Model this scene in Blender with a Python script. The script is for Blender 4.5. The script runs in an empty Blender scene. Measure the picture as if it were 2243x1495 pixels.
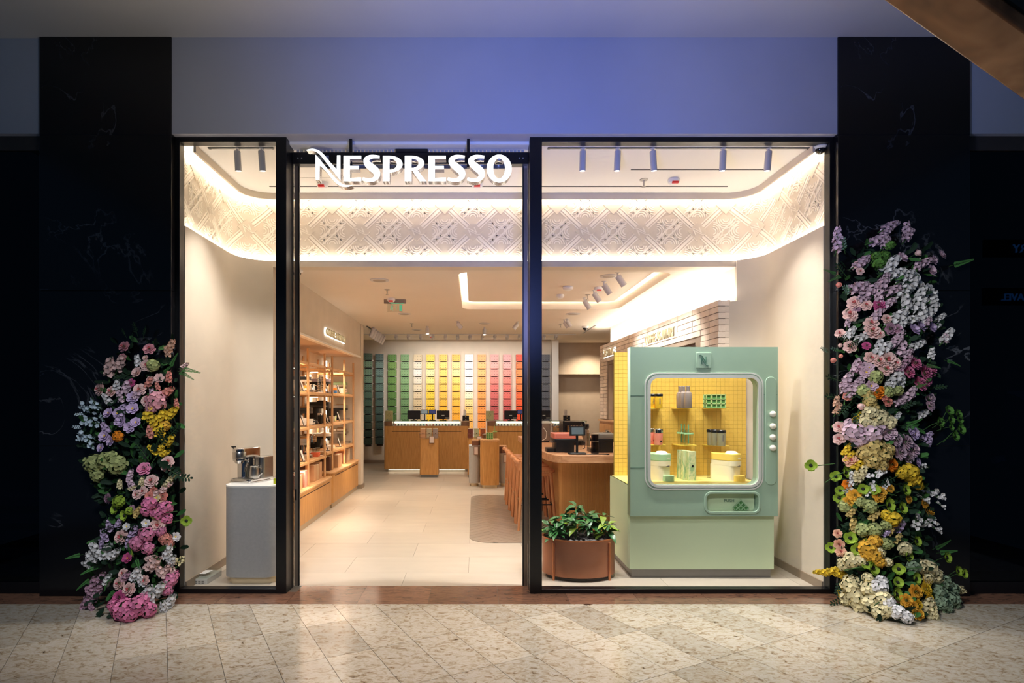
import bpy, math, random
from mathutils import Vector, Matrix

R = random.Random(7)
SC = bpy.context.scene
COL = SC.collection
PI = math.pi
# the lens: focal length 1300 px on a 2243 px wide frame, eye 1.5 m above the floor.
# u is a depth in units in which 1200 px span one metre at u = 1200 px; real distance y = u * K
F = 1300.0
K = F / 1200.0
CX, CY, EYE = 1040.0, 880.0, 1.5


def PX(px, u): return (px - CX) * u / 1200.0
def PZ(py, u): return EYE - (py - CY) * u / 1200.0
def Y(u): return u * K
def PT(px, py, u): return Vector((PX(px, u), Y(u), PZ(py, u)))
def UF(py, z=0.0): return (EYE - z) * 1200.0 / (py - CY)
def BASE(px, u, z=0.0): return Vector((PX(px, u), Y(u), z))
def UX(px, X): return X * 1200.0 / (px - CX)


# ------------------------------------------------------------------ camera, world, lights, exposure
cam = bpy.data.cameras.new('camera')
cam.sensor_width = 36.0
cam.lens = F / 2243.0 * 36.0
cam.shift_x = (1121.5 - CX) / 2243.0
cam.shift_y = (CY - 747.5) / 2243.0
cam.clip_start = 0.05
co = bpy.data.objects.new('camera', cam)
co.location = (0, 0, EYE)
co.rotation_euler = (PI / 2, 0, 0)
COL.objects.link(co)
SC.camera = co

SC.view_settings.view_transform = 'Standard'
SC.view_settings.look = 'None'
SC.view_settings.gamma = 1.0
SC.view_settings.use_curve_mapping = False
SC.view_settings.exposure = 0.0
SC.cycles.transparent_max_bounces = 32

w = bpy.data.worlds.new('world')
SC.world = w
w.use_nodes = True
w.node_tree.nodes['Background'].inputs[0].default_value = (0.10, 0.22, 0.42, 1)
w.node_tree.nodes['Background'].inputs[1].default_value = 0.15


def aim(o, loc, to):
    o.location = loc
    o.rotation_euler = (Vector(to) - Vector(loc)).to_track_quat('-Z', 'Y').to_euler()


def spot_light(name, loc, to, watts, color, deg=60, blend=0.6, size=0.05):
    l = bpy.data.lights.new(name, 'SPOT')
    l.energy = watts; l.color = color; l.spot_size = math.radians(deg)
    l.spot_blend = blend; l.shadow_soft_size = size
    o = bpy.data.objects.new(name, l); COL.objects.link(o); aim(o, loc, to)
    return o


def area_light(name, loc, to, watts, color, sx, sy):
    l = bpy.data.lights.new(name, 'AREA')
    l.shape = 'RECTANGLE'; l.size = sx; l.size_y = sy; l.energy = watts; l.color = color
    o = bpy.data.objects.new(name, l); COL.objects.link(o); aim(o, loc, to)
    return o


WARM = (1.0, 0.88, 0.74)
WARMW = (1.0, 0.97, 0.92)
# mall lighting: unseen spots, blue on the fascias, washes on the ceiling, others on walkway and flowers
spot_light('unseen_blue_spot', (0.25, 2.2, 2.2), (0.85, 4.6, 4.02), 300, (0.22, 0.31, 1.0), 104, 1.0, 0.25)
spot_light('mall_ceiling_wash', (-1.33, 3.0, 2.4), (-1.4, 4.0, 4.3), 34, (1.0, 0.97, 0.93), 120, 1.0, 0.15)
spot_light('mall_ceiling_wash', (0.35, 2.7, 2.4), (2.5, 4.0, 4.3), 40, (1.0, 0.93, 0.86), 70, 1.0, 0.15)
spot_light('unseen_mall_spot', (0.3, 2.5, 4.2), (0.95, 3.4, 0.0), 400, (0.98, 0.98, 1.0), 78, 1.0, 0.3)
spot_light('unseen_mall_spot', (0.45, 1.8, 3.1), (3.1, 4.3, 1.15), 330, (0.93, 0.96, 1.0), 66, 1.0, 0.25)  # added to light the right flowers and the vending display front
spot_light('unseen_mall_spot', (-1.2, 1.6, 3.2), (-2.15, 4.4, 0.7), 300, (0.90, 0.94, 1.0), 52, 1.0, 0.3)  # added to brighten the left flowers and the plinth front
spot_light('unseen_blue_spot', (0.5, 2.5, 3.2), (4.6, 4.6, 4.0), 75, (0.24, 0.48, 1.0), 34, 1.0, 0.1)  # added to tint the right neighbour's fascia blue
spot_light('unseen_blue_spot', (-1.0, 2.5, 3.2), (-4.2, 4.6, 4.0), 18, (0.32, 0.6, 1.0), 40, 1.0, 0.1)  # added to tint the left neighbour's fascia teal blue
spot_light('recess_light', (2.62, Y(8.9), 2.1), (2.62, Y(8.7), 0), 30, (1.0, 0.92, 0.84), 140, 0.8, 0.05)
spot_light('shop_down_spot', (2.9, Y(13.6), 2.95), (2.9, Y(13.9), 0), 190, (1.0, 0.84, 0.66), 130, 0.8, 0.06)  # unseen spot added to brighten the dark back right corner
# shop lighting: downlights of the aisle and of the coffee bar
for i_, (x_, u_) in enumerate([(-0.9, 6.6), (-0.9, 8.6), (-0.6, 10.3), (1.2, 10.2)]):
    spot_light('shop_down_spot', (x_, Y(u_), 2.83), (x_, Y(u_), 0), 100, WARM, 120, 0.8, 0.06)
spot_light('shop_down_spot', (1.1, Y(6.9), 2.92), (1.1, Y(6.9), 0), 105, WARM, 115, 0.8, 0.06)

# ------------------------------------------------------------------ materials
_M = {}


def lin(c):
    c = c / 255.0
    return c / 12.92 if c <= 0.04045 else ((c + 0.055) / 1.055) ** 2.4


def S(r, g, b): return (lin(r), lin(g), lin(b), 1.0)


def nodes(name):
    m = bpy.data.materials.new(name)
    m.use_nodes = True
    nt = m.node_tree
    return m, nt, nt.nodes['Principled BSDF']


def mat(name, col, rough=0.5, metal=0.0, var=0.0, scale=8.0, bump=0.0, bscale=80.0, stretch=(1, 1, 1), emit=0.0, coat=0.0, rand=0.0, ecol=None, spec=None):
    """A procedural principled material: noise-varied colour, noise relief, per-object tint."""
    if name in _M: return _M[name]
    m, nt, p = nodes(name)
    c = S(*col)
    p.inputs['Base Color'].default_value = c
    p.inputs['Roughness'].default_value = rough
    p.inputs['Metallic'].default_value = metal
    if spec is not None: p.inputs['Specular IOR Level'].default_value = spec
    if coat: p.inputs['Coat Weight'].default_value = coat
    if emit:
        p.inputs['Emission Color'].default_value = S(*ecol) if ecol else c
        p.inputs['Emission Strength'].default_value = emit
    L = nt.links.new
    tc = nt.nodes.new('ShaderNodeTexCoord')
    mp = nt.nodes.new('ShaderNodeMapping')
    mp.inputs['Scale'].default_value = stretch
    L(tc.outputs['Object'], mp.inputs[0])
    src = None
    if var:
        n = nt.nodes.new('ShaderNodeTexNoise')
        n.inputs['Scale'].default_value = scale
        n.inputs['Detail'].default_value = 5
        L(mp.outputs[0], n.inputs['Vector'])
        mr = nt.nodes.new('ShaderNodeMapRange')
        mr.inputs[1].default_value = 0.3; mr.inputs[2].default_value = 0.7
        mr.inputs[3].default_value = 1 - var; mr.inputs[4].default_value = 1 + var * 0.6
        L(n.outputs['Fac'], mr.inputs[0])
        src = mr.outputs[0]
    if rand:
        oi = nt.nodes.new('ShaderNodeObjectInfo')
        mr2 = nt.nodes.new('ShaderNodeMapRange')
        mr2.inputs[3].default_value = 1 - rand; mr2.inputs[4].default_value = 1 + rand * 0.5
        L(oi.outputs['Random'], mr2.inputs[0])
        if src is not None:
            mu = nt.nodes.new('ShaderNodeMath'); mu.operation = 'MULTIPLY'
            L(src, mu.inputs[0]); L(mr2.outputs[0], mu.inputs[1]); src = mu.outputs[0]
        else: src = mr2.outputs[0]
    if src is not None:
        mx = nt.nodes.new('ShaderNodeVectorMath'); mx.operation = 'SCALE'
        mx.inputs[0].default_value = c[:3]
        L(src, mx.inputs['Scale'])
        L(mx.outputs[0], p.inputs['Base Color'])
    if bump:
        n2 = nt.nodes.new('ShaderNodeTexNoise')
        n2.inputs['Scale'].default_value = bscale
        n2.inputs['Detail'].default_value = 3
        L(mp.outputs[0], n2.inputs['Vector'])
        b = nt.nodes.new('ShaderNodeBump')
        b.inputs['Strength'].default_value = bump
        b.inputs['Distance'].default_value = 0.004
        L(n2.outputs['Fac'], b.inputs['Height'])
        L(b.outputs[0], p.inputs['Normal'])
    _M[name] = m
    return m


def emat(name, col, strength):
    if name in _M: return _M[name]
    m = bpy.data.materials.new(name); m.use_nodes = True
    nt = m.node_tree; nt.nodes.clear()
    e = nt.nodes.new('ShaderNodeEmission'); o = nt.nodes.new('ShaderNodeOutputMaterial')
    e.inputs[0].default_value = S(*col); e.inputs[1].default_value = strength
    nt.links.new(e.outputs[0], o.inputs[0])
    _M[name] = m
    return m


def glassmat(name, tint=(255, 255, 255), refl=1.0, rough=0.0):
    """Thin sheet glass: clear transmission with a fresnel reflection."""
    if name in _M: return _M[name]
    m = bpy.data.materials.new(name); m.use_nodes = True
    nt = m.node_tree; nt.nodes.clear(); L = nt.links.new
    o = nt.nodes.new('ShaderNodeOutputMaterial')
    t = nt.nodes.new('ShaderNodeBsdfTransparent'); t.inputs[0].default_value = S(*tint)
    g = nt.nodes.new('ShaderNodeBsdfGlossy'); g.inputs['Roughness'].default_value = rough
    fr = nt.nodes.new('ShaderNodeFresnel')
    ge = nt.nodes.new('ShaderNodeNewGeometry'); ir = nt.nodes.new('ShaderNodeMapRange')
    ir.inputs[3].default_value = 1.45; ir.inputs[4].default_value = 1 / 1.45      # sheet glass: same reflection from both faces
    L(ge.outputs['Backfacing'], ir.inputs[0]); L(ir.outputs[0], fr.inputs[0])
    mu = nt.nodes.new('ShaderNodeMath'); mu.operation = 'MULTIPLY'; mu.inputs[1].default_value = refl
    mx = nt.nodes.new('ShaderNodeMixShader')
    L(fr.outputs[0], mu.inputs[0]); L(mu.outputs[0], mx.inputs[0])
    L(t.outputs[0], mx.inputs[1]); L(g.outputs[0], mx.inputs[2]); L(mx.outputs[0], o.inputs[0])
    _M[name] = m
    return m


def ramp_mat(name, kind, cols, scale, rough, stretch=(1, 1, 1), detail=8, dist=0.0, bump=0.0, rand=0.0, coat=0.0):
    """Noise or wave pattern through a colour ramp (stone, wood, marble)."""
    if name in _M: return _M[name]
    m, nt, p = nodes(name); L = nt.links.new
    p.inputs['Roughness'].default_value = rough
    if coat: p.inputs['Coat Weight'].default_value = coat
    tc = nt.nodes.new('ShaderNodeTexCoord'); mp = nt.nodes.new('ShaderNodeMapping')
    mp.inputs['Scale'].default_value = stretch
    if rand:
        oi = nt.nodes.new('ShaderNodeObjectInfo'); cm = nt.nodes.new('ShaderNodeVectorMath'); cm.operation = 'SCALE'
        cm.inputs[0].default_value = (37, 19, 53)
        L(oi.outputs['Random'], cm.inputs['Scale']); L(cm.outputs[0], mp.inputs['Location'])
    L(tc.outputs['Object'], mp.inputs[0])
    if kind == 'wave':
        n = nt.nodes.new('ShaderNodeTexWave'); n.inputs['Distortion'].default_value = dist
        n.inputs['Detail'].default_value = 3; n.inputs['Detail Scale'].default_value = 1.5
    else:
        n = nt.nodes.new('ShaderNodeTexNoise'); n.inputs['Detail'].default_value = detail
        n.inputs['Distortion'].default_value = dist; n.inputs['Roughness'].default_value = 0.65
    n.inputs['Scale'].default_value = scale
    L(mp.outputs[0], n.inputs['Vector'])
    cr = nt.nodes.new('ShaderNodeValToRGB')
    els = cr.color_ramp.elements
    while len(els) < len(cols): els.new(0.5)
    for e, (pos, c) in zip(els, cols): e.position = pos; e.color = S(*c)
    L(n.outputs['Fac'], cr.inputs[0])
    out = cr.outputs[0]
    if rand:
        mr = nt.nodes.new('ShaderNodeMapRange'); mr.inputs[3].default_value = 1 - rand; mr.inputs[4].default_value = 1 + rand * 0.4
        L(oi.outputs['Random'], mr.inputs[0])
        sc = nt.nodes.new('ShaderNodeVectorMath'); sc.operation = 'SCALE'
        L(out, sc.inputs[0]); L(mr.outputs[0], sc.inputs['Scale']); out = sc.outputs[0]
    L(out, p.inputs['Base Color'])
    if bump:
        b = nt.nodes.new('ShaderNodeBump'); b.inputs['Strength'].default_value = bump; b.inputs['Distance'].default_value = 0.002
        L(n.outputs['Fac'], b.inputs['Height']); L(b.outputs[0], p.inputs['Normal'])
    _M[name] = m
    return m


def veined(name):
    """Black marble with thin pale veins."""
    m, nt, p = nodes(name); L = nt.links.new
    p.inputs['Roughness'].default_value = 0.16
    tc = nt.nodes.new('ShaderNodeTexCoord')
    n = nt.nodes.new('ShaderNodeTexNoise'); n.inputs['Scale'].default_value = 1.1; n.inputs['Detail'].default_value = 7; n.inputs['Distortion'].default_value = 1.6
    L(tc.outputs['Object'], n.inputs['Vector'])
    sb = nt.nodes.new('ShaderNodeMath'); sb.operation = 'SUBTRACT'; sb.inputs[1].default_value = 0.5
    ab = nt.nodes.new('ShaderNodeMath'); ab.operation = 'ABSOLUTE'
    L(n.outputs['Fac'], sb.inputs[0]); L(sb.outputs[0], ab.inputs[0])
    n2 = nt.nodes.new('ShaderNodeTexNoise'); n2.inputs['Scale'].default_value = 1.3
    L(tc.outputs['Object'], n2.inputs['Vector'])
    cr = nt.nodes.new('ShaderNodeValToRGB')
    cr.color_ramp.elements[0].position = 0.0; cr.color_ramp.elements[0].color = S(96, 98, 104)
    cr.color_ramp.elements[1].position = 0.008; cr.color_ramp.elements[1].color = S(15, 15, 18)
    L(ab.outputs[0], cr.inputs[0])
    mk = nt.nodes.new('ShaderNodeMapRange'); mk.inputs[1].default_value = 0.5; mk.inputs[2].default_value = 0.65
    L(n2.outputs['Fac'], mk.inputs[0])
    mx = nt.nodes.new('ShaderNodeMix'); mx.data_type = 'RGBA'
    mx.inputs[6].default_value = S(14, 14, 17)
    L(mk.outputs[0], mx.inputs[0]); L(cr.outputs[0], mx.inputs[7])
    L(mx.outputs[2], p.inputs['Base Color'])
    return m


PLASTER = mat('beige plaster', (218, 204, 184), 0.75, var=0.06, scale=3, bump=0.05, bscale=120)
PLASTERW = mat('pale ceiling plaster', (244, 239, 230), 0.8, var=0.02, scale=2)
CEILB = mat('back ceiling plaster', (232, 219, 202), 0.8, var=0.02, scale=2)
RELM = mat('pale relief rib', (240, 228, 208), 0.7)  # paler than the band: edge highlights of the ribs put into the colour
BANDM = mat('cream relief plaster', (216, 201, 178), 0.7, bump=0.04, bscale=200)
FASCIA = mat('painted fascia', (176, 176, 184), 0.75, var=0.03, scale=3, bump=0.06, bscale=160)
MCEIL = mat('mall ceiling plaster', (188, 184, 180), 0.85, var=0.04, scale=1.5)
BLACK = mat('black metal frame', (12, 12, 15), 0.35, var=0.05)
MARBLE = veined('black marble')
STONE = ramp_mat('beige granite', 'noise', [(0.30, (84, 68, 54)), (0.37, (166, 142, 112)), (0.48, (202, 188, 164)), (0.6, (214, 204, 188)), (0.72, (168, 142, 108))], 20, 0.15, (1, 1.5, 1), 15, 1.1, rand=0.2)
REDSTONE = ramp_mat('red brown granite', 'noise', [(0.25, (58, 44, 40)), (0.42, (122, 88, 70)), (0.56, (150, 108, 84)), (0.75, (108, 86, 76))], 7, 0.14, (1, 3, 1), 12, 1.4, rand=0.3)
GROUT = mat('dark grout', (96, 86, 74), 0.9, var=0.1)
SGROUT = mat('sand grout', (120, 102, 82), 0.9, var=0.1)
STILE = mat('sand porcelain tile', (196, 184, 167), 0.34, var=0.05, scale=3, stretch=(1, 3, 1), rand=0.05, bump=0.02)
HPLANK = mat('taupe herringbone plank', (150, 135, 118), 0.3, var=0.1, scale=6, rand=0.1)
OAK = ramp_mat('honey oak', 'noise', [(0.3, (178, 124, 64)), (0.5, (198, 144, 80)), (0.7, (212, 160, 98))], 5, 0.45, (14, 14, 0.8), 4, 0.3)
OAKH = ramp_mat('light oak along', 'noise', [(0.3, (190, 140, 90)), (0.5, (212, 164, 112)), (0.7, (224, 180, 130))], 5, 0.4, (14, 0.9, 14), 4, 0.3)
OAKV = ramp_mat('light oak upright', 'noise', [(0.3, (190, 140, 92)), (0.5, (206, 158, 108)), (0.7, (220, 174, 124))], 5, 0.45, (18, 18, 0.9), 4, 0.3)
OAKX = ramp_mat('bar oak slab', 'noise', [(0.28, (168, 112, 76)), (0.5, (198, 146, 106)), (0.7, (212, 164, 124))], 3, 0.35, (0.9, 10, 10), 5, 0.6)
BEECH = ramp_mat('stool beech', 'noise', [(0.3, (198, 130, 84)), (0.6, (214, 150, 102))], 5, 0.4, (16, 16, 1.2), 3, 0.2)
BRICKM = mat('washed brick', (242, 226, 208), 0.85, var=0.1, scale=14, bump=0.5, bscale=60, rand=0.16)
MORTAR = mat('grey mortar', (150, 134, 116), 0.95, var=0.1)
MINT = mat('mint green paint', (160, 187, 162), 0.45, var=0.02, scale=3)
MINTL = mat('lit mint paint', (208, 226, 186), 0.45, var=0.02, scale=3)  # same mint made paler, the light on the lower body put into the colour
YTILE = mat('yellow tile', (226, 188, 86), 0.4, var=0.03)
YGROUT = mat('olive joint', (168, 146, 56), 0.8, var=0.05)
YSURF = mat('pale yellow laminate', (240, 222, 130), 0.4, var=0.04, scale=6, stretch=(1, 6, 1))
GREYK = mat('grey kick metal', (128, 126, 124), 0.35, metal=0.7, var=0.05)
SILVER = mat('silver trim', (200, 200, 196), 0.3, metal=0.6, var=0.02)
CHROME = mat('chrome', (214, 212, 210), 0.1, metal=1.0, var=0.02)
STEEL = mat('brushed steel', (188, 184, 178), 0.28, metal=1.0, var=0.05, stretch=(1, 1, 12))
WHITE = mat('white plastic', (236, 234, 228), 0.4, var=0.02)
LAMPW = mat('white lamp enamel', (208, 204, 200), 0.45, var=0.02)
BPLAST = mat('black plastic', (22, 21, 22), 0.35, var=0.08)
DGREY = mat('dark grey plastic', (58, 54, 52), 0.4, var=0.05)
FELT = mat('grey felt', (182, 180, 177), 0.95, var=0.06, scale=40, bump=0.3, bscale=300)
CORIAN = mat('white solid surface', (240, 238, 232), 0.35, var=0.02)
COPPER = mat('brown copper', (172, 112, 80), 0.42, metal=0.55, var=0.1, scale=5)
COPPERR = mat('copper rim', (206, 128, 82), 0.3, metal=0.7, var=0.05)
PEBBLE = mat('grey pebble', (112, 106, 104), 0.5, var=0.3, scale=12, rand=0.5)
SOIL = mat('dark soil', (30, 25, 22), 0.95, var=0.3, scale=40)
LEAFP = mat('glossy green leaf', (56, 112, 58), 0.3, var=0.2, scale=12, rand=0.3)
LEAFL = mat('lime green leaf', (140, 170, 60), 0.35, var=0.2, scale=12, rand=0.2)
GLASS = glassmat('window glass', (250, 250, 250), 0.55)
CLEAR = glassmat('clear acrylic', (242, 244, 242), 0.8, 0.03)
DARKGL = glassmat('dark shop glass', (120, 130, 150), 0.8)
LED = emat('cove led', (255, 245, 232), 21)
LEDB = emat('brick washer led', (255, 245, 230), 54)
LEDT = emat('tray led', (255, 241, 218), 42)
LENS = emat('lamp lens', (255, 244, 230), 9)
SIGNW = emat('sign face', (246, 250, 255), 2.6)
HALO = emat('letter halo', (255, 250, 238), 5)
GREENLED = emat('exit green', (120, 214, 160), 0.6)

# ------------------------------------------------------------------ mesh helpers
MXZ = Matrix(((1, 0, 0, 0), (0, 0, -1, 0), (0, 1, 0, 0), (0, 0, 0, 1)))   # shape drawn in x/z, extruded towards the viewer


def T(x=0, y=0, z=0): return Matrix.Translation((x, y, z))
def RZ(a): return Matrix.Rotation(a, 4, 'Z')
def RX(a): return Matrix.Rotation(a, 4, 'X')
def RY(a): return Matrix.Rotation(a, 4, 'Y')


class MB:
    def __init__(s): s.v = []; s.f = []; s.m = []

    def add(s, vs, fs, mat=0, M=None):
        n = len(s.v)
        s.v += [tuple(M @ Vector(v)) if M is not None else tuple(v) for v in vs]
        s.f += [tuple(i + n for i in f) for f in fs]
        s.m += [mat] * len(fs)
        return s

    def box(s, x0, x1, y0, y1, z0, z1, mat=0, M=None):
        return s.add([(x0, y0, z0), (x1, y0, z0), (x1, y1, z0), (x0, y1, z0), (x0, y0, z1), (x1, y0, z1), (x1, y1, z1), (x0, y1, z1)],
                     [(3, 2, 1, 0), (4, 5, 6, 7), (0, 1, 5, 4), (1, 2, 6, 5), (2, 3, 7, 6), (3, 0, 4, 7)], mat, M)

    def prism(s, poly, z0, z1, mat=0, M=None, taper=None):
        n = len(poly)
        top = poly if taper is None else taper
        vs = [(p[0], p[1], z0) for p in poly] + [(p[0], p[1], z1) for p in top]
        fs = [tuple(reversed(range(n))), tuple(range(n, 2 * n))] + [(i, (i + 1) % n, n + (i + 1) % n, n + i) for i in range(n)]
        return s.add(vs, fs, mat, M)

    def ring(s, outer, inner, z0, z1, mat=0, M=None):
        n = len(outer)
        vs = [(p[0], p[1], z) for z in (z0, z1) for q in (outer, inner) for p in q]
        fs = []
        for i in range(n):
            j = (i + 1) % n
            fs += [(i, j, n + j, n + i), (2 * n + i, 3 * n + i, 3 * n + j, 2 * n + j), (i, 2 * n + i, 2 * n + j, j), (n + i, n + j, 3 * n + j, 3 * n + i)]
        return s.add(vs, fs, mat, M)

    def lathe(s, prof, n=16, mat=0, M=None, sx=1.0, sy=1.0, cap=True):
        vs = [(r * math.cos(2 * PI * k / n) * sx, r * math.sin(2 * PI * k / n) * sy, z) for r, z in prof for k in range(n)]
        fs = [(a * n + k, a * n + (k + 1) % n, (a + 1) * n + (k + 1) % n, (a + 1) * n + k) for a in range(len(prof) - 1) for k in range(n)]
        if cap:
            fs += [tuple(reversed(range(n))), tuple(range((len(prof) - 1) * n, len(prof) * n))]
        return s.add(vs, fs, mat, M)

    def cyl(s, p0, p1, r0, r1=None, n=10, mat=0, M=None):
        p0 = Vector(p0); p1 = Vector(p1); d = p1 - p0
        q = Vector((0, 0, 1)).rotation_difference(d).to_matrix().to_4x4()
        MM = Matrix.Translation(p0) @ q
        if M is not None: MM = M @ MM
        return s.lathe([(r0, 0), (r0 if r1 is None else r1, d.length)], n, mat, MM)

    def tube(s, pts, r, n=6, mat=0, M=None):
        pts = [Vector(p) for p in pts]
        vs = []
        for i, p in enumerate(pts):
            d = (pts[min(i + 1, len(pts) - 1)] - pts[max(i - 1, 0)]).normalized()
            a = d.orthogonal().normalized() if abs(d.z) > 0.95 else d.cross(Vector((0, 0, 1))).normalized()
            b = d.cross(a).normalized()
            rr = r[i] if isinstance(r, (list, tuple)) else r
            vs += [p + (a * math.cos(2 * PI * k / n) + b * math.sin(2 * PI * k / n)) * rr for k in range(n)]
        fs = [(i * n + k, i * n + (k + 1) % n, (i + 1) * n + (k + 1) % n, (i + 1) * n + k) for i in range(len(pts) - 1) for k in range(n)]
        fs += [tuple(range(n)), tuple(reversed(range((len(pts) - 1) * n, len(pts) * n)))]
        return s.add(vs, fs, mat, M)

    def ball(s, c, r, n=12, mat=0, M=None, sz=1.0, lo=-PI / 2):
        h = max(4, n // 2)
        prof = [(max(1e-4, r * math.cos(lo + (PI / 2 - lo) * i / h)), r * sz * math.sin(lo + (PI / 2 - lo) * i / h)) for i in range(h + 1)]
        MM = T(*c) if M is None else M @ T(*c)
        return s.lathe(prof, n, mat, MM)

    def mesh(s, name, mats, smooth=35):
        me = bpy.data.meshes.new(name)
        me.from_pydata(s.v, [], s.f)
        for m in (mats if isinstance(mats, (list, tuple)) else [mats]): me.materials.append(m)
        me.polygons.foreach_set('material_index', s.m)
        if smooth:
            me.polygons.foreach_set('use_smooth', [True] * len(me.polygons))
            me.update()
            me.set_sharp_from_angle(angle=math.radians(smooth))
        me.update()
        return me

    def build(s, name, mats, parent=None, smooth=35, bev=0.0, loc=None, kind=None):
        o = bpy.data.objects.new(name, s.mesh(name, mats, smooth))
        COL.objects.link(o)
        if parent is not None: o.parent = parent
        if loc is not None: o.location = loc
        if kind: o['kind'] = kind
        if bev:
            b = o.modifiers.new('edge', 'BEVEL'); b.width = bev; b.segments = 2; b.limit_method = 'ANGLE'; b.angle_limit = 0.7
        return o


def link_mesh(name, me, parent=None, loc=(0, 0, 0), rot=None, scale=None, kind=None):
    o = bpy.data.objects.new(name, me); COL.objects.link(o)
    if parent is not None: o.parent = parent
    o.location = loc
    if rot is not None:
        o.rotation_mode = 'QUATERNION'; o.rotation_quaternion = rot
    if scale is not None: o.scale = (scale,) * 3 if not isinstance(scale, (tuple, list)) else scale
    if kind: o['kind'] = kind
    return o


def rrect(x0, x1, y0, y1, r, n=5):
    out = []
    for cx, cy, a in ((x1 - r, y1 - r, 0), (x0 + r, y1 - r, PI / 2), (x0 + r, y0 + r, PI), (x1 - r, y0 + r, 1.5 * PI)):
        out += [(cx + r * math.cos(a + PI / 2 * k / n), cy + r * math.sin(a + PI / 2 * k / n)) for k in range(n + 1)]
    return out


def tag(o, label=None, cat=None, group=None, kind=None):
    if label: o['label'] = label
    if cat: o['category'] = cat
    if group: o['group'] = group
    if kind: o['kind'] = kind
    return o


def thing(name, label, cat, loc=(0, 0, 0), rz=0.0, group=None):
    o = bpy.data.objects.new(name, None)
    o.empty_display_size = 0.05
    COL.objects.link(o)
    o.location = loc; o.rotation_euler = (0, 0, rz)
    return tag(o, label, cat, group)


def struct(name, parent=None, loc=(0, 0, 0)):
    o = bpy.data.objects.new(name, None); COL.objects.link(o); o.location = loc
    o['kind'] = 'structure'
    if parent is not None: o.parent = parent
    return o


def copy_tree(o, parent=None):
    c = o.copy(); COL.objects.link(c)
    if parent is not None: c.parent = parent
    for ch in list(o.children): copy_tree(ch, c)
    return c


def clip(poly, win):
    """Clip a convex polygon by a convex counter-clockwise window."""
    out = list(poly)
    for i in range(len(win)):
        ax, ay = win[i]; bx, by = win[(i + 1) % len(win)]
        inp, out = out, []
        if not inp: return []
        side = lambda p: (bx - ax) * (p[1] - ay) - (by - ay) * (p[0] - ax)
        for j in range(len(inp)):
            p, q = inp[j], inp[(j + 1) % len(inp)]
            sp, sq = side(p), side(q)
            if sp >= 0: out.append(p)
            if (sp >= 0) != (sq >= 0):
                t = sp / (sp - sq); out.append((p[0] + t * (q[0] - p[0]), p[1] + t * (q[1] - p[1])))
    return out


def area2(p): return 0.5 * abs(sum(p[i][0] * p[(i + 1) % len(p)][1] - p[(i + 1) % len(p)][0] * p[i][1] for i in range(len(p))))


def shape_mesh(name, loops, depth, mats, face=None):
    """Filled flat outline (with holes) extruded by depth; the front cap takes material 0, the rest 1."""
    cu = bpy.data.curves.new(name, 'CURVE'); cu.dimensions = '2D'; cu.fill_mode = 'BOTH'; cu.extrude = depth / 2
    for lp in loops:
        sp = cu.splines.new('POLY'); sp.points.add(len(lp) - 1); sp.use_cyclic_u = True
        for q, p in zip(sp.points, lp): q.co = (p[0], p[1], 0, 1)
    ob = bpy.data.objects.new(name, cu)
    me = bpy.data.meshes.new_from_object(ob)
    bpy.data.objects.remove(ob); bpy.data.curves.remove(cu)
    return cap_mats(me, name, mats)


def cap_mats(me, name, mats):
    me.name = name; me.materials.clear()
    for m in mats: me.materials.append(m)
    for p in me.polygons: p.material_index = 0 if (p.normal.z > 0.9 or len(mats) == 1) else 1
    return me


def text_mesh(name, body, size, depth, mats, spacing=1.0):
    cu = bpy.data.curves.new(name, 'FONT'); cu.body = body; cu.size = size; cu.extrude = depth / 2
    cu.align_x = 'CENTER'; cu.align_y = 'CENTER'; cu.space_character = spacing
    ob = bpy.data.objects.new(name, cu)
    me = bpy.data.meshes.new_from_object(ob)
    bpy.data.objects.remove(ob); bpy.data.curves.remove(cu)
    return cap_mats(me, name, mats)


ORD = ['first', 'second', 'third', 'fourth', 'fifth', 'sixth', 'seventh', 'eighth', 'ninth', 'tenth', 'eleventh', 'twelfth', 'thirteenth', 'fourteenth', 'fifteenth']

# ================================================================== the mall outside
fl = MB().box(-5, 5.6, 1.8, Y(4.09), -0.12, -0.006).build('floor', GROUT); tag(fl, kind='structure')
a_ = math.radians(28.0)
e1 = Vector((math.cos(a_), math.sin(a_))); e2 = Vector((-math.sin(a_), math.cos(a_)))
o_ = Vector((-1.113, Y(3.093)))
win = [(-4.4, 2.75), (5.0, 2.75), (5.0, Y(4.07)), (-4.4, Y(4.07))]
for i in range(-24, 26):
    for j in range(-8, 9):
        g = 0.0014
        q = [o_ + e1 * (0.274 * (i + a) + (g if a == 0 else -g)) + e2 * (0.54 * (j + b) + (g if b == 0 else -g)) for a, b in ((0, 0), (1, 0), (1, 1), (0, 1))]
        c = clip([tuple(p) for p in q], win)
        if len(c) > 2 and area2(c) > 0.004:
            MB().prism(c, -0.02, 0.0).build('tile', STONE, fl, smooth=0)
# red granite threshold along the shop fronts
th = MB().box(-5, 5.6, Y(4.07), Y(4.5), -0.12, -0.004).build('trim_1', GROUT); tag(th, kind='structure')
for i in range(-9, 10):
    x0 = -0.35 + i * 0.53
    y1 = Y(4.474) if -1.5 < x0 + 0.2 < 0.5 else Y(4.33)
    MB().box(x0 + 0.0012, x0 + 0.5288, Y(4.07) + 0.002, y1, -0.02, 0.0).build('slab', REDSTONE, th, smooth=0)

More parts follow.
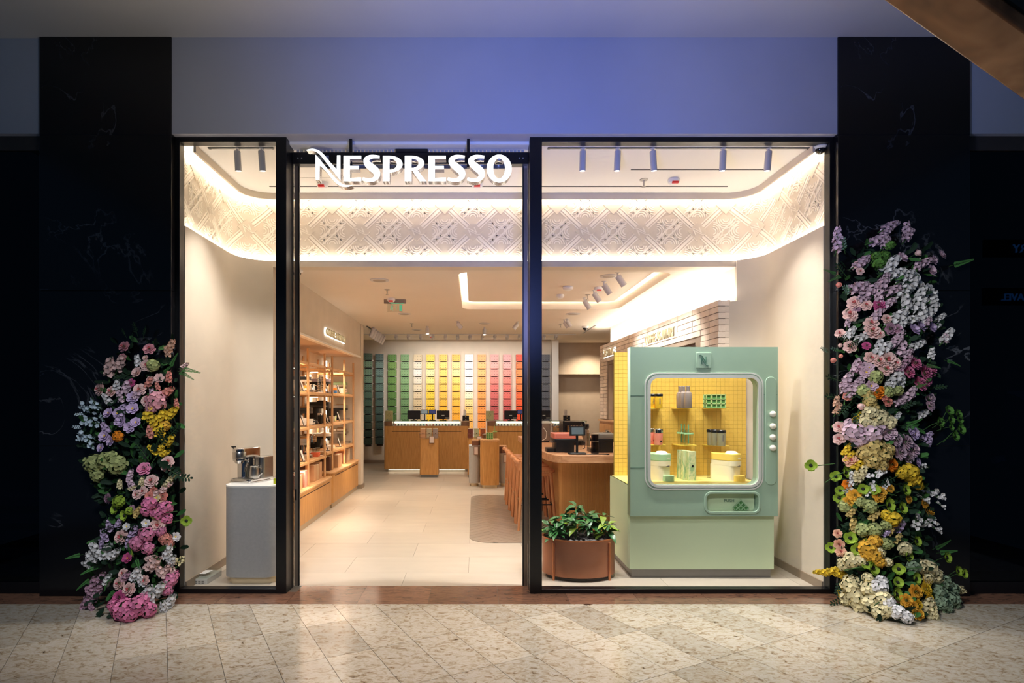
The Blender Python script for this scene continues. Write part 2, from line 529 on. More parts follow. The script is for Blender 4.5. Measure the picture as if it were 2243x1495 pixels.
MB().box(-5, 5.6, -1.5, Y(4.4), 4.32, 4.45).build('ceiling', MCEIL, kind='structure')
wf = MB().box(-2.36, 2.83, Y(4.24), Y(4.415), 3.574, 4.32).build('wall_front', FASCIA, kind='structure')
MB().box(-5, -3.36, Y(4.25), Y(4.42), 3.58, 4.32).build('wall_front', FASCIA, kind='structure')
MB().box(3.82, 5.6, Y(4.25), Y(4.42), 3.58, 4.32).build('wall_front', FASCIA, kind='structure')


def column(x0, x1, cuts, side):
    c = struct('column', loc=((x0 + x1) / 2, Y(4.3), 0))
    h = (x1 - x0) / 2
    for z0, z1 in zip(cuts, cuts[1:]):
        MB().box(-h, h, Y(4.23) - Y(4.3), 0.06, z0 + 0.001, z1 - 0.001).build('slab', MARBLE, c, smooth=0, bev=0.003)
    MB().box(side * h - 0.006, side * h + 0.006, Y(4.30) - Y(4.3), 0.04, 0, 4.3).build('metal_strip', mat('bronze strip', (92, 76, 58), 0.35, 0.8, var=0.1), c)
    return c


column(-3.363, -2.344, [0, 1.16, 2.36, 3.56, 4.32], 1)
column(2.806, 3.825, [0, 1.16, 2.36, 3.56, 4.32], -1)

# neighbouring dark shop fronts
def neighbour(x0, x1, n, base):
    s = struct('window_%d' % n)
    MB().box(x0, x1, Y(4.29), Y(4.33), 3.47, 3.58).build('frame', mat('brown header', (64, 54, 48), 0.5, var=0.1), s)
    MB().box(x0, x1, Y(4.29), Y(4.33), 0.0, 0.09).build('sill', BLACK, s)
    MB().box(x0, x1, Y(4.305), Y(4.31), 0.09, 3.47).build('pane', DARKGL, s, smooth=0)
    d = mat('dim shop wall', base, 0.9, var=0.2)
    MB().box(x0, x1, Y(5.6), Y(5.65), 0, 3.6).build('back_wall', d, s)
    MB().box(x0, x1, Y(4.35), Y(5.6), 3.48, 3.56).build('ceiling_panel', d, s)
    MB().box(x0, x1, Y(4.34), Y(5.6), -0.05, 0.0).build('floor_panel', d, s)
    return s


neighbour(-5.6, -3.37, 3, (30, 34, 44))
neighbour(3.83, 6.4, 4, (16, 17, 22))
t = thing('slatted_bench', 'dark slatted display steps behind the dark left shop glass', 'display', (-4.3, Y(4.7), 0))
for i in range(5):
    MB().box(-0.95, 0.85, -0.2 + i * 0.03, 0.2 + i * 0.03, 0.06 + i * 0.14, 0.14 + i * 0.14).build('slat', mat('blue grey slat', (120, 128, 140), 0.6, var=0.1), t, bev=0.004)
MB().box(-0.9, -0.84, -0.12, 0.3, 0, 0.75).build('leg', DGREY, t); MB().box(0.74, 0.8, -0.12, 0.3, 0, 0.75).build('leg', DGREY, t)

# ================================================================== shop front frames
ZT = 3.574
def bar(p, name, x0, x1, u0, u1, z0, z1): return MB().box(x0, x1, Y(u0), Y(u1), z0, z1).build(name, BLACK, p, bev=0.002)


w1 = struct('window_1')
bar(w1, 'frame', -2.354, -2.311, 4.29, 4.36, 0, ZT); bar(w1, 'frame', -2.311, -1.559, 4.29, 4.36, 3.536, ZT)
bar(w1, 'frame', -2.311, -1.559, 4.29, 4.36, 0, 0.038)
MB().box(-1.559, -1.476, Y(4.29), Y(4.47), 0, ZT).build('mullion', BLACK, w1, bev=0.002)
MB().box(-2.311, -1.559, Y(4.315), Y(4.322), 0.038, 3.536).build('pane', GLASS, w1, smooth=0)
w2 = struct('window_2')
MB().box(0.432, 0.526, Y(4.29), Y(4.47), 0, ZT).build('mullion', BLACK, w2, bev=0.002)
bar(w2, 'frame', 0.526, 2.78, 4.29, 4.36, 3.536, ZT); bar(w2, 'frame', 0.526, 2.78, 4.29, 4.36, 0, 0.036)
bar(w2, 'frame', 2.78, 2.846, 4.29, 4.36, 0, ZT)
MB().box(0.526, 2.78, Y(4.315), Y(4.322), 0.036, 3.536).build('pane', GLASS, w2, smooth=0)
d1 = struct('door_1')
MB().box(-1.476, 0.432, Y(4.43), Y(4.5), 3.425, 3.52).build('header_beam', BLACK, d1, bev=0.003)
MB().box(-1.476, 0.432, Y(4.44), Y(4.47), 3.555, 3.572).build('header_rail', BLACK, d1)
pg = MB()
for i in range(60): pg.box(-1.45 + i * 0.031, -1.45 + i * 0.031 + 0.022, Y(4.46), Y(4.462), 3.522, 3.553)
pg.build('perforated_strip', SILVER, d1, kind='stuff', smooth=0)
MB().box(-1.27, -1.18, Y(4.43) - 0.004, Y(4.43), 3.445, 3.49).build('rating_plate', mat('grey label', (150, 152, 158), 0.5), d1)
MB().box(-0.64, -0.38, Y(4.42), Y(4.45), 3.52, 3.54).build('motion_sensor', BPLAST, d1)
for x in (-1.43, -1.40, 0.36, 0.39):
    MB().cyl((x, Y(4.43) - 0.004, 3.47), (x, Y(4.43), 3.47), 0.005, n=8).build('screw', SILVER, d1)
for sx, x0 in ((1, -1.476), (-1, 0.432)):
    MB().box(min(x0, x0 + sx * 0.032), max(x0, x0 + sx * 0.032), Y(4.475), Y(4.50), 0, 3.425).build('door_stile', mat('bronze aluminium', (150, 134, 116), 0.35, 0.6, var=0.05), d1)
    MB().box(min(x0 + sx * 0.032, x0 + sx * 0.042), max(x0 + sx * 0.032, x0 + sx * 0.042), Y(4.475), Y(4.50), 0, 3.425).build('door_seal', BLACK, d1)
MB().box(-1.467, -1.455, Y(4.475) - 0.004, Y(4.475), 0.70, 0.79).build('door_lock', BLACK, d1)

# ================================================================== shop interior shell
sf = MB().box(-5, 5, Y(4.33), Y(16), -0.12, -0.005).build('floor', SGROUT); tag(sf, kind='structure')
DW = [4.33, 4.814, 5.31, 5.818, 6.31, 6.80, 7.31, 7.83, 8.33, 8.85, 9.35, 9.85, 10.35, 10.85, 11.35, 11.85, 12.35, 12.85, 13.4]
for r, (u0, u1) in enumerate(zip(DW, DW[1:])):
    off = -0.6 if r % 2 == 0 else -0.055
    for k in range(-3, 4):
        x0, x1 = off + 1.09 * k, off + 1.09 * (k + 1)
        x0 = max(x0, -2.9); x1 = min(x1, 3.4)
        if x1 - x0 < 0.05: continue
        if r < 2: x0 = max(x0, -2.36); x1 = min(x1, 2.83)
        y0 = Y(u0) + 0.001
        if r == 0 and x0 > -1.7 and x1 < 0.6: y0 = Y(4.476)
        if r == 0 and (x0 <= -1.7 or x1 >= 0.6): y0 = Y(4.362)
        MB().box(x0 + 0.0012, x1 - 0.0012, y0, Y(u1) - 0.001, -0.02, 0.0).build('tile', STILE, sf, smooth=0)
# the herringbone inlay by the bar
ins = rrect(-0.06, 1.02, Y(5.83), Y(8.83), 0.26, 6)
il = MB().prism(ins, 0.0, 0.0012).build('floor_inlay', GROUT, sf, smooth=0)
LW, LL = 0.10, 0.40
for i in range(-20, 34):
    for j in range(-14, 20):
        for kind in (0, 1):
            ox = -0.2 + i * LW + j * LL; oy = Y(5.6) + i * LW - j * LL
            g = 0.0015
            if kind == 0: q = [(0, 0), (LL, 0), (LL, LW), (0, LW)]
            else: q = [(0, LW), (LW, LW), (LW, LW + LL), (0, LW + LL)]
            cxq = sum(p[0] for p in q) / 4; cyq = sum(p[1] for p in q) / 4
            q = [(p[0] + (g if p[0] < cxq else -g), p[1] + (g if p[1] < cyq else -g)) for p in q]
            bx, by = i * LW + j * LL, i * LW - j * LL
            pts = []
            for p in q:
                x, y = p[0] + bx, p[1] + by
                pts.append((0.5 + (x - y) * 0.7071, Y(7.3) + (x + y) * 0.7071))
            cx_, cy_ = sum(p[0] for p in pts) / 4, sum(p[1] for p in pts) / 4
            if not (-0.5 < cx_ < 1.4 and Y(5.5) < cy_ < Y(9.2)): continue
            c = clip(pts, ins)
            if len(c) > 2 and area2(c) > 0.0012:
                MB().prism(c, 0.0012, 0.004).build('plank', HPLANK, sf, smooth=0)


def upath(inset, r, uf=4.37, ub=5.45, n=8):
    xl, xr, yb = -2.31 + inset, 2.78 - inset, Y(ub) - inset
    p = [(xl, Y(uf)), (xl, yb - r)]
    p += [(xl + r - r * math.cos(PI / 2 * k / n), yb - r + r * math.sin(PI / 2 * k / n)) for k in range(1, n + 1)]
    p += [(xr - r + r * math.sin(PI / 2 * k / n), yb - r + r * math.cos(PI / 2 * k / n)) for k in range(0, n + 1)]
    p += [(xr, Y(uf))]
    return p


def strip(a, b, z0, z1):
    """closed wall section between two plan paths"""
    m = MB(); n = len(a)
    vs = [(p[0], p[1], z) for z in (z0, z1) for q in (a, b) for p in q]
    fs = []
    for i in range(n - 1):
        j = i + 1
        fs += [(i, j, n + j, n + i), (2 * n + i, 2 * n + j, 3 * n + j, 3 * n + i), (i, j, 2 * n + j, 2 * n + i), (n + i, n + j, 3 * n + j, 3 * n + i)]
    for i in (0, n - 1): fs.append((i, n + i, 3 * n + i, 2 * n + i))
    return m.add(vs, fs)


fin, fout = upath(0, 0.32), upath(-0.16, 0.48)
ih = 10   # split index: left part / right part
lp = [p for p in fin if p[0] < -0.5]; lq = fout[:len(lp)]
lp2 = lp + [(-2.007, Y(5.45))]; lq2 = lq + [(-2.007, Y(5.45) + 0.16)]
lp2 = [p for p in lp2 if p[0] <= -2.006]; lq2 = lq2[:len(lp2) - 1] + [(-2.007, Y(5.45) + 0.16)]
strip(lp2, lq2, 0, 2.905).build('wall_left', PLASTER, kind='structure')
rp = fin[len(lp):]; rq = fout[len(lp):]
rp2 = [(2.50, Y(5.45))] + rp; rq2 = [(2.50, Y(5.45) + 0.16)] + rq
strip(rp2, rq2, 0, 2.5).build('wall_right', PLASTER, kind='structure')
rp3 = [p for p in [(2.597, Y(5.45))] + rp if p[0] >= 2.596 or p[1] < Y(5.44)]
strip([(2.597, Y(5.45) - 0.02)] + [p for p in rp if p[0] > 2.6], [(2.597, Y(5.45) + 0.16)] + [q for p, q in zip(rp, rq) if p[0] > 2.6], 2.5, 2.905).build('wall_right', PLASTER, kind='structure')
MB().box(-2.007, 2.6, Y(5.45), Y(5.45) + 0.16, 2.845, 2.905).build('trim_2', PLASTER, kind='structure')
lintel_path_a = [(-2.4, Y(5.45)), (2.7, Y(5.45))]
# baseboards of the display window walls
strip(upath(0.012, 0.31)[:6], upath(0.0, 0.32)[:6], 0, 0.07).build('baseboard_left', mat('taupe skirting', (150, 132, 112), 0.5), kind='structure')
strip(upath(0.012, 0.31)[-6:], upath(0.0, 0.32)[-6:], 0, 0.07).build('baseboard_right', mat('taupe skirting', (150, 132, 112), 0.5), kind='structure')

# cove: relief band between two led lines
bin_, bout = upath(-0.07, 0.39), upath(-0.16, 0.48)
band = strip(bin_, bout, 2.905, 3.64).build('trim_3', BANDM, kind='structure')
# arc length along the band face
sl = [0.0]
for p, q in zip(bin_, bin_[1:]): sl.append(sl[-1] + math.dist(p, q))


def onband(s, z, d):
    i = 0
    while i < len(sl) - 2 and sl[i + 1] < s: i += 1
    p, q = bin_[i], bin_[i + 1]
    t_ = (s - sl[i]) / (sl[i + 1] - sl[i])
    dx, dy = q[0] - p[0], q[1] - p[1]
    L_ = math.hypot(dx, dy)
    nx, ny = dy / L_, -dx / L_
    return (p[0] + dx * t_ + nx * d, p[1] + dy * t_ + ny * d, z)


def reliefpoly(mb, pts, d=0.006, sub=0.06):
    """raised flat strip along a polyline given as left/right pairs"""
    n = len(pts)
    vs = []
    for (a, b) in pts:
        vs += [onband(a[0], a[1], 0.0), onband(a[0], a[1], d), onband(b[0], b[1], d), onband(b[0], b[1], 0.0)]
    fs = []
    for i in range(n - 1):
        o = i * 4
        fs += [(o, o + 4, o + 5, o + 1), (o + 1, o + 5, o + 6, o + 2), (o + 2, o + 6, o + 7, o + 3)]
    fs += [(0, 1, 2, 3), tuple((n - 1) * 4 + k for k in (3, 2, 1, 0))]
    mb.add(vs, fs)


def polyline(mb, pts, wdt, d=0.006):
    """strip of width wdt around the points; clipped to the band height"""
    out = []
    for i, p in enumerate(pts):
        a, b = pts[max(0, i - 1)], pts[min(len(pts) - 1, i + 1)]
        dx, dz = b[0] - a[0], b[1] - a[1]; L_ = math.hypot(dx, dz) or 1
        nx, nz = -dz / L_ * wdt / 2, dx / L_ * wdt / 2
        if 2.915 < p[1] < 3.62 and 0.02 < p[0] < sl[-1] - 0.02:
            out.append(((p[0] + nx, p[1] + nz), (p[0] - nx, p[1] - nz)))
        else:
            if len(out) > 1: reliefpoly(mb, out, d)
            out = []
    if len(out) > 1: reliefpoly(mb, out, d)


def seg(a, b, n): return [(a[0] + (b[0] - a[0]) * i / n, a[1] + (b[1] - a[1]) * i / n) for i in range(n + 1)]


PX_, PZ_ = 0.565, 0.535
zc = PZ(705 - 200 + 0, 5.45)   # height of the diamond row
zc = PZ(506, 5.5)
s_off = sl[-1] / 2 - 0.255
def catmull(pts, n=6):
    out = []
    for i in range(len(pts) - 1):
        p0, p1, p2, p3 = pts[max(i - 1, 0)], pts[i], pts[i + 1], pts[min(i + 2, len(pts) - 1)]
        for k in range(n):
            t_ = k / n
            out.append(tuple(0.5 * (2 * b + (c - a) * t_ + (2 * a - 5 * b + 4 * c - d) * t_ ** 2 + (3 * b - a - 3 * c + d) * t_ ** 3) for a, b, c, d in zip(p0, p1, p2, p3)))
    out.append(tuple(pts[-1]))
    return out


# the swooping N of the sign, reused small as an emblem
N1 = catmull([(122, 117), (160, 105), (205, 106), (252, 126), (300, 172), (352, 235), (404, 292)], 5) + [(406, 163), (437, 163), (437, 390)] + catmull([(436, 390), (398, 342), (352, 285), (300, 218), (258, 165), (222, 135), (180, 120), (122, 118)], 5)
N2 = catmull([(213, 160), (240, 190), (290, 252), (340, 312), (392, 372), (440, 418), (490, 438), (548, 437)], 5) + catmull([(546, 441), (505, 452), (455, 450), (408, 424), (362, 378), (310, 312), (250, 258)], 5) + [(248, 392), (216, 392)]
NL = [[((x - 335) / 345, (280 - y) / 345) for x, y in l] for l in (N1, N2)]
rel = MB()
for i in range(-8, 9):
    for j in range(-3, 4):
        sx = s_off + i * PX_ + (PX_ / 2 if j % 2 else 0); zz = zc + j * PZ_ / 2
        if j % 2 == 0 or True:
            h = 0.098
            # lattice bars (three ribs) to the two upper neighbours
            for sg in (-1, 1):
                tx, tz = sx + sg * PX_ / 2, zz + PZ_ / 2
                dx, dz = tx - sx, tz - zz; L_ = math.hypot(dx, dz); ux, uz = dx / L_, dz / L_
                for k, wd in ((-0.028, 0.011), (0.0, 0.026), (0.028, 0.011)):
                    a = (sx + ux * 0.07 - uz * k, zz + uz * 0.07 + ux * k); b = (tx - ux * 0.07 - uz * k, tz - uz * 0.07 + ux * k)
                    polyline(rel, seg(a, b, 10), wd, 0.0042)
            # woven bar and arcs in the cell right of the diamond
            mx, mz = sx + PX_ / 2, zz
            a = (mx - 0.115, mz - 0.11); b = (mx + 0.115, mz + 0.11)
            for k in (-0.02, 0.02): polyline(rel, seg((a[0] - k, a[1] + k), (b[0] - k, b[1] + k), 6), 0.013, 0.0035)
            for rr in (0.028, 0.05, 0.072, 0.094):
                for cx_, cz_, a0 in ((mx, mz + 0.125, PI), (mx, mz - 0.125, 0.0)):
                    polyline(rel, [(cx_ + rr * math.cos(a0 + PI * q / 8), cz_ + rr * math.sin(a0 + PI * q / 8)) for q in range(9)], 0.010, 0.003)
                for cx_, a0 in ((mx - 0.125, -PI / 2), (mx + 0.125, PI / 2)):
                    polyline(rel, [(cx_ + rr * math.cos(a0 + PI * q / 8), mz + rr * math.sin(a0 + PI * q / 8)) for q in range(9)], 0.010, 0.003)
        h = 0.098
        if 2.96 < zz < 3.58 and 0.12 < sx < sl[-1] - 0.12:
            dm = MB()
            n = 8
            # diamond plate split in columns so that it bends with the corner
            lo = [(sx - h + 2 * h * q / n) for q in range(n + 1)]
            prs = []
            for s_ in lo:
                hh = (h - abs(s_ - sx)) * 0.98 + 0.0005
                prs.append(((s_, min(3.62, zz + hh)), (s_, max(2.915, zz - hh))))
            reliefpoly(dm, prs, 0.007)
            if j % 2 == 0:
                for lp_ in NL:
                    vs = [onband(sx + (x * math.cos(0.35) - y * math.sin(0.35)) * 0.115, zz + (x * math.sin(0.35) + y * math.cos(0.35)) * 0.10, 0.0105) for x, y in lp_]
                    dm.add(vs, [tuple(range(len(vs)))], 1)
            dm.build('diamond_panel', [BANDM, RELM], band, smooth=0)
rel.build('woven_relief', RELM, band, smooth=0, kind='stuff')

# led lines of the cove
strip(upath(-0.02, 0.34), upath(-0.05, 0.37), 2.906, 2.912).build('led_line', LED, band, smooth=0)
lipi, lipo = upath(0.085, 0.24), upath(0.065, 0.26)
lip = strip(lipi, lipo, 3.49, 3.56).build('trim_4', PLASTER, kind='structure')
strip(upath(-0.02, 0.34), upath(-0.05, 0.37), 3.545, 3.552).build('led_line', LED, lip, smooth=0)
cf = MB().prism(list(reversed(upath(0.08, 0.245, 4.365))), 3.55, 3.60).build('ceiling', PLASTERW, kind='structure', smooth=0)
MB().box(-2.5, 2.95, Y(4.42), Y(5.62), 3.64, 3.70).build('ceiling', PLASTERW, kind='structure')
for px0, px1, py in ((1382, 1685, 371), (590, 1158, 408), (1186, 1594, 408)):
    u = 2.05 * 1200 / (880 - py)
    MB().box(PX(px0, u), PX(px1, u), Y(u) - 0.008, Y(u) + 0.008, 3.547, 3.552).build('slot_diffuser', DGREY, cf)
u = 2.05 * 1200 / (880 - 360)
fr = MB()
fr.box(-1.62, -1.2, Y(u) - 0.001, Y(u) + 0.001, 3.5487, 3.551); fr.box(-1.62, -1.618, Y(u), Y(u) + 0.3, 3.5487, 3.551); fr.box(-1.2, -1.198, Y(u), Y(u) + 0.3, 3.5487, 3.551); fr.box(-1.62, -1.2, Y(u) + 0.3, Y(u) + 0.302, 3.5487, 3.551)
fr.build('access_hatch_joint', SGROUT, cf)

# ------------------------------------------------------------------ the sales room behind
hole = rrect(-0.18, 2.08, Y(5.70), Y(7.98), 0.16, 6)
outl = [(-2.75, Y(5.45) + 0.16), (3.4, Y(5.45) + 0.16), (3.4, Y(11.85)), (-2.75, Y(11.85))]
cm_ = shape_mesh('ceiling', [outl, hole], 0.10, [CEILB]); cm_.transform(T(0, 0, 2.90))
cb = link_mesh('ceiling', cm_); tag(cb, kind='structure')
MB().ring(rrect(-0.20, 2.10, Y(5.70) - 0.02, Y(7.98) + 0.02, 0.18, 6), hole, 2.95, 3.14).build('tray_side', PLASTERW, cb)
MB().prism(rrect(-0.09, 1.99, Y(5.70) + 0.09, Y(7.98) - 0.09, 0.12, 6), 2.945, 2.985).build('tray_panel', CEILB, cb, smooth=0)
MB().ring(rrect(-0.08, 1.98, Y(5.70) + 0.1, Y(7.98) - 0.1, 0.11, 6), rrect(-0.05, 1.95, Y(5.70) + 0.13, Y(7.98) - 0.13, 0.08, 6), 2.988, 2.994).build('led_line', LEDT, cb, smooth=0)
MB().box(-0.3, 2.2, Y(5.6), Y(8.1), 3.14, 3.18).build('tray_top', PLASTERW, cb)
MB().box(-4, 4, Y(11.85), Y(15), 3.03, 3.1).build('ceiling', CEILB, kind='structure')
MB().box(-4, 4, Y(11.85), Y(11.88), 2.85, 3.05).build('trim_5', CEILB, kind='structure')
# left wall with its niche
MB().box(-2.1, -1.97, Y(5.45) + 0.16, Y(9.45), 2.28, 2.85).build('wall_left', PLASTER, kind='structure')
MB().box(-2.62, -1.97, Y(9.49), Y(9.70), 0, 2.85).build('wall_left', PLASTER, kind='structure')
MB().box(-2.66, -2.58, Y(5.45) + 0.16, Y(9.52), 0, 2.35).build('wall_left', PLASTER, kind='structure')
MB().box(-2.62, -2.1, Y(5.45) + 0.16, Y(9.5), 2.28, 2.36).build('trim_8', mat('shaded soffit', (176, 146, 116), 0.8), kind='structure')  # plaster in shade, its darkening put into the colour
MB().box(-2.5, -1.955, Y(9.48), Y(9.72), 0, 0.07).build('baseboard_pier', mat('taupe skirting', (150, 132, 112), 0.5), kind='structure')
MB().box(-1.99, -1.962, Y(5.45) + 0.16, Y(9.45), 2.262, 2.285).build('trim_9', PLASTERW, kind='structure')
# back wall with column rails
wbk = MB().box(-3.9, 2.02, Y(13.42), Y(13.52), 0, 3.1).build('wall_back', PLASTER, kind='structure')
MB().box(1.86, 2.02, Y(13.2), Y(13.42), 0, 3.05).build('trim_6', PLASTERW, kind='structure')
MB().box(-3.9, 1.86, Y(13.41), Y(13.42), 0, 0.08).build('baseboard_back', mat('taupe skirting', (150, 132, 112), 0.5), kind='structure')
wr2 = struct('wall_right')
MB().box(2.02, 4.0, Y(14.6), Y(14.7), 0, 3.1).build('back_panel', mat('shaded plaster', (186, 168, 146), 0.8, var=0.04), wr2)  # beige plaster of the alcove, its shade put into a darker colour
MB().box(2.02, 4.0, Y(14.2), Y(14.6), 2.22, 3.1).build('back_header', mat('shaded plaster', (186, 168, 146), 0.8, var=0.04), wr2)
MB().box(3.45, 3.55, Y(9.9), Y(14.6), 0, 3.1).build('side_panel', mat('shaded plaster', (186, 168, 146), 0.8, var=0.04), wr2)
MB().box(-3.95, -3.85, Y(9.7), Y(13.5), 0, 3.1).build('side_panel', PLASTER, wr2)


def bw(u): return 2.42 + (2.283 - 2.42) * (u - 5.44) / 4.56    # brick wall face at depth u
def ww(u): return 2.597 + (2.44 - 2.597) * (u - 5.45) / 4.4    # plaster face above it


up = MB()
up.add([(ww(5.45), Y(5.47), 2.45), (ww(9.85), Y(9.85), 2.45), (ww(9.85), Y(9.85), 2.86), (ww(5.45), Y(5.47), 2.86), (3.5, Y(5.47), 2.45), (3.5, Y(9.85), 2.45), (3.5, Y(9.85), 2.86), (3.5, Y(5.47), 2.86)],
       [(0, 1, 2, 3), (4, 7, 6, 5), (0, 3, 7, 4), (1, 5, 6, 2), (3, 2, 6, 7), (0, 4, 5, 1)])
up.build('upper_panel', PLASTERW, wr2)
th_ = math.atan2(Y(10.0) - Y(5.44), bw(10.0) - bw(5.44))
Ld = Vector((bw(10.0) - bw(5.44), Y(10.0) - Y(5.44), 0)); LEN = Ld.length; Ld.normalize()
Nd = Vector((-Ld.y, Ld.x, 0))       # towards the room (negative x)
if Nd.x > 0: Nd = -Nd
B0 = Vector((bw(5.44), Y(5.44), 0))
# local frame of the brick wall: x along the wall from the near end, y into the wall, z up
BM = Matrix((( Ld.x, -Nd.x, 0, B0.x), (Ld.y, -Nd.y, 0, B0.y), (0, 0, 1, 0), (0, 0, 0, 1)))
brw = struct('wall_right')
ua = lambda u: (Y(u) - Y(5.44)) / Ld.y
o0, o1 = ua(6.0), ua(9.45)
MB().box(0.006, LEN, 0.012, 0.10, 2.15, 2.50, 0, BM).build('mortar_bed', MORTAR, brw, smooth=0)
MB().box(0.006, o0, 0.012, 0.10, 0.0, 2.155, 0, BM).build('mortar_bed', MORTAR, brw, smooth=0)
MB().box(o1, LEN, 0.012, 0.10, 1.2, 2.155, 0, BM).build('mortar_bed', MORTAR, brw, smooth=0)
BH, BL, BG = 0.0625, 0.222, 0.007
mb_cache = {}
for cse in range(34):
    z1 = 2.512 - cse * BH; z0 = z1 - BH + BG
    xs = [(k * BL, min((k + 1) * BL - BG, LEN)) for k in range(int(LEN / BL) + 1)]
    for x0, x1 in xs:
        if z0 < 2.15:
            if x1 > o0 and x0 < o1: continue
            if x0 < 1.0 and z0 < 1.9: continue
            if x0 > 1.0 and z0 < 1.2: continue
        if x1 - x0 < 0.03 or z0 < 0.55: continue
        d = R.uniform(-0.004, 0.003)
        key = round(x1 - x0, 3)
        key = (key, x0 == 0)
        if key not in mb_cache: mb_cache[key] = MB().box(0, key[0], 0, 0.12 if x0 == 0 else 0.045, 0, BH - BG).mesh('brick', BRICKM, 0)
        b = link_mesh('brick', mb_cache[key], brw)
        b.matrix_basis = BM @ T(x0, d, z0)
MB().box(0, LEN, 0.045, 0.085, 2.514, 2.520, 0, BM).build('led_line', LEDB, brw, smooth=0)
# the recess behind the opening
MB().box(o0 - 0.1, o1 + 0.1, 0.42, 0.5, 0, 2.3, 0, BM).build('recess_back', PLASTERW, brw)
MB().box(o0 - 0.1, o1 + 0.1, 0.1, 0.45, 2.12, 2.16, 0, BM).build('recess_top', PLASTERW, brw)
for i in range(6):
    MB().box(o0 + 0.02, o0 + 0.9, 0.06 + i * 0.05, 0.085 + i * 0.05, 2.06, 2.13, 0, BM).build('slat', mat('brown timber', (126, 84, 52), 0.5, var=0.15), brw)
MB().box(o1 - 0.04, o1, 0.1, 0.45, 1.2, 2.15, 0, BM).build('jamb', PLASTERW, brw)

# ================================================================== signs
def stroke(pts, n=6):
    """outline of a pen stroke; pts are (x, y, width)"""
    c = catmull(pts, n); l, r = [], []
    for i, p in enumerate(c):
        a, b = c[max(0, i - 1)], c[min(len(c) - 1, i + 1)]
        dx, dy = b[0] - a[0], b[1] - a[1]; q = math.hypot(dx, dy) or 1
        nx, ny = -dy / q * p[2] / 2, dx / q * p[2] / 2
        l.append((p[0] + nx, p[1] + ny)); r.append((p[0] - nx, p[1] - ny))
    return l + r[::-1]


def ell(cx, cy, rx, ry, n=36, p=1.0):
    return [(cx + rx * math.cos(2 * PI * k / n), cy + ry * math.sin(2 * PI * k / n)) for k in range(n)]


US = 4.27
def zx(p):    # sign drawing units -> metres on the sign plane
    return [(PX(640 + q[0] / 4.154, US), PZ(300 + q[1] / 4.154, US)) for q in p]


def Eg(x0, x1, xm): return [(x0, 170), (x1, 170), (x1, 198), (x0 + 57, 198), (x0 + 57, 262), (xm, 262), (xm, 292), (x0 + 57, 292), (x0 + 57, 372), (x1, 368), (x1, 402), (x0, 402)]


def Sg(x0):
    s = [(160, 182, 26), (120, 178, 30), (75, 182, 38), (42, 205, 50), (48, 240, 58), (88, 276, 66), (128, 312, 64), (136, 352, 52), (108, 384, 38), (60, 392, 32), (6, 380, 28)]
    return stroke([(x0 + a, b, c) for a, b, c in s], 5)


def bowl(x0, rx, y0, y1, ix, iy0, iy1, n=14):
    cy = (y0 + y1) / 2; out = [(x0 + 60 + rx * math.sin(PI * k / n), cy - (y1 - y0) / 2 * math.cos(PI * k / n)) for k in range(n + 1)]
    cy2 = (iy0 + iy1) / 2; inn = [(x0 + 60, iy0)] + [(x0 + 66 + ix * math.sin(PI * k / n), cy2 - (iy1 - iy0) / 2 * math.cos(PI * k / n)) for k in range(n + 1)] + [(x0 + 60, iy1)]
    return out, inn


bo, bi = bowl(825, 120, 170, 322, 62, 196, 298)
Pg = [[(825, 170)] + bo + [(885, 322), (885, 402), (825, 402)], bi]
ro, ri = bowl(1025, 118, 170, 304, 60, 196, 280)
Rg = [[(1025, 170)] + ro[:-3] + [(1140, 302), (1220, 402), (1160, 402), (1092, 304), (1085, 304), (1085, 402), (1025, 402)], ri]
LET = [('N', [N1]), ('N', [N2]), ('E', [Eg(467, 628, 607)]), ('S', [Sg(635)]), ('P', Pg), ('R', Rg), ('E', [Eg(1240, 1398, 1380)]), ('S', [Sg(1410)]), ('S', [Sg(1588)]), ('O', [ell(1884, 286, 114, 127), ell(1883, 286, 54, 92)])]
sg = thing('shop_sign', 'lit white raised letter sign hung above the open doorway', 'sign', (0, Y(4.30), 3.35))
SIDE = mat('letter side chrome', (168, 166, 164), 0.22, 0.9, var=0.03)
for i, (ch, lp_) in enumerate(LET):
    me = shape_mesh('letter', [zx(l) for l in lp_], 0.07, [SIGNW, SIDE])
    me.transform(T(0, Y(4.27) + 0.035 + (0.006 if i == 0 else 0) - Y(4.30), -3.35) @ MXZ)
    link_mesh('letter', me, sg)
for px in (768, 1026):
    MB().box(PX(px - 3, 4.32), PX(px + 3, 4.32), 0.02, 0.045, 0.0, 3.574 - 3.35).build('hanger_rod', BLACK, sg)
MB().box(PX(700, 4.32), PX(1110, 4.32), 0.045, 0.06, 0.0, 0.03).build('back_rail', GREYK, sg)


def wall_text(name, label, body, size, xs, M, parent=None):
    t_ = thing(name, label, 'sign', M.translation)
    R_ = M.to_3x3().to_4x4()
    me = text_mesh('letters', body, size, 0.02, [mat('cream letter', (214, 202, 170), 0.4, var=0.02), mat('cream letter edge', (190, 176, 140), 0.4, var=0.02)])
    w_ = max(v.co.x for v in me.vertices) - min(v.co.x for v in me.vertices)
    me.transform(R_ @ T(0, -0.03, 0) @ MXZ @ Matrix.Diagonal((xs / w_, 1, 1, 1)))
    link_mesh('lettering', me, t_, kind='stuff')
    mh = text_mesh('halo', body, size * 1.12, 0.012, [HALO])
    w_ = max(v.co.x for v in mh.vertices) - min(v.co.x for v in mh.vertices)
    mh.transform(R_ @ T(0, -0.008, 0) @ MXZ @ Matrix.Diagonal((xs * 1.02 / w_, 1, 1, 1)))
    link_mesh('glow_backing', mh, t_, kind='stuff')
    return t_


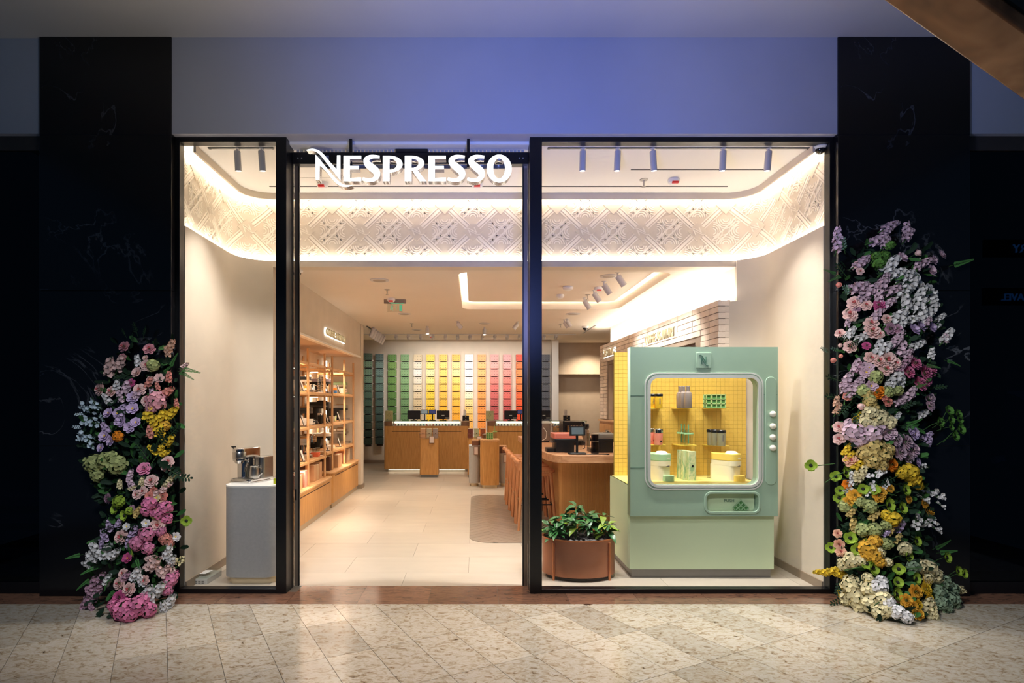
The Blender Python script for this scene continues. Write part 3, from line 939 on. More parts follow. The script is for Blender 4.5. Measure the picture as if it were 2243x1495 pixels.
# text frame on the brick wall: x runs from far to near, y into the wall
def brickframe(u, z): return Matrix(((-Ld.x, -Nd.x, 0, bw(u)), (-Ld.y, -Nd.y, 0, Y(u)), (0, 0, 1, z), (0, 0, 0, 1)))


wall_text('wall_sign', 'glowing COFFEE AS AN ART lettering on the pale brick wall', 'COFFEE AS AN ART', 0.17, 1.10, brickframe(6.98, 2.33))
wall_text('wall_sign', 'glowing TASTING lettering at the far end of the brick wall', 'TASTING', 0.17, 0.80, brickframe(9.35, 2.33))
wall_text('wall_sign', 'glowing lettering on the beige header above the wooden shelves', 'COFFEE LIFESTYLE', 0.135, 1.15, Matrix(((0, -1, 0, -1.97), (1, 0, 0, Y(7.70)), (0, 0, 1, 2.42), (0, 0, 0, 1))))

# ================================================================== ceiling fittings
def lamp(label, loc, to, length, r, group, watts=0, deg=50, arm=0.03, color=WARMW):
    t_ = thing('spotlight', label, 'spotlight', loc, 0, group)
    d = (Vector(to) - Vector(loc)).normalized()
    q = Vector((0, 0, -1)).rotation_difference(d).to_matrix().to_4x4()
    M = T(0, 0, -arm) @ q
    prof = [(r * 0.9, 0.0), (r, -0.006), (r, -length), (r * 0.9, -length), (r * 0.86, -length + 0.012)]
    MB().lathe([(a, b) for a, b in prof], 16, 0, M, cap=False).add([(r * 0.9 * math.cos(2 * PI * k / 16), r * 0.9 * math.sin(2 * PI * k / 16), 0) for k in range(16)], [tuple(range(16))], 0, M).build('housing', LAMPW, t_)
    MB().lathe([(r * 0.86, -length + 0.006), (0.001, -length + 0.004)], 16, 0, M, cap=False).build('lens', LENS, t_)
    MB().cyl((0, 0, -arm - 0.01), (0, 0, 0), r * 0.32, n=8).lathe([(r * 0.8, -0.006), (r * 0.8, 0)], 12).build('mount', LAMPW, t_)
    if watts:
        spot_light('spot_beam', Vector(loc) + Vector((0, 0, -arm)) + d * (length + 0.01), Vector(loc) + d * 3, watts, color, deg, 0.7, r * 0.8)
    return t_


# window display tracks
UT = 4.42
def track(label, px0, px1, py, u, z):
    t_ = thing('lighting_track', label, 'track', (PX((px0 + px1) / 2, u), Y(u), z))
    h = (PX(px1, u) - PX(px0, u)) / 2
    MB().box(-h, h, -0.012, 0.012, -0.004, 0.0).build('rail', BPLAST, t_)
    for s in (-1, 1): MB().box(s * h - 0.01, s * h + 0.01, -0.013, 0.013, -0.006, 0.0).build('end_cap', BPLAST, t_)
    return t_


track('slim black lighting track above the left display window', 459, 597, 324, UT, 3.548)
track('slim black lighting track above the right display window', 1202, 1772, 324, UT, 3.548)
for i, px in enumerate((519.5, 572.5)):
    x = PX(px, UT)
    lamp('white cylinder spotlight above the left window, %s from the left wall' % ORD[i], (x, Y(UT), 3.544), (x + 0.02 * i, Y(UT) + 0.25, 2), 0.155, 0.026, 'spotlights of the left window', 88, 85, 0.02)
for i, (px, dx) in enumerate(((1277, 0), (1353, 0), (1430, 0.16), (1584, 0.03), (1684, -0.03))):
    x = PX(px, UT)
    lamp('white cylinder spotlight above the right window, %s from the dark mullion' % ORD[i], (x, Y(UT), 3.544), (x + dx, Y(UT) + 0.22, 2), 0.155, 0.026, 'spotlights of the right window', 118, 80, 0.02)
# further display spotlights of the entrance, hidden behind the sign
for px in (740, 930, 1090):
    spot_light('entrance_downlight', (PX(px, 4.75), Y(4.75), 3.53), (PX(px, 4.75), Y(4.9), 0), 28, WARMW, 100, 0.8, 0.05)

# sales room spotlights
def ceil_u(py, z=2.85): return (z - EYE) * 1200 / (CY - py)
def clamp_lamp(label, px, py, dx, dy, group, w=0, z=2.85, ln=0.11, r=0.036, deg=55):
    u = ceil_u(py, z)
    lo = (PX(px, u), Y(u), z)
    return lamp(label, lo, (lo[0] + dx, lo[1] + dy, lo[2] - 1), ln, r, group, w, deg, 0.035)


g_ = 'spotlights in the light tray'
for i, (px, py) in enumerate(((1353, 596), (1323, 616), (1301, 635), (1280, 652))):
    u = 1.445 * 1200 / (880 - py)
    lo = (PX(px, u), Y(u), 2.945)
    lamp('white spotlight on the light tray panel, %s from the entrance' % ORD[i], lo, (lo[0] + 0.7, lo[1] + 0.1, lo[2] - 1), 0.13, 0.036, g_, 70, 80, 0.04)
g_ = 'spotlights on the open ceiling'
clamp_lamp('white spotlight tilted right on the aisle ceiling beyond the light tray', 1002, 703, 0.8, 0.2, g_, 20)
clamp_lamp('white spotlight tilted left on the aisle ceiling beyond the light tray', 1134, 704, -0.8, 0.2, g_, 20)
clamp_lamp('white upright spotlight on the aisle ceiling, close to the two tilted ones', 936, 714, 0.05, -0.2, g_, 20, r=0.033)
clamp_lamp('white upright spotlight between the two tilted spotlights, farther back', 1061, 716, 0.0, -0.2, g_, 20, r=0.033)
for i in range(2):
    clamp_lamp('white tilted spotlight of the pair near the dome camera, %s of the two' % ('left' if i == 0 else 'right'), 1236 + 6 * i, 700 - i * 2, 0.7, 0.0, 'pair of spotlights by the dome camera', 0, r=0.034)
# wall washers in front of the coloured box wall
g_ = 'wall washers before the box wall'
UW = 10.9
tz = 2.85
tr = thing('lighting_track', 'pale lighting track on the back ceiling before the colourful box wall', 'track', (-0.3, Y(UW), tz))
MB().box(-2.0, 2.3, -0.015, 0.015, -0.01, 0.0).build('rail', LAMPW, tr)
for s in (-2.0, 2.3): MB().box(s - 0.012, s + 0.012, -0.016, 0.016, -0.012, 0.0).build('end_cap', LAMPW, tr)
for i in range(13):
    px = 867 + i * 27.1 + (0 if i < 12 else 2)
    if i == 11 or i == 12: px = (1192, 1218)[i - 11]
    x = PX(px, UW)
    lamp('white wall washer spotlight before the box wall, %s in the row from the left' % ORD[i], (x, Y(UW), tz - 0.01), (x, Y(13.4), 1.75), 0.10, 0.034, g_, 44, 66, 0.03, WARMW)
for i in range(6):
    u = 9.9 + i * 0.25
    x = -2.35 + i * 0.0
    lo = (PX(819 + i * 4.6, u), Y(u), 2.85)
    lamp('pale spotlight in the angled cluster left of the box wall, %s from pier' % ORD[i], lo, (lo[0] - 0.55, lo[1] + 0.5, lo[2] - 1), 0.17, 0.036, 'angled spotlights by the left pier', 14 if i % 2 else 0, 60, 0.02)
tk = thing('lighting_track', 'short dark track leading to the angled spotlight cluster', 'track', (PX(808, 9.9), Y(9.95), 2.85))
MB().box(-0.012, 0.012, -0.25, 0.3, -0.01, 0).build('rail', BPLAST, tk); MB().box(-0.013, 0.013, 0.29, 0.31, -0.012, 0).build('end_cap', BPLAST, tk)


def disc(label, name, cat, px, py, rpx, z=2.85, u=None):
    u = u or ceil_u(py, z)
    t_ = thing(name, label, cat, (PX(px, u), Y(u), z))
    r = rpx * u / 1200
    m = mat('grey speaker mesh', (176, 164, 150), 0.7, var=0.05)
    MB().lathe([(r, 0), (r, -0.006), (r * 0.92, -0.009)], 24).build('rim', LAMPW, t_)
    MB().lathe([(r * 0.9, -0.0085), (0.001, -0.0105)], 24, cap=False).build('grille', m, t_)


disc('large round grey ceiling speaker above the shop entrance aisle', 'ceiling_speaker', 'speaker', 831, 613, 21)
disc('round ceiling speaker just past the exit light', 'ceiling_speaker', 'speaker', 886, 687, 14)
disc('small round ceiling speaker beyond the sprinkler in the aisle', 'ceiling_speaker', 'speaker', 913, 722, 11)
disc('round ceiling speaker above the upright spotlight', 'ceiling_speaker', 'speaker', 1061, 708, 12)
disc('round grey speaker inside the light tray', 'ceiling_speaker', 'speaker', 1334, 604, 20, 2.945)
disc('round speaker right behind the light tray by the tilted pair', 'ceiling_speaker', 'speaker', 1255, 687, 16)


def sprinkler(label, px, py, z=2.85, s=1.0):
    u = ceil_u(py, z); t_ = thing('sprinkler', label, 'sprinkler', (PX(px, u), Y(u), z))
    MB().lathe([(0.034 * s, 0), (0.034 * s, -0.006), (0.02 * s, -0.01)], 14).build('rose', STEEL, t_)
    MB().cyl((0, 0, -0.06 * s), (0, 0, -0.008), 0.007 * s, n=8).lathe([(0.018 * s, -0.064 * s), (0.018 * s, -0.06 * s)], 10).build('head', STEEL, t_)


sprinkler('chrome fire sprinkler on the front ceiling of the right window', 1410, 393, 3.55, 1.1)
sprinkler('small fire sprinkler ahead of the exit light', 848, 634)
sprinkler('fire sprinkler between the exit light and the box wall', 902, 708)
sprinkler('fire sprinkler among the light tray spotlights', 1287, 645, 2.945)
sprinkler('fire sprinkler beside the tilted spotlight pair', 1228, 709)


def detector(label, px, py, z=2.85, red=True, s=1.0):
    u = ceil_u(py, z); t_ = thing('smoke_detector', label, 'detector', (PX(px, u), Y(u), z))
    MB().lathe([(0.05 * s, 0), (0.055 * s, -0.012), (0.05 * s, -0.035), (0.03 * s, -0.05)], 16).build('housing', WHITE, t_)
    if red: MB().box(-0.028 * s, 0.028 * s, -0.052 * s, -0.03 * s, -0.052, -0.034).build('red_indicator', mat('red lens', (190, 30, 28), 0.3, emit=0.3), t_)


detector('white detector with red lens behind the N of the shop sign', 706, 400, 3.55)
detector('white detector with red lens behind the last letters of the shop sign', 1045, 400, 3.55)
detector('white detector with red lens on the front ceiling of the right window', 1476, 392, 3.55)
detector('white detector with red lens just before the exit light', 857, 653)
detector('white detector with red lens among the light tray spotlights', 1311, 629, 2.945)
detector('plain white round detector in the light tray, nearer one', 1244, 627, 2.945, False, 1.2)
detector('plain white round detector in the light tray, farther one', 1227, 645, 2.945, False)
detector('small white detector far back above the first counter', 945, 734, 2.85, True)


def dome(label, px, py, z, s=1.0):
    u = ceil_u(py, z); t_ = thing('dome_camera', label, 'camera', (PX(px, u), Y(u), z))
    MB().lathe([(0.056 * s, 0), (0.058 * s, -0.02), (0.046 * s, -0.034)], 18).build('housing', WHITE, t_)
    MB().ball((0, 0, -0.03 * s), 0.042 * s, 16, 0).build('dome_lens', mat('smoked dome', (20, 20, 24), 0.08, coat=0.6), t_)


dome('white dome camera in the upper right corner of the shop window', 1797, 318, 3.55, 1.0)
dome('white dome camera beside the sliding door at the left header', 651, 590, 2.85)
dome('white dome camera on the ceiling before the brick wall', 1282, 714, 2.85, 1.1)

u = ceil_u(656)
ex = thing('exit_light', 'grey emergency exit light with green running man panel on the ceiling', 'exit sign', (PX(865, u), Y(u), 2.85))
MB().prism(rrect(-0.145, 0.145, -0.03, 0.03, 0.02, 4), -0.05, 0).build('housing', mat('taupe housing', (140, 126, 112), 0.5, var=0.04), ex)
MB().box(-0.05, 0.12, -0.031, -0.028, -0.058, -0.05).build('led_row', GREENLED, ex)
MB().box(-0.10, 0.10, -0.003, 0.003, -0.165, -0.05).build('clear_panel', CLEAR, ex, smooth=0)
pm = MB()
pm.box(0.06, 0.095, -0.006, -0.004, -0.15, -0.065)
pm.box(0.015, 0.022, -0.006, -0.004, -0.13, -0.075)
pm.ball((-0.035, -0.005, -0.075), 0.008, 8); pm.tube([(-0.036, -0.005, -0.085), (-0.045, -0.005, -0.11), (-0.06, -0.005, -0.14)], 0.005)
pm.tube([(-0.045, -0.005, -0.108), (-0.03, -0.005, -0.122), (-0.032, -0.005, -0.145)], 0.005); pm.tube([(-0.055, -0.005, -0.098), (-0.04, -0.005, -0.09), (-0.02, -0.005, -0.1)], 0.004)
pm.build('running_man_symbol', GREENLED, ex)
u = ceil_u(721)
sd = thing('slot_diffuser', 'black slot air diffuser on the ceiling before the brick wall end', 'vent', (PX(1290, u), Y(u), 2.85))
MB().box(-0.01, 0.01, -0.6, 0.6, -0.004, 0).build('slot', BPLAST, sd); MB().box(-0.016, -0.01, -0.61, 0.61, -0.006, 0).box(0.01, 0.016, -0.61, 0.61, -0.006, 0).build('flange', LAMPW, sd)

# shop sign glow comes from the letters themselves

# lit signs across the mall, seen only mirrored in the dark glass on the right
for body, px, py, size, lab, colr in (('RY', 2234, 545, 0.30, 'thin blue lit RY letters across the mall, mirrored in the dark right glass', (60, 130, 220)), ('TRAVEL', 2232, 651, 0.26, 'blue lit TRAVEL letters across the mall, mirrored in the dark right glass', (50, 120, 210))):
    yv = 2 * Y(4.305) + 6.0
    t_ = thing('mall_sign', lab, 'sign', ((px - CX) / F * yv, -6.0, EYE - (py - CY) / F * yv))
    me = text_mesh('letters', body, size, 0.03, [emat('far sign ' + body, colr, 1.2)])
    me.transform(Matrix(((-1, 0, 0, 0), (0, 0, 1, 0), (0, 1, 0, 0), (0, 0, 0, 1))))
    link_mesh('lettering', me, t_, kind='stuff')
    MB().box(-0.9, 0.9, -0.08, -0.03, -0.2, 0.25).build('sign_board', BLACK, t_)

# ================================================================== coloured box wall
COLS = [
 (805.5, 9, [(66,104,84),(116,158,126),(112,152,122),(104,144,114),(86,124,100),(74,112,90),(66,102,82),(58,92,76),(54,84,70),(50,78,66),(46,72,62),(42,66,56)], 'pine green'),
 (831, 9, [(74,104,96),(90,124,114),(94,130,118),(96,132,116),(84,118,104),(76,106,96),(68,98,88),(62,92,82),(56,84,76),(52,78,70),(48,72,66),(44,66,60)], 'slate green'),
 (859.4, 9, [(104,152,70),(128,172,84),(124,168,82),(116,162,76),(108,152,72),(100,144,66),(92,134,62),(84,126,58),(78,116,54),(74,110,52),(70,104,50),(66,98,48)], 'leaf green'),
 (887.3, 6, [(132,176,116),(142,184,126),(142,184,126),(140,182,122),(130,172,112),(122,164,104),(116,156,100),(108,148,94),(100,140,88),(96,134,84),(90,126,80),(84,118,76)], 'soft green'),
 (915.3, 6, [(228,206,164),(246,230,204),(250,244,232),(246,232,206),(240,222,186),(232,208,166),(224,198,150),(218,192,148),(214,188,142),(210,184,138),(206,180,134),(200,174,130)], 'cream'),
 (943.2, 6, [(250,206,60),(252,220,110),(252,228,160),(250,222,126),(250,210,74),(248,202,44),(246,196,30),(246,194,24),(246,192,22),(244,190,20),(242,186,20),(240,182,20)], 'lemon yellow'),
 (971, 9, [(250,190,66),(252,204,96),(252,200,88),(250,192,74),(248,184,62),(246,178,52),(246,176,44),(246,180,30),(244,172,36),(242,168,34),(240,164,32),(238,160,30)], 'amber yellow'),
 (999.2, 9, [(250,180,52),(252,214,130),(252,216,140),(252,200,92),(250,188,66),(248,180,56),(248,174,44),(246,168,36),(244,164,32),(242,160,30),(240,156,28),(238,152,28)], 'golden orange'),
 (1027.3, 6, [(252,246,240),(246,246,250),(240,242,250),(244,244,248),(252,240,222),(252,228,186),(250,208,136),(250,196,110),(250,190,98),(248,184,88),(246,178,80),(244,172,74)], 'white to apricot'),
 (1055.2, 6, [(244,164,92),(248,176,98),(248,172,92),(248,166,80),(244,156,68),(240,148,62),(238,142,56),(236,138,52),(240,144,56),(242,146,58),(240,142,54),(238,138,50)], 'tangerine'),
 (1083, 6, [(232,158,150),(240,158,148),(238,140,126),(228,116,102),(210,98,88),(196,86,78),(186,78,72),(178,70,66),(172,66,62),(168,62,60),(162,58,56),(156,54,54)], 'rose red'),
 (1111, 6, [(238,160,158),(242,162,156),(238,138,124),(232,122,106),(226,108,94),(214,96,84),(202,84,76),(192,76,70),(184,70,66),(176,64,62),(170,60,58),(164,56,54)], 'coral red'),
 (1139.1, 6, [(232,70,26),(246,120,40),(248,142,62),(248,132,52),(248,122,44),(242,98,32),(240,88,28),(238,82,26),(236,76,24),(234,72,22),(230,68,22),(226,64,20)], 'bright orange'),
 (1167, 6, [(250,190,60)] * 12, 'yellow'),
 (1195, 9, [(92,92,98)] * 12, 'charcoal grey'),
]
box_cache = {}
uW = 13.36
for ci, (px, nd, cols, cname) in enumerate(COLS):
    u = (13.0, 13.2)[ci] if ci < 2 else uW
    x = PX(px, u); s_ = u / 1200
    rail = MB().box(-0.075, 0.075, -0.006, 0.006, 0, 2.205).build('trim_7', mat('dark box rail', (58, 48, 42), 0.6, var=0.05), None, loc=(x, Y(u) + 0.07, 0.44)); tag(rail, kind='structure')
    if ci < 2: rail.rotation_euler = (0, 0, (0.35, 0.2)[ci])
    for r in range(12):
        z0 = PZ(776.5 + r * 16.36, 13.36) - 0.155 - 0.0
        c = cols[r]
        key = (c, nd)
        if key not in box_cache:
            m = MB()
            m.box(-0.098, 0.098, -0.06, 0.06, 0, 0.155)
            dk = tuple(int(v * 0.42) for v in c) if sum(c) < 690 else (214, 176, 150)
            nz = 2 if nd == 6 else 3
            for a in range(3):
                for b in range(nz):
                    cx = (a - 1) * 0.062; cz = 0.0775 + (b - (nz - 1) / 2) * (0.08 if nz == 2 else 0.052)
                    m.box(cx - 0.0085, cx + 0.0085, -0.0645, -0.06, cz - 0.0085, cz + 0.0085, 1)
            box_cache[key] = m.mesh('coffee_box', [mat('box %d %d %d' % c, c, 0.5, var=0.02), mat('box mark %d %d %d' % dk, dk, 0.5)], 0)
        if r < 12 and px > 840 and px < 1028 and z0 + 0.155 < 0.88: continue
        if px > 1065 and z0 + 0.155 < 0.88: continue
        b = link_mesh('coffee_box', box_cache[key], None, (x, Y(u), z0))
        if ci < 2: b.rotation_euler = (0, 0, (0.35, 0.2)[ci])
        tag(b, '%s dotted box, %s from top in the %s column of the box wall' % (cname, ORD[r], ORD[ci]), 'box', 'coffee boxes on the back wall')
    if ci < 3:
        for r in range(11):
            tg_ = MB().box(0.07, 0.10, -0.066, -0.06, 0, 0.016).build('price_tab', WHITE, rail)
            tg_.location = (0, -0.07, PZ(776.5 + r * 16.36, 13.36) - 0.155 - 0.02 - 0.44)

# ================================================================== wooden shelving in the left niche
SH = thing('shelf_unit', 'open oak shelf unit with round posts standing in the left niche', 'shelf', (-2.29, Y(8.2), 0))
def shx(x, u, z): return (x + 2.29, Y(u) - Y(8.2), z)


PU = (5.9, 6.83, 7.59, 7.99, 8.73, 9.38)
for i, u in enumerate(PU):
    zb = 0.465 if u < 7.7 else 0.515
    for x in (-2.08, -2.50):
        MB().cyl((0, 0, 0), (0, 0, 2.17 - zb), 0.0165, n=12).build('post', OAKV, SH, loc=shx(x, u, zb))
for seg_ in ((5.7, 7.66, 0.0), (7.72, 9.43, 0.0)):
    u0, u1, _ = seg_
    for z, nm in ((1.60, 'shelf'), (1.165, 'shelf'), (0.735 if u0 < 6 else 0.765, 'shelf')):
        MB().box(-0.215, 0.2, 0, Y(u1) - Y(u0), 0, 0.022).build('shelf_board', OAKH, SH, loc=shx(-2.29, u0, z + 0.008), bev=0.002)
        MB().box(0.19, 0.215, 0, Y(u1) - Y(u0), -0.012, 0.02).build('shelf_rail', OAKH, SH, loc=shx(-2.29, u0, z), bev=0.003)
        MB().box(-0.215, -0.19, 0, Y(u1) - Y(u0), -0.012, 0.02).build('shelf_rail', OAKH, SH, loc=shx(-2.29, u0, z), bev=0.003)
    for x in (-2.09, -2.49): MB().box(-0.012, 0.012, 0, Y(u1) - Y(u0), 0, 0.035).build('top_rail', OAKH, SH, loc=shx(x, u0, 1.965), bev=0.003)
    MB().box(-0.012, 0.012, 0, Y(u1) - Y(u0), 0, 0.03).build('top_rail', OAKH, SH, loc=shx(-2.29, u0, 1.995), bev=0.003)
for u in PU:
    MB().box(-0.2, 0.2, -0.011, 0.011, 0, 0.03).build('cross_bar', OAKH, SH, loc=shx(-2.29, u, 1.935), bev=0.003)
    for z in (1.578, 1.143, 0.72): MB().box(-0.2, 0.2, -0.011, 0.011, 0, 0.028).build('cross_bar', OAKH, SH, loc=shx(-2.29, u, z), bev=0.003)
for u in (7.70,):
    st = MB().box(-0.010, 0.010, -0.012, 0.012, 0, 1.6).build('light_strip', emat('shelf strip light', (255, 240, 215), 7), SH, loc=shx(-2.53, 9.34, 0.6))
for u, z in ((6.9, 1.93), (6.9, 1.57), (7.85, 1.93), (7.85, 1.57)):
    MB().box(-0.05, 0.05, -0.02, 0.02, -0.008, 0).build('shelf_lamp', emat('shelf lamp', (255, 240, 215), 6), SH, loc=shx(-2.3, u, z))
for u, z in ((6.2, 2.22), (7.2, 2.22), (8.6, 2.22)):
    spot_light('shelf_light', (-2.2, Y(u), z), (-2.38, Y(u), 0.5), 42, (1.0, 0.80, 0.60), 120, 0.8, 0.03)

for z in (1.92, 1.56, 1.125, 0.70):
    for u in (6.6, 8.6):
        area_light('shelf_light', (-2.27, Y(u), z), (-2.33, Y(u), 0), 6.5, (1.0, 0.80, 0.60), 0.06, 1.5)


def cabinet(name, label, u0, u1, ztop, radius, over):
    L_ = Y(u1) - Y(u0)
    t_ = thing(name, label, 'cabinet', (-2.29, Y(u0), 0))
    MB().box(-0.28, 0.27, 0.03, L_ - 0.03, 0, 0.075).build('kick_plate', mat('champagne kick', (190, 170, 140), 0.35, 0.4, var=0.04), t_)
    MB().prism(rrect(-0.29, 0.29, 0, L_, radius, 5), 0.075, ztop - 0.025).build('carcass', OAK, t_)
    MB().prism(rrect(-0.29, 0.30 + over, -over, L_, radius + over, 5), ztop - 0.022, ztop).build('top_board', OAKH, t_, bev=0.003)
    MB().box(0.2905, 0.293, 0.16, L_ - 0.12, ztop - 0.07, ztop - 0.06).build('finger_groove', mat('groove shadow', (60, 36, 18), 0.8), t_)  # flat strip for the groove, its shadow put into the dark colour
    return t_


cabinet('low_cabinet', 'low oak cabinet under the shelves, nearer to the shop window', 5.55, 7.66, 0.462, 0.02, 0.0)
cabinet('low_cabinet', 'slightly taller oak cabinet with rounded near corner under the far shelves', 7.71, 9.44, 0.512, 0.06, 0.012)


def part(t_, name, m, mats, bev=0.0, loc=None): return m.build(name, mats, t_, bev=bev, loc=loc)


def machine(label, loc, w_, d_, h, body, top, rz=0.0, style=0, group=None, name='coffee_machine', cup=None, tank=True):
    """capsule machine: body column, overhanging head, coloured lid, spout, drip tray, tank; it faces -y"""
    t_ = thing(name, label, 'coffee machine', loc, rz, group)
    hz = h * 0.62
    part(t_, 'body', MB().prism(rrect(-w_ / 2, w_ / 2, -d_ * 0.05, d_ / 2, w_ * 0.2, 4), 0.0, hz), body)
    part(t_, 'head', MB().prism(rrect(-w_ / 2, w_ / 2, -d_ / 2, d_ / 2, w_ * 0.28, 5), hz, h * 0.74), body)
    part(t_, 'lid', MB().prism(rrect(-w_ / 2, w_ / 2, -d_ / 2, d_ / 2, w_ * 0.28, 5), h * 0.74 + 0.002, h * 0.93), top, 0.004)
    part(t_, 'lever', MB().prism(rrect(-w_ * 0.3, w_ * 0.3, -d_ * 0.4, d_ * 0.1, w_ * 0.2, 5), h * 0.93, h, taper=rrect(-w_ * 0.2, w_ * 0.2, -d_ * 0.34, d_ * 0.04, w_ * 0.15, 5)), CHROME if style else top)
    part(t_, 'spout', MB().box(-w_ * 0.08, w_ * 0.08, -d_ * 0.42, -d_ * 0.3, hz - 0.025, hz).cyl((0, -d_ * 0.36, hz - 0.035), (0, -d_ * 0.36, hz - 0.02), w_ * 0.05, n=8), BPLAST)
    part(t_, 'drip_tray', MB().prism(rrect(-w_ * 0.36, w_ * 0.36, -d_ * 0.62, -d_ * 0.05, w_ * 0.2, 4), 0.0, h * 0.14), top if not style else STEEL)
    if tank: part(t_, 'water_tank', MB().prism(rrect(-w_ * 0.36, w_ * 0.36, d_ / 2, d_ / 2 + d_ * 0.18, w_ * 0.1, 3), 0.0, h * 0.75), CLEAR)
    return t_


MWHITE = mat('machine white', (238, 232, 220), 0.35, var=0.02)
MMINT = mat('machine mint', (176, 214, 168), 0.35, var=0.02)
MLILAC = mat('machine lilac', (206, 196, 218), 0.35, var=0.02)
MCREAM = mat('machine cream', (244, 234, 200), 0.35, var=0.02)
MYEL = mat('machine yellow', (246, 214, 104), 0.35, var=0.02)
ORG = mat('orange card', (240, 146, 50), 0.5); BLU = mat('blue card', (40, 110, 190), 0.5); CYA = mat('cyan card', (60, 176, 206), 0.5); RED_ = mat('red card', (214, 92, 60), 0.5)


def tablet(label, px, u, z, rz=PI / 2 + 0.12, g='price tablets on the shelves', h=0.15):
    t_ = thing('price_tablet', label, 'tablet', (PX(px, u), Y(u), z), rz, g)
    M = RX(-0.32)
    part(t_, 'frame', MB().box(-0.055, 0.055, -0.005, 0.005, 0.004, h, 0, M), DGREY, 0.002)
    part(t_, 'screen', MB().box(-0.05, 0.05, -0.0065, -0.005, 0.012, h - 0.008, 0, M), mat('tablet white', (220, 214, 206), 0.3))
    part(t_, 'foot', MB().box(-0.05, 0.05, -0.02, 0.07, 0, 0.005), DGREY)


S1, S2, S3, S3b, CT, CT2 = 1.63, 1.195, 0.765, 0.795, 0.462, 0.512
RM = PI / 2      # shelf goods face the aisle (+x)
def sp(px, X, z): u = UX(px, X); return (X, Y(u), z)


# top shelf
machine('black machine with steel arms at the near end of the top shelf', sp(655, -2.27, S1), 0.16, 0.30, 0.21, MWHITE, BPLAST, RM, 1)
def capsule_stack(label, loc, cols):
    t_ = thing('card_stack', label, 'display', loc, RM)
    part(t_, 'stand', MB().box(-0.045, 0.045, -0.03, 0.03, 0, 0.012), mat('olive stand', (120, 124, 96), 0.5))
    for i, c in enumerate(cols):
        part(t_, 'card_cube', MB().box((i % 2) * 0.042 - 0.042, (i % 2) * 0.042 - 0.002, -0.02, 0.02, 0.012 + (i // 2) * 0.042, 0.052 + (i // 2) * 0.042), c, 0.002)
capsule_stack('blue, red and cyan cube stack before the near top shelf machine', sp(652, -2.12, S1), [BPLAST, CYA, BLU, RED_])
tablet('price tablet beside the cube stack on the near top shelf', 666, UX(666, -2.13), S1)
capsule_stack('orange and white cube stack left of the first shelf post', sp(670, -2.3, S1), [MWHITE, MWHITE, ORG, ORG])
jg = thing('milk_jug', 'silver milk jug on the top shelf right of the first post', 'jug', sp(684, -2.2, S1), 0.6)
part(jg, 'body', MB().lathe([(0.035, 0), (0.045, 0.01), (0.042, 0.06), (0.034, 0.11)], 16), CHROME)
part(jg, 'handle', MB().tube([(0.036, 0, 0.1), (0.075, 0, 0.085), (0.075, 0, 0.04), (0.042, 0, 0.025)], 0.005), CHROME)
machine('black machine with lilac lid on the top shelf between two posts', sp(699, -2.36, S1), 0.2, 0.34, 0.235, BPLAST, MLILAC, RM)
ct = thing('capsule_tower', 'clear tower of silver capsules before the lilac lidded machine', 'capsule holder', sp(702, -2.17, S1))
part(ct, 'base', MB().box(-0.045, 0.045, -0.045, 0.045, 0, 0.01), WHITE)
for i in range(8):
    for x in (-0.022, 0.022):
        part(ct, 'capsule', MB().lathe([(0.012, 0), (0.019, 0.018), (0.019, 0.022)], 8), CHROME, loc=(x, 0, 0.012 + i * 0.027))
part(ct, 'tube', MB().box(-0.044, 0.044, -0.024, 0.024, 0.01, 0.245), CLEAR)
tablet('price tablet right of the second post on the top shelf', 719, UX(719, -2.13), S1)
capsule_stack('yellow over blue cube stack on the far top shelf', sp(734, -2.2, S1), [BLU, BLU, ORG, ORG])
machine('white machine with mint green lid on the far top shelf', sp(741, -2.36, S1), 0.17, 0.3, 0.22, MWHITE, MMINT, RM)
tablet('price tablet before the mint lidded machine', 745, UX(745, -2.14), S1)
def cup(label, loc, m, s=1.0, name='cup', cat='cup'):
    t_ = thing(name, label, cat, loc)
    part(t_, 'bowl', MB().lathe([(0.02 * s, 0), (0.03 * s, 0.01 * s), (0.037 * s, 0.075 * s), (0.033 * s, 0.072 * s), (0.026 * s, 0.012 * s), (0.001, 0.01 * s)], 14, cap=False), m)
    part(t_, 'handle', MB().tube([(0.034 * s, 0, 0.062 * s), (0.056 * s, 0, 0.055 * s), (0.056 * s, 0, 0.03 * s), (0.031 * s, 0, 0.022 * s)], 0.004 * s), m)
cup('pastel pink and green cup at the far end of the top shelf', sp(750, -2.18, S1), mat('pastel cup', (232, 206, 196), 0.4), 1.3)
# middle shelf
machine('black espresso machine at the near end of the middle shelf', sp(656, -2.32, S2), 0.22, 0.32, 0.25, BPLAST, BPLAST, RM, 1)
cup('green cup under a white one on the near middle shelf', sp(647, -2.12, S2), mat('sage cup', (150, 160, 128), 0.4), 1.0)
cup('white mug left of the first post on the middle shelf', sp(664, -2.2, S2), MWHITE, 1.3)
tablet('price tablet by the white mug on the near middle shelf', 668, UX(668, -2.12), S2)
cup('white mug right of the first post on the middle shelf', sp(680, -2.16, S2), MWHITE, 1.1)
machine('tall black machine on the middle shelf behind the second post', sp(699, -2.38, S2), 0.24, 0.34, 0.33, BPLAST, BPLAST, RM)
fr_ = thing('milk_frother', 'round black milk frother base on the middle shelf', 'frother', sp(688, -2.22, S2))
part(fr_, 'base', MB().lathe([(0.055, 0), (0.06, 0.02), (0.045, 0.05), (0.02, 0.062)], 16), BPLAST); part(fr_, 'knob', MB().ball((0, 0, 0.066), 0.012), BPLAST)
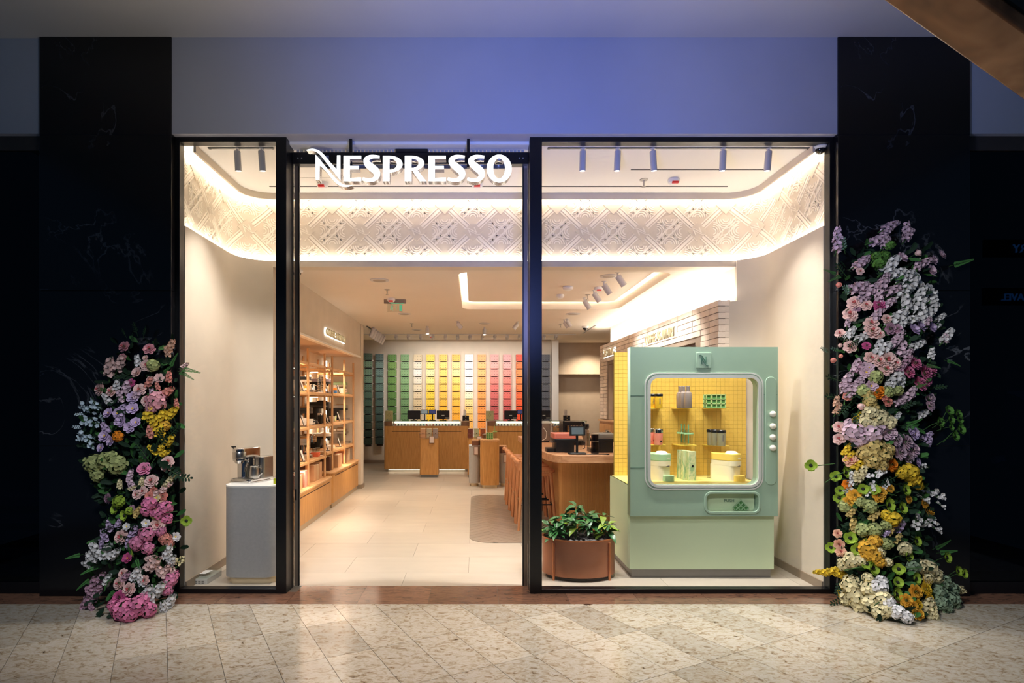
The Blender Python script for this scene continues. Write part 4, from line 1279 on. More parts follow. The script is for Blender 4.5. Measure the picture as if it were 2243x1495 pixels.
def tumbler(label, loc, body, lid, h=0.14, r=0.035, group=None, mark=None, lidh=0.2, name='tumbler', cat='tumbler'):
    t_ = thing(name, label, cat, loc, 0, group)
    part(t_, 'body', MB().lathe([(r * 0.86, 0), (r * 0.9, 0.004), (r, h * (1 - lidh))], 18), body)
    part(t_, 'lid', MB().lathe([(r * 1.04, h * (1 - lidh)), (r * 1.06, h * 0.96), (r * 0.95, h)], 18), lid)
    if mark: part(t_, 'emblem', MB().box(-0.004, 0.004, -r - 0.001, -r * 0.9, h * 0.3, h * 0.7), mark)
    return t_
tumbler('black tumbler with chrome rim before the tall black machine, left one', sp(701, -2.17, S2), BPLAST, CHROME, 0.15, 0.032)
tumbler('black tumbler with chrome rim before the tall black machine, right one', sp(706, -2.2, S2), BPLAST, CHROME, 0.15, 0.032)
tablet('price tablet right of the second post on the middle shelf', 719, UX(719, -2.12), S2)
machine('black machine with big chrome head on the far middle shelf', sp(739, -2.34, S2), 0.2, 0.34, 0.27, BPLAST, STEEL, RM, 1)
cup('white mug before the chrome headed machine', sp(727, -2.17, S2), MWHITE, 1.2)
pl = thing('pastel_plate', 'oval pastel plate leaning on the far middle shelf', 'plate', sp(735, -2.16, S2))
part(pl, 'disc', MB().lathe([(0.045, -0.004), (0.05, 0.0), (0.045, 0.004)], 18, 0, T(0, 0, 0.05) @ RY(PI / 2 + 0.15)), mat('pastel lime', (214, 220, 150), 0.5)); part(pl, 'stand', MB().box(-0.03, 0.02, -0.03, 0.03, 0, 0.006), OAKH)
tablet('price tablet before the chrome headed machine on the middle shelf', 745, UX(745, -2.14), S2)
# low shelf
machine('grey glass sided machine at the near end of the low shelf', sp(651, -2.34, S3), 0.2, 0.32, 0.28, STEEL, STEEL, RM, 1)
machine('tall chrome machine left of the first post on the low shelf', sp(668, -2.34, S3), 0.18, 0.3, 0.3, CHROME, CHROME, RM, 1)
tb = tumbler('clear bottle with olive foot at the near end of the low shelf', sp(648, -2.12, S3), CLEAR, WHITE, 0.2, 0.04)
tablet('price tablet on the near low shelf left of the first post', 666, UX(666, -2.11), S3)
machine('wide black machine with white lid on the low shelf', sp(705, -2.37, S3b), 0.3, 0.3, 0.24, BPLAST, MWHITE, RM)
bx = thing('gift_box', 'small red orange box under two glasses on the low shelf', 'box', sp(691, -2.15, S3))
part(bx, 'box', MB().box(-0.05, 0.05, -0.05, 0.05, 0, 0.055), mat('vermilion card', (206, 92, 52), 0.5), 0.003); part(bx, 'lid', MB().box(-0.052, 0.052, -0.052, 0.052, 0.04, 0.058), mat('vermilion card', (206, 92, 52), 0.5), 0.003)
for i in range(2):
    gl = thing('glass_cup', 'clear glass standing on the red box, %s one' % ('left' if i == 0 else 'right'), 'glass', sp(689 + 7 * i, -2.15, S3 + 0.058), 0, 'glasses on the red box')
    part(gl, 'bowl', MB().lathe([(0.024, 0), (0.03, 0.06), (0.027, 0.06), (0.022, 0.006), (0.001, 0.005)], 14, cap=False), CLEAR); part(gl, 'band', MB().lathe([(0.0305, 0.05), (0.0312, 0.054)], 14, cap=False), STEEL)
tablet('price tablet right of the second post on the low shelf', 720, UX(720, -2.12), S3b)
machine('chrome espresso machine on the far low shelf', sp(741, -2.34, S3b), 0.2, 0.32, 0.27, STEEL, CHROME, RM, 1)
tablet('price tablet before the chrome espresso machine', 746, UX(746, -2.12), S3b)
# boxes and bags standing on the cabinets
BCOL = {'kraft': (196, 150, 108), 'brown': (124, 82, 58), 'dark brown': (92, 58, 42), 'pink': (226, 138, 124), 'tan': (206, 168, 126), 'cream': (228, 204, 172)}
def carton(label, px, X, z, w_, d_, h, c, name='carton', cat='box', grp='cartons on the low cabinets'):
    t_ = thing(name, label, cat, sp(px, X, z), 0, grp)
    m = mat('card ' + c, BCOL[c], 0.6, var=0.05)
    part(t_, 'box', MB().box(-w_ / 2, w_ / 2, -d_ / 2, d_ / 2, 0, h), m, 0.002)
    part(t_, 'flap', MB().box(-w_ / 2, w_ / 2, -d_ / 2, d_ / 2, h, h + 0.003), mat('card pale', (236, 216, 188), 0.6), 0.001)
for a in (
 ('kraft carton at the near end of the first cabinet', 649, -2.12, CT, 0.12, 0.10, 0.17, 'kraft'), ('narrow brown carton left of the pink one', 654, -2.14, CT, 0.12, 0.05, 0.18, 'brown'),
 ('bright pink carton near the first post on the cabinet', 660, -2.12, CT, 0.12, 0.10, 0.2, 'pink'), ('wide brown carton behind the pink one', 666, -2.32, CT, 0.16, 0.22, 0.26, 'brown'),
 ('tan carton right of the first post on the cabinet', 681, -2.15, CT, 0.12, 0.12, 0.21, 'kraft'), ('second tan carton right of the first post', 686.5, -2.15, CT, 0.12, 0.11, 0.205, 'tan'),
 ('third carton, brown sided, right of the first post', 693, -2.16, CT, 0.12, 0.14, 0.215, 'kraft'), ('dark brown carton behind the tan cartons', 686, -2.40, CT, 0.12, 0.2, 0.28, 'brown'),
 ('slim cream carton in the back row before the second post', 697, -2.40, CT, 0.12, 0.08, 0.27, 'cream'), ('slim tan carton in the back row by the second post', 703, -2.40, CT, 0.12, 0.12, 0.27, 'tan'),
 ('large dark brown carton right of the second post', 715, -2.16, CT2, 0.14, 0.17, 0.20, 'dark brown'), ('cream edged brown carton between second and third post', 721.5, -2.22, CT2, 0.12, 0.09, 0.2, 'brown'),
 ('wide kraft carton right of the third post', 736, -2.12, CT2, 0.12, 0.26, 0.19, 'kraft'), ('dark brown carton at the back right of the third post', 738, -2.40, CT2, 0.12, 0.3, 0.25, 'dark brown'),
 ('brown carton just left of the fourth post', 747, -2.16, CT2, 0.14, 0.16, 0.21, 'brown'), ('cream carton right of the fourth post', 757.5, -2.20, CT2, 0.12, 0.13, 0.19, 'cream'), ('tan carton near the last post', 762.5, -2.24, CT2, 0.14, 0.12, 0.21, 'tan')):
    carton(*a)

# ================================================================== sales counters
BRONZE = mat('bronze block', (140, 106, 80), 0.35, 0.5, var=0.05)
CAPC = [(190, 40, 40), (60, 60, 90), (90, 70, 140), (70, 40, 90), (220, 140, 40), (230, 180, 60), (150, 70, 40), (230, 150, 60), (30, 120, 110), (40, 150, 190), (200, 60, 40), (232, 120, 40), (200, 50, 30), (40, 60, 120), (60, 70, 160), (240, 170, 50), (90, 140, 60)]


def counter(label, x0, x1, u, depth=0.62, right_block=True):
    w_ = x1 - x0
    t_ = thing('sales_counter', label, 'counter', ((x0 + x1) / 2, Y(u), 0))
    h = w_ / 2
    part(t_, 'kick_plate', MB().prism(rrect(-h + 0.05, h - 0.05, 0.06, depth - 0.06, 0.05, 4), 0, 0.06), SILVER)
    part(t_, 'glow_line', MB().box(-h + 0.1, h - 0.1, 0.02, 0.04, 0.052, 0.058), emat('counter glow', (255, 238, 205), 5))
    part(t_, 'body', MB().prism(rrect(-h, h, 0, depth, 0.05, 5), 0.06, 0.985), OAK)
    part(t_, 'groove', MB().box(-h + 0.17, h - (0.17 if right_block else 0.0), -0.002, 0.0, 0.865, 0.877), mat('groove shadow', (60, 36, 18), 0.8))  # dark strip along the front, the groove's shadow is in its colour
    bl = [(-h + 0.0, -h + 0.18)] + ([(h - 0.18, h)] if right_block else [])
    for a, b in bl: part(t_, 'end_block', MB().prism(rrect(a, b, 0.0, depth, 0.035, 4), 0.987, 1.085), BRONZE, 0.004)
    i0, i1 = -h + 0.185, (h - 0.185 if right_block else h)
    part(t_, 'display_floor', MB().box(i0, i1, 0.02, depth - 0.02, 0.986, 0.992), WHITE)
    part(t_, 'display_back', MB().box(i0, i1, 0.22, 0.24, 0.992, 1.08), WHITE)
    part(t_, 'display_light', MB().box(i0 + 0.02, i1 - 0.02, 0.205, 0.218, 1.045, 1.072), emat('display light', (255, 246, 230), 5))
    part(t_, 'glass_top', MB().box(i0, i1, 0.0, depth, 1.085, 1.095), glassmat('green glass', (214, 236, 214), 1.0))
    part(t_, 'glass_front', MB().box(i0, i1, 0.0, 0.006, 0.987, 1.085), CLEAR)
    n = int((i1 - i0) / 0.068)
    for k in range(n):
        c = CAPC[k % len(CAPC)]
        part(t_, 'capsule', MB().lathe([(0.024, 0), (0.024, 0.004), (0.019, 0.008), (0.013, 0.028), (0.004, 0.032)], 8), mat('capsule %d' % (k % len(CAPC)), c, 0.35, 0.15), loc=(i0 + 0.05 + k * 0.068, 0.06 + 0.02 * (k % 2), 0.992))
    return t_


UC = 11.75
counter('oak sales counter with lit capsule display, left of the aisle end', PX(841, UC), PX(1028, UC), UC)
counter('oak sales counter with lit capsule display, behind the bar stools', PX(1068, UC), PX(1286, UC), UC, right_block=False)
CTZ = 1.096
def cbase(px, dy=0.25): return (PX(px, UC), Y(UC) + dy, CTZ)


def monitor(label, px, w_, h, zc, mats, rz=0, pole=True, group='screens on the counters', name='point_of_sale_screen', cat='screen', txt=False):
    t_ = thing(name, label, cat, cbase(px), rz, group)
    part(t_, 'case', MB().prism(rrect(-w_ / 2, w_ / 2, zc - h / 2, zc + h / 2, 0.01, 3), 0, 0.03, 0, MXZ), BPLAST)
    part(t_, 'screen', MB().box(-w_ / 2 + 0.012, w_ / 2 - 0.012, -0.032, -0.03, zc - h / 2 + 0.012, zc + h / 2 - 0.012), mats)
    part(t_, 'pole', MB().cyl((0, 0.0, 0), (0, 0.0, zc), 0.014, n=8), BPLAST)
    part(t_, 'foot', MB().prism(rrect(-0.07, 0.07, -0.05, 0.06, 0.02, 3), 0, 0.012), BPLAST)
    if txt: part(t_, 'maker_marks', MB().box(-0.03, 0.03, -0.034, -0.032, zc - 0.02, zc - 0.005).box(0.05, 0.13, -0.034, -0.032, zc - 0.075, zc - 0.06), WHITE)


POSB = mat('pos back', (26, 25, 26), 0.4, var=0.1); BSCR = mat('blue screen', (70, 80, 140), 0.3, emit=0.25); GSCR = mat('grey screen', (160, 180, 190), 0.3, emit=0.25)
monitor('wide black till screen at the left of the left counter', 904, 0.28, 0.19, 0.125, POSB, 0.1)
monitor('small grey customer display on the left counter', 927.5, 0.16, 0.10, 0.19, GSCR)
monitor('small blue customer display on the left counter', 945.5, 0.16, 0.10, 0.19, BSCR)
monitor('wide black till screen at the right of the left counter', 969.5, 0.28, 0.19, 0.125, POSB, -0.06, txt=True)
monitor('wide black till screen on the right counter', 1120, 0.28, 0.19, 0.125, POSB, -0.06, txt=True)
monitor('small blue customer display on the right counter', 1142.5, 0.16, 0.10, 0.19, BSCR)
monitor('black till screen on the right counter seen right of the dark mullion', 1194, 0.28, 0.19, 0.125, POSB, 0, txt=True)
def acrylic(label, px):
    t_ = thing('menu_holder', label, 'holder', cbase(px, 0.08))
    part(t_, 'panel', MB().box(-0.085, 0.085, -0.004, 0.004, 0, 0.215), mat('pale green print', (186, 186, 136), 0.3), 0.002)
    part(t_, 'drawing', MB().tube([(0, -0.006, 0.2), (0, -0.006, 0.16), (-0.03, -0.006, 0.12), (0, -0.006, 0.09), (0.03, -0.006, 0.12), (0, -0.006, 0.16)], 0.003, 4), mat('olive ink', (120, 134, 84), 0.5))
    part(t_, 'blue_drop', MB().ball((-0.04, -0.006, 0.03), 0.014, 8, sz=0.5), mat('drop blue', (70, 130, 180), 0.4))
    part(t_, 'base', MB().box(-0.085, 0.085, -0.03, 0.04, 0, 0.006), CLEAR)
acrylic('pale green drawing panel at the left end of the left counter', 851)
acrylic('pale green drawing panel at the left end of the right counter', 1073)
for i, (px, lb) in enumerate(((870, 'white paper stack beside the left drawing panel'), (998, 'white paper stack before the black gift boxes'), (1087, 'white paper stack beside the right drawing panel'))):
    t_ = thing('paper_stack', lb, 'paper', cbase(px, 0.2), 0, 'paper stacks on the counters')
    for k in range(3): part(t_, 'sheet', MB().box(-0.07 + 0.004 * k, 0.07 + 0.003 * k, -0.05, 0.05, k * 0.006, k * 0.006 + 0.005), WHITE)
def giftstack(label, px):
    t_ = thing('gift_box_stack', label, 'boxes', cbase(px, 0.12), 0)
    for k in range(2):
        b_ = part(t_, 'gift_box', MB().box(-0.07, 0.07, -0.06, 0.06, k * 0.058, k * 0.058 + 0.055), BPLAST, 0.003)
        MB().box(-0.008, 0.008, -0.063, -0.06, k * 0.058 + 0.02, k * 0.058 + 0.036).build('clasp', mat('gold clasp', (222, 190, 130), 0.3, 0.6), b_)
    part(t_, 'card', MB().box(-0.05, 0.01, 0.0, 0.01, 0.115, 0.24), mat('plain white card', (240, 238, 234), 0.5))  # upright card in plain white
giftstack('two black gift boxes with white card at the right end of the left counter', 1020)
giftstack('two black gift boxes with white card on the right counter behind the bar', 1243)


def card_holder(t_, x, y, z0, w_, h):
    f = part(t_, 'card_frame', MB().box(x - w_ / 2, x + w_ / 2, y - 0.008, y, z0, z0 + h), BRONZE, 0.002)
    MB().box(x - w_ / 2 + 0.01, x + w_ / 2 - 0.01, y - 0.010, y - 0.008, z0 + 0.01, z0 + h - 0.01).build('price_card', mat('rose card', (224, 206, 196), 0.6), f)


def sleeve_stand(label, px0, px1, u, items, gl):
    x0, x1 = PX(px0, u), PX(px1, u); h = (x1 - x0) / 2
    t_ = thing('display_stand', label, 'display stand', ((x0 + x1) / 2, Y(u), 0))
    part(t_, 'plinth', MB().box(-h + 0.02, h - 0.02, 0.02, 0.36, 0, 0.055), GREYK)
    part(t_, 'body', MB().prism(rrect(-h, h, 0, 0.38, 0.03, 4), 0.055, 0.775), OAK)
    wr = MB()
    for z in (0.80, 0.865):
        wr.tube([(-h - 0.0, 0.3, z), (-h - 0.0, -0.012, z), (h + 0.0, -0.012, z), (h + 0.0, 0.3, z)], 0.004, 6)
    for x in (-h, h): wr.tube([(x, -0.012, 0.79), (x, -0.012, 0.88)], 0.004)
    part(t_, 'wire_basket', wr, BRONZE)
    card_holder(t_, h * 0.3, -0.014, 0.68, 0.1, 0.145)
    for i, (c, nm) in enumerate(items):
        x = (x0 + x1) / 2 + (i - (len(items) - 1) / 2) * 0.125
        s_ = thing('gift_sleeve', '%s gift sleeve with small black emblem in the wire basket %s' % (nm, gl), 'sleeve', (x, Y(u) + 0.1, 0.777), 0, 'gift sleeves in wire baskets')
        part(s_, 'box', MB().box(-0.05, 0.05, -0.045, 0.045, 0, 0.19), mat('sleeve ' + nm, c, 0.55, var=0.04), 0.002)
        part(s_, 'emblem', MB().box(-0.008, 0.008, -0.0465, -0.045, 0.085, 0.1), BPLAST)
        part(s_, 'cap', MB().box(-0.05, 0.05, -0.045, 0.045, 0.19, 0.196), mat('sleeve cap', (214, 196, 160), 0.5), 0.001)


sleeve_stand('narrow oak display stand with wire basket before the left counter', 919, 960, 10.9, [((196, 150, 112), 'tan'), ((178, 168, 140), 'sage'), ((150, 136, 132), 'grey')], 'before the left counter')
sleeve_stand('narrow oak display stand with wire basket behind the pedestal group', 1024, 1064, 10.9, [((110, 52, 44), 'maroon'), ((170, 172, 132), 'green'), ((140, 72, 36), 'rust')], 'behind the pedestal group')
# pedestal group
def pedestal(label, px0, px1, u, h_, m, capm, kick, d_=0.4, r=0.09):
    x0, x1 = PX(px0, u), PX(px1, u); h = (x1 - x0) / 2
    t_ = thing('pedestal', label, 'pedestal', ((x0 + x1) / 2, Y(u), 0))
    part(t_, 'kick_ring', MB().prism(rrect(-h + 0.035, h - 0.035, 0.03, d_ - 0.03, max(0.02, r - 0.03), 5), 0, 0.055), kick)
    part(t_, 'body', MB().prism(rrect(-h, h, 0, d_, r, 6), 0.055, h_ - 0.03), m)
    part(t_, 'cap', MB().prism(rrect(-h - 0.003, h + 0.003, -0.003, d_ + 0.003, r, 6), h_ - 0.028, h_), capm)
    return t_


UP = 9.52
CHAMP = mat('champagne kick lit', (222, 204, 170), 0.3, 0.4)  # champagne kick brightened in the colour to look lit
pedestal('rounded oak pedestal with green trays on top in the aisle', 1052, 1094, UP, 0.845, OAK, OAKH, CHAMP)
p2 = pedestal('grey felt pedestal left of the oak one with brown boxes on top', 1027, 1051.3, 9.75, 0.72, FELT, FELT, CHAMP)
card_holder(p2, 0.03, -0.006, 0.56, 0.085, 0.15)
p3 = pedestal('grey felt pedestal right of the oak one, half hidden by stools', 1093, 1118, 9.75, 0.585, FELT, FELT, CHAMP)
card_holder(p3, 0.02, -0.006, 0.42, 0.085, 0.15)
def small_box(label, px, u, z, w_, h, c, name='gift_box', dy=0.1):
    t_ = thing(name, label, 'box', (PX(px, u), Y(u) + dy, z)); part(t_, 'box', MB().box(-w_ / 2, w_ / 2, -0.05, 0.05, 0, h), mat('card ' + c, BCOL[c], 0.6, var=0.05), 0.002)
    part(t_, 'lid', MB().box(-w_ / 2 - 0.001, w_ / 2 + 0.001, -0.051, 0.051, h - 0.02, h + 0.002), mat('card kraft', BCOL['kraft'], 0.6), 0.002)
small_box('brown gift box on the left grey pedestal', 1041, 9.75, 0.72, 0.12, 0.10, 'brown')
small_box('dark gift box behind the brown one on the left grey pedestal', 1049, 9.75, 0.72, 0.06, 0.11, 'dark brown', dy=0.22)
small_box('dark brown gift box on the right grey pedestal, left one', 1097, 9.75, 0.585, 0.05, 0.135, 'dark brown')
small_box('brown gift box on the right grey pedestal, right one', 1105, 9.75, 0.585, 0.08, 0.135, 'brown')


def cube_tray(label, loc, s, rz=0, tilt=0.0, group=None, roll=0.0, gm=None):
    """3 x 3 silicone ice tray seen from its open side"""
    t_ = thing('ice_cube_tray', label, 'tray', loc, rz, group)
    g1 = gm or mat('silicone rim', (186, 214, 142), 0.5); g2 = mat('silicone well', (92, 146, 82), 0.5)
    M = T(0, 0, 0) @ RX(-tilt) @ RY(roll)
    f = MB(); n = 3; c = s / n; b = c * 0.1
    f.box(-s / 2, s / 2, 0.006, s * 0.16, 0, s, 0, M)
    for i in range(4):
        p = -s / 2 + i * c
        f.box(p - b, p + b, -0.004, 0.008, 0, s, 0, M); f.box(-s / 2 - b, s / 2 + b, -0.004, 0.008, i * c - b if i else -b * 0.2, i * c + b, 0, M)
    part(t_, 'rim_grid', f, g1)
    for i in range(3):
        for j in range(3): part(t_, 'well', MB().box(-s / 2 + i * c + b, -s / 2 + (i + 1) * c - b, 0.0035, 0.0055, j * c + b, (j + 1) * c - b, 0, M), g2)
    return t_


cube_tray('green ice cube tray standing on the oak pedestal', (PX(1073, UP), Y(UP) + 0.1, 0.848), 0.115)
gb = tumbler('clear cup with green straw on the oak pedestal', (PX(1085, UP), Y(UP) + 0.2, 0.845), CLEAR, mat('straw green', (150, 180, 110), 0.5), 0.14, 0.038, lidh=0.12)
part(gb, 'straw', MB().cyl((0, 0, 0.1), (-0.01, 0, 0.24), 0.006, n=8), mat('straw green', (150, 180, 110), 0.5))
for i in range(2):
    gj = thing('glass_cup', 'small glass jar on the oak pedestal, %s of the green tray' % ('left front' if i == 0 else 'left back'), 'glass', (PX(1061 + i * 4, UP), Y(UP) + 0.14 + 0.1 * i, 0.845))
    part(gj, 'bowl', MB().lathe([(0.03, 0), (0.034, 0.08), (0.03, 0.08), (0.027, 0.006), (0.001, 0.005)], 14, cap=False), CLEAR); part(gj, 'lid', MB().lathe([(0.034, 0.08), (0.034, 0.09), (0.01, 0.095)], 14), STEEL)

# ================================================================== bar stools
def make_stool():
    t_ = thing('bar_stool', 'stool', 'stool', (0, 0, 0), 0, 'bar stools along the left side of the bar')
    hw = 0.19
    part(t_, 'seat', MB().prism(rrect(0.0, 0.40, -0.19, 0.19, 0.07, 5), 0.67, 0.70), BEECH, 0.006)
    part(t_, 'apron', MB().box(0.03, 0.36, -0.15, 0.15, 0.63, 0.67), BEECH, 0.004)
    for s in (-1, 1):
        part(t_, 'back_leg', MB().tube([(-0.03, s * hw, 0), (-0.005, s * hw * 0.97, 0.45), (0.01, s * hw * 0.93, 0.68), (-0.01, s * hw * 0.9, 0.795)], [0.014, 0.019, 0.023, 0.02], 8), BEECH)
        part(t_, 'front_leg', MB().tube([(0.41, s * hw, 0), (0.37, s * hw * 0.88, 0.40), (0.35, s * hw * 0.8, 0.67)], [0.014, 0.018, 0.02], 8), BEECH)
        part(t_, 'side_bar', MB().tube([(-0.012, s * hw * 0.98, 0.30), (0.38, s * hw * 0.92, 0.30)], 0.009, 6), BPLAST)
    part(t_, 'back_rail', MB().tube([(-0.012, -0.18, 0.792), (-0.045, -0.1, 0.80), (-0.055, 0.0, 0.80), (-0.045, 0.1, 0.80), (-0.012, 0.18, 0.792)], [0.022, 0.024, 0.024, 0.024, 0.022], 10), BEECH)
    part(t_, 'foot_rest', MB().tube([(0.385, -hw * 0.92, 0.27), (0.385, hw * 0.92, 0.27)], 0.01, 6), BPLAST)
    part(t_, 'rear_bar', MB().tube([(-0.015, -hw, 0.33), (-0.015, hw, 0.33)], 0.007, 6), mat('brass bar', (196, 150, 96), 0.3, 0.7))
    return t_


st0 = make_stool()
SL = ['nearest beech bar stool, closest to the shop window', 'second beech bar stool counted from the shop window', 'middle beech bar stool of the five along the bar', 'fourth beech bar stool counted from the shop window', 'farthest beech bar stool, next to the pedestal group']
for i in range(5):
    o = st0 if i == 0 else copy_tree(st0)
    u = 6.55 + 0.41 * i
    o.location = (0.54 - 0.012 * i, Y(u), 0.004)
    o['label'] = SL[i]

# ================================================================== coffee bar
bt = thing('bar_counter', 'coffee bar with thick oak slab top over a fluted oak body', 'counter', (1.35, Y(7.2), 0))
def bl_(p): return [(x - 1.35, y - Y(7.2)) for x, y in p]
BZ = 0.95
slab = [(0.895, Y(5.64)), (2.0, Y(5.64)), (2.0, Y(8.9)), (0.735, Y(8.9)), (0.745, Y(6.25))] 
slab = [(0.755, Y(6.12)), (0.775, Y(5.92)), (0.83, Y(5.74)), (0.90, Y(5.66)), (0.98, Y(5.64)), (2.0, Y(5.64)), (2.0, Y(8.9)), (0.70, Y(8.9))]
part(bt, 'slab_top', MB().prism(bl_(slab), BZ - 0.082, BZ), OAKX, 0.006)
body = [(0.98, Y(8.8)), (0.98, Y(6.4))] + [(0.98 + 0.28 - 0.28 * math.cos(PI / 2 * k / 8), Y(5.98) + 0.28 - 0.28 * math.sin(PI / 2 * k / 8)) for k in range(9)] + [(1.95, Y(5.98)), (1.95, Y(8.8))]
part(bt, 'body', MB().prism(bl_(body), 0.08, BZ - 0.082), OAK)
part(bt, 'kick_plate', MB().prism(bl_([(1.05, Y(8.7)), (1.05, Y(6.3)), (1.2, Y(6.05)), (1.95, Y(6.05)), (1.95, Y(8.7))]), 0.0, 0.08), GREYK)
# fluted ribs following the body front
pts_ = body[1:11]
pa = [Vector(p) for p in body[1:11]] + [Vector((1.95, Y(5.98)))]
acc = 0.0; rb = MB().cyl((0, 0, 0.085), (0, 0, BZ - 0.085), 0.0075, n=6).mesh('rib', OAK)
k = 0
pa = [Vector((0.98, Y(6.9)))] + [Vector(p) for p in body[1:11]] + [Vector((1.95, Y(5.98)))]
pos = []
for p, q in zip(pa, pa[1:]):
    L_ = (q - p).length
    while acc < L_:
        pos.append(p + (q - p) * (acc / L_)); acc += 0.0165
    acc -= L_
for p in pos:
    link_mesh('rib', rb, bt, (p.x - 1.35, p.y - Y(7.2), 0))
def onbar(px, u): return (PX(px, u), Y(u), BZ)


def bar_machine(label, px, u, w_, h, topc, d_=0.34, foot=True):
    t_ = thing('coffee_machine', label, 'coffee machine', onbar(px, u))
    part(t_, 'body', MB().prism(rrect(-w_ * 0.42, w_ * 0.42, 0, d_, 0.02, 3), 0.0, h * 0.55), BPLAST)
    part(t_, 'shoulder', MB().prism(rrect(-w_ / 2, w_ / 2, 0, d_, 0.025, 3), h * 0.55, h * 0.72), BPLAST, 0.004)
    part(t_, 'lid', MB().prism(rrect(-w_ / 2, w_ / 2, 0, d_, 0.025, 3), h * 0.725, h), topc, 0.005)
    part(t_, 'drip_tray', MB().prism(rrect(-w_ * 0.5 - 0.07, -w_ * 0.42, 0.02, d_ * 0.7, 0.015, 3), 0, h * 0.2), BPLAST)
    part(t_, 'spout', MB().box(-w_ * 0.5 - 0.03, -w_ * 0.4, 0.08, d_ * 0.5, h * 0.5, h * 0.58), STEEL)
    return t_


bar_machine('black machine with salmon pink lid at the front of the bar', 1238, 5.97, 0.245, 0.205, mat('salmon lid', (206, 116, 98), 0.4, var=0.02))
bar_machine('black machine with taupe lid at the right of the bar', 1328, 5.95, 0.19, 0.205, mat('taupe lid', (112, 102, 90), 0.4, var=0.02))
t_ = thing('point_of_sale_screen', 'black till tablet on a tall post at the front edge of the bar', 'screen', onbar(1265, 5.74))
part(t_, 'foot', MB().prism(rrect(-0.09, 0.09, -0.03, 0.09, 0.01, 3), 0, 0.018), BPLAST, 0.003)
part(t_, 'post', MB().box(-0.012, 0.012, 0.02, 0.044, 0.018, 0.22), BPLAST, 0.003)
part(t_, 'case', MB().prism(rrect(-0.082, 0.082, -0.05, 0.05, 0.008, 3), -0.01, 0.018, 0, T(0, 0.02, 0.245) @ RX(-0.15) @ MXZ), BPLAST)
part(t_, 'screen', MB().box(-0.062, 0.062, -0.0205, -0.018, -0.036, 0.036, 0, T(0, 0.02, 0.245) @ RX(-0.15)), mat('dim screen', (92, 104, 112), 0.25))
def glass_cyl(label, px, u, r, h, m=CLEAR):
    t_ = thing('capsule_dispenser', label, 'dispenser', onbar(px, u))
    part(t_, 'tube', MB().lathe([(r, 0.012), (r, h), (r * 0.93, h), (r * 0.93, 0.014)], 18, cap=False), m)
    part(t_, 'base', MB().lathe([(r * 1.05, 0), (r * 1.05, 0.012)], 18), BPLAST); part(t_, 'rim', MB().lathe([(r * 1.03, h - 0.004), (r * 1.03, h + 0.004)], 18), STEEL)
    part(t_, 'level_ring', MB().lathe([(r * 1.01, h * 0.62), (r * 1.01, h * 0.64)], 18, cap=False), STEEL)
glass_cyl('clear glass cylinder with dark contents before the taupe lidded machine', 1303, 5.88, 0.04, 0.205, glassmat('smoky cylinder', (190, 182, 172), 0.8))
glass_cyl('tall thin glass tube behind the till post', 1289, 6.2, 0.018, 0.2)
t_ = thing('water_boiler', 'large curved brushed grey appliance at the left of the bar', 'appliance', onbar(1195, 7.55))
part(t_, 'base', MB().prism(rrect(-0.15, 0.12, -0.1, 0.3, 0.03, 4), 0, 0.02), BPLAST)
part(t_, 'body', MB().prism(rrect(-0.16, 0.1, -0.1, 0.3, 0.09, 6), 0.02, 0.26, taper=rrect(-0.15, 0.11, -0.09, 0.29, 0.09, 6)), mat('brushed taupe', (176, 156, 142), 0.25, 0.6, var=0.05))
part(t_, 'lid', MB().prism(rrect(-0.15, 0.11, -0.09, 0.29, 0.09, 6), 0.26, 0.285, taper=rrect(-0.1, 0.06, -0.04, 0.24, 0.06, 6)), SILVER)
part(t_, 'cord', MB().tube([(-0.04, -0.105, 0.2), (0.0, -0.125, 0.14), (-0.01, -0.125, 0.06), (-0.06, -0.12, 0.025)], 0.004), WHITE)
for i, (px, u, h) in enumerate(((1214, 7.5, 0.26), (1222, 7.3, 0.25), (1231, 7.6, 0.17))):
    gl = thing('glass_carafe', '%s clear glass carafe between the grey appliance and espresso machine' % ('left', 'middle', 'right')[i], 'carafe', onbar(px, u), 0, 'glass carafes on the bar')
    part(gl, 'jug', MB().lathe([(0.03, 0), (0.036, 0.01), (0.036, h * 0.7), (0.02, h * 0.85), (0.026, h)], 14, cap=False), CLEAR); part(gl, 'collar', MB().lathe([(0.021, h * 0.83), (0.021, h * 0.87)], 14, cap=False), STEEL)
em = thing('espresso_machine', 'black professional espresso machine with slanted side at the back of the bar', 'coffee machine', onbar(1262, 7.0))
part(em, 'base', MB().box(-0.15, 0.18, 0.0, 0.34, 0, 0.05), BPLAST, 0.004)
part(em, 'left_post', MB().box(-0.14, -0.11, 0.0, 0.06, 0.05, 0.26), BPLAST, 0.003)
part(em, 'top_bar', MB().box(-0.17, 0.06, -0.02, 0.34, 0.25, 0.30), BPLAST, 0.005)
part(em, 'slanted_side', MB().prism([(0.06, 0.30), (0.10, 0.30), (0.20, 0.05), (0.15, 0.05)], -0.34, 0.02, 0, MXZ), BPLAST)
part(em, 'end_cap', MB().prism(rrect(-0.175, -0.15, 0.14, 0.31, 0.01, 3), -0.3, 0.03, 0, MXZ), BPLAST)
for x in (-0.06, 0.02):
    h_ = part(em, 'group_head', MB().cyl((x, 0.04, 0.19), (x, 0.04, 0.25), 0.03, n=12), CHROME)
    MB().tube([(x, 0.03, 0.2), (x - 0.02, -0.05, 0.17)], 0.009).build('portafilter', CHROME, h_)
part(em, 'steam_wand', MB().tube([(-0.08, -0.02, 0.24), (-0.085, -0.03, 0.15), (-0.11, -0.04, 0.07)], 0.005).tube([(-0.08, -0.02, 0.15), (-0.04, -0.03, 0.07)], 0.005), CHROME)
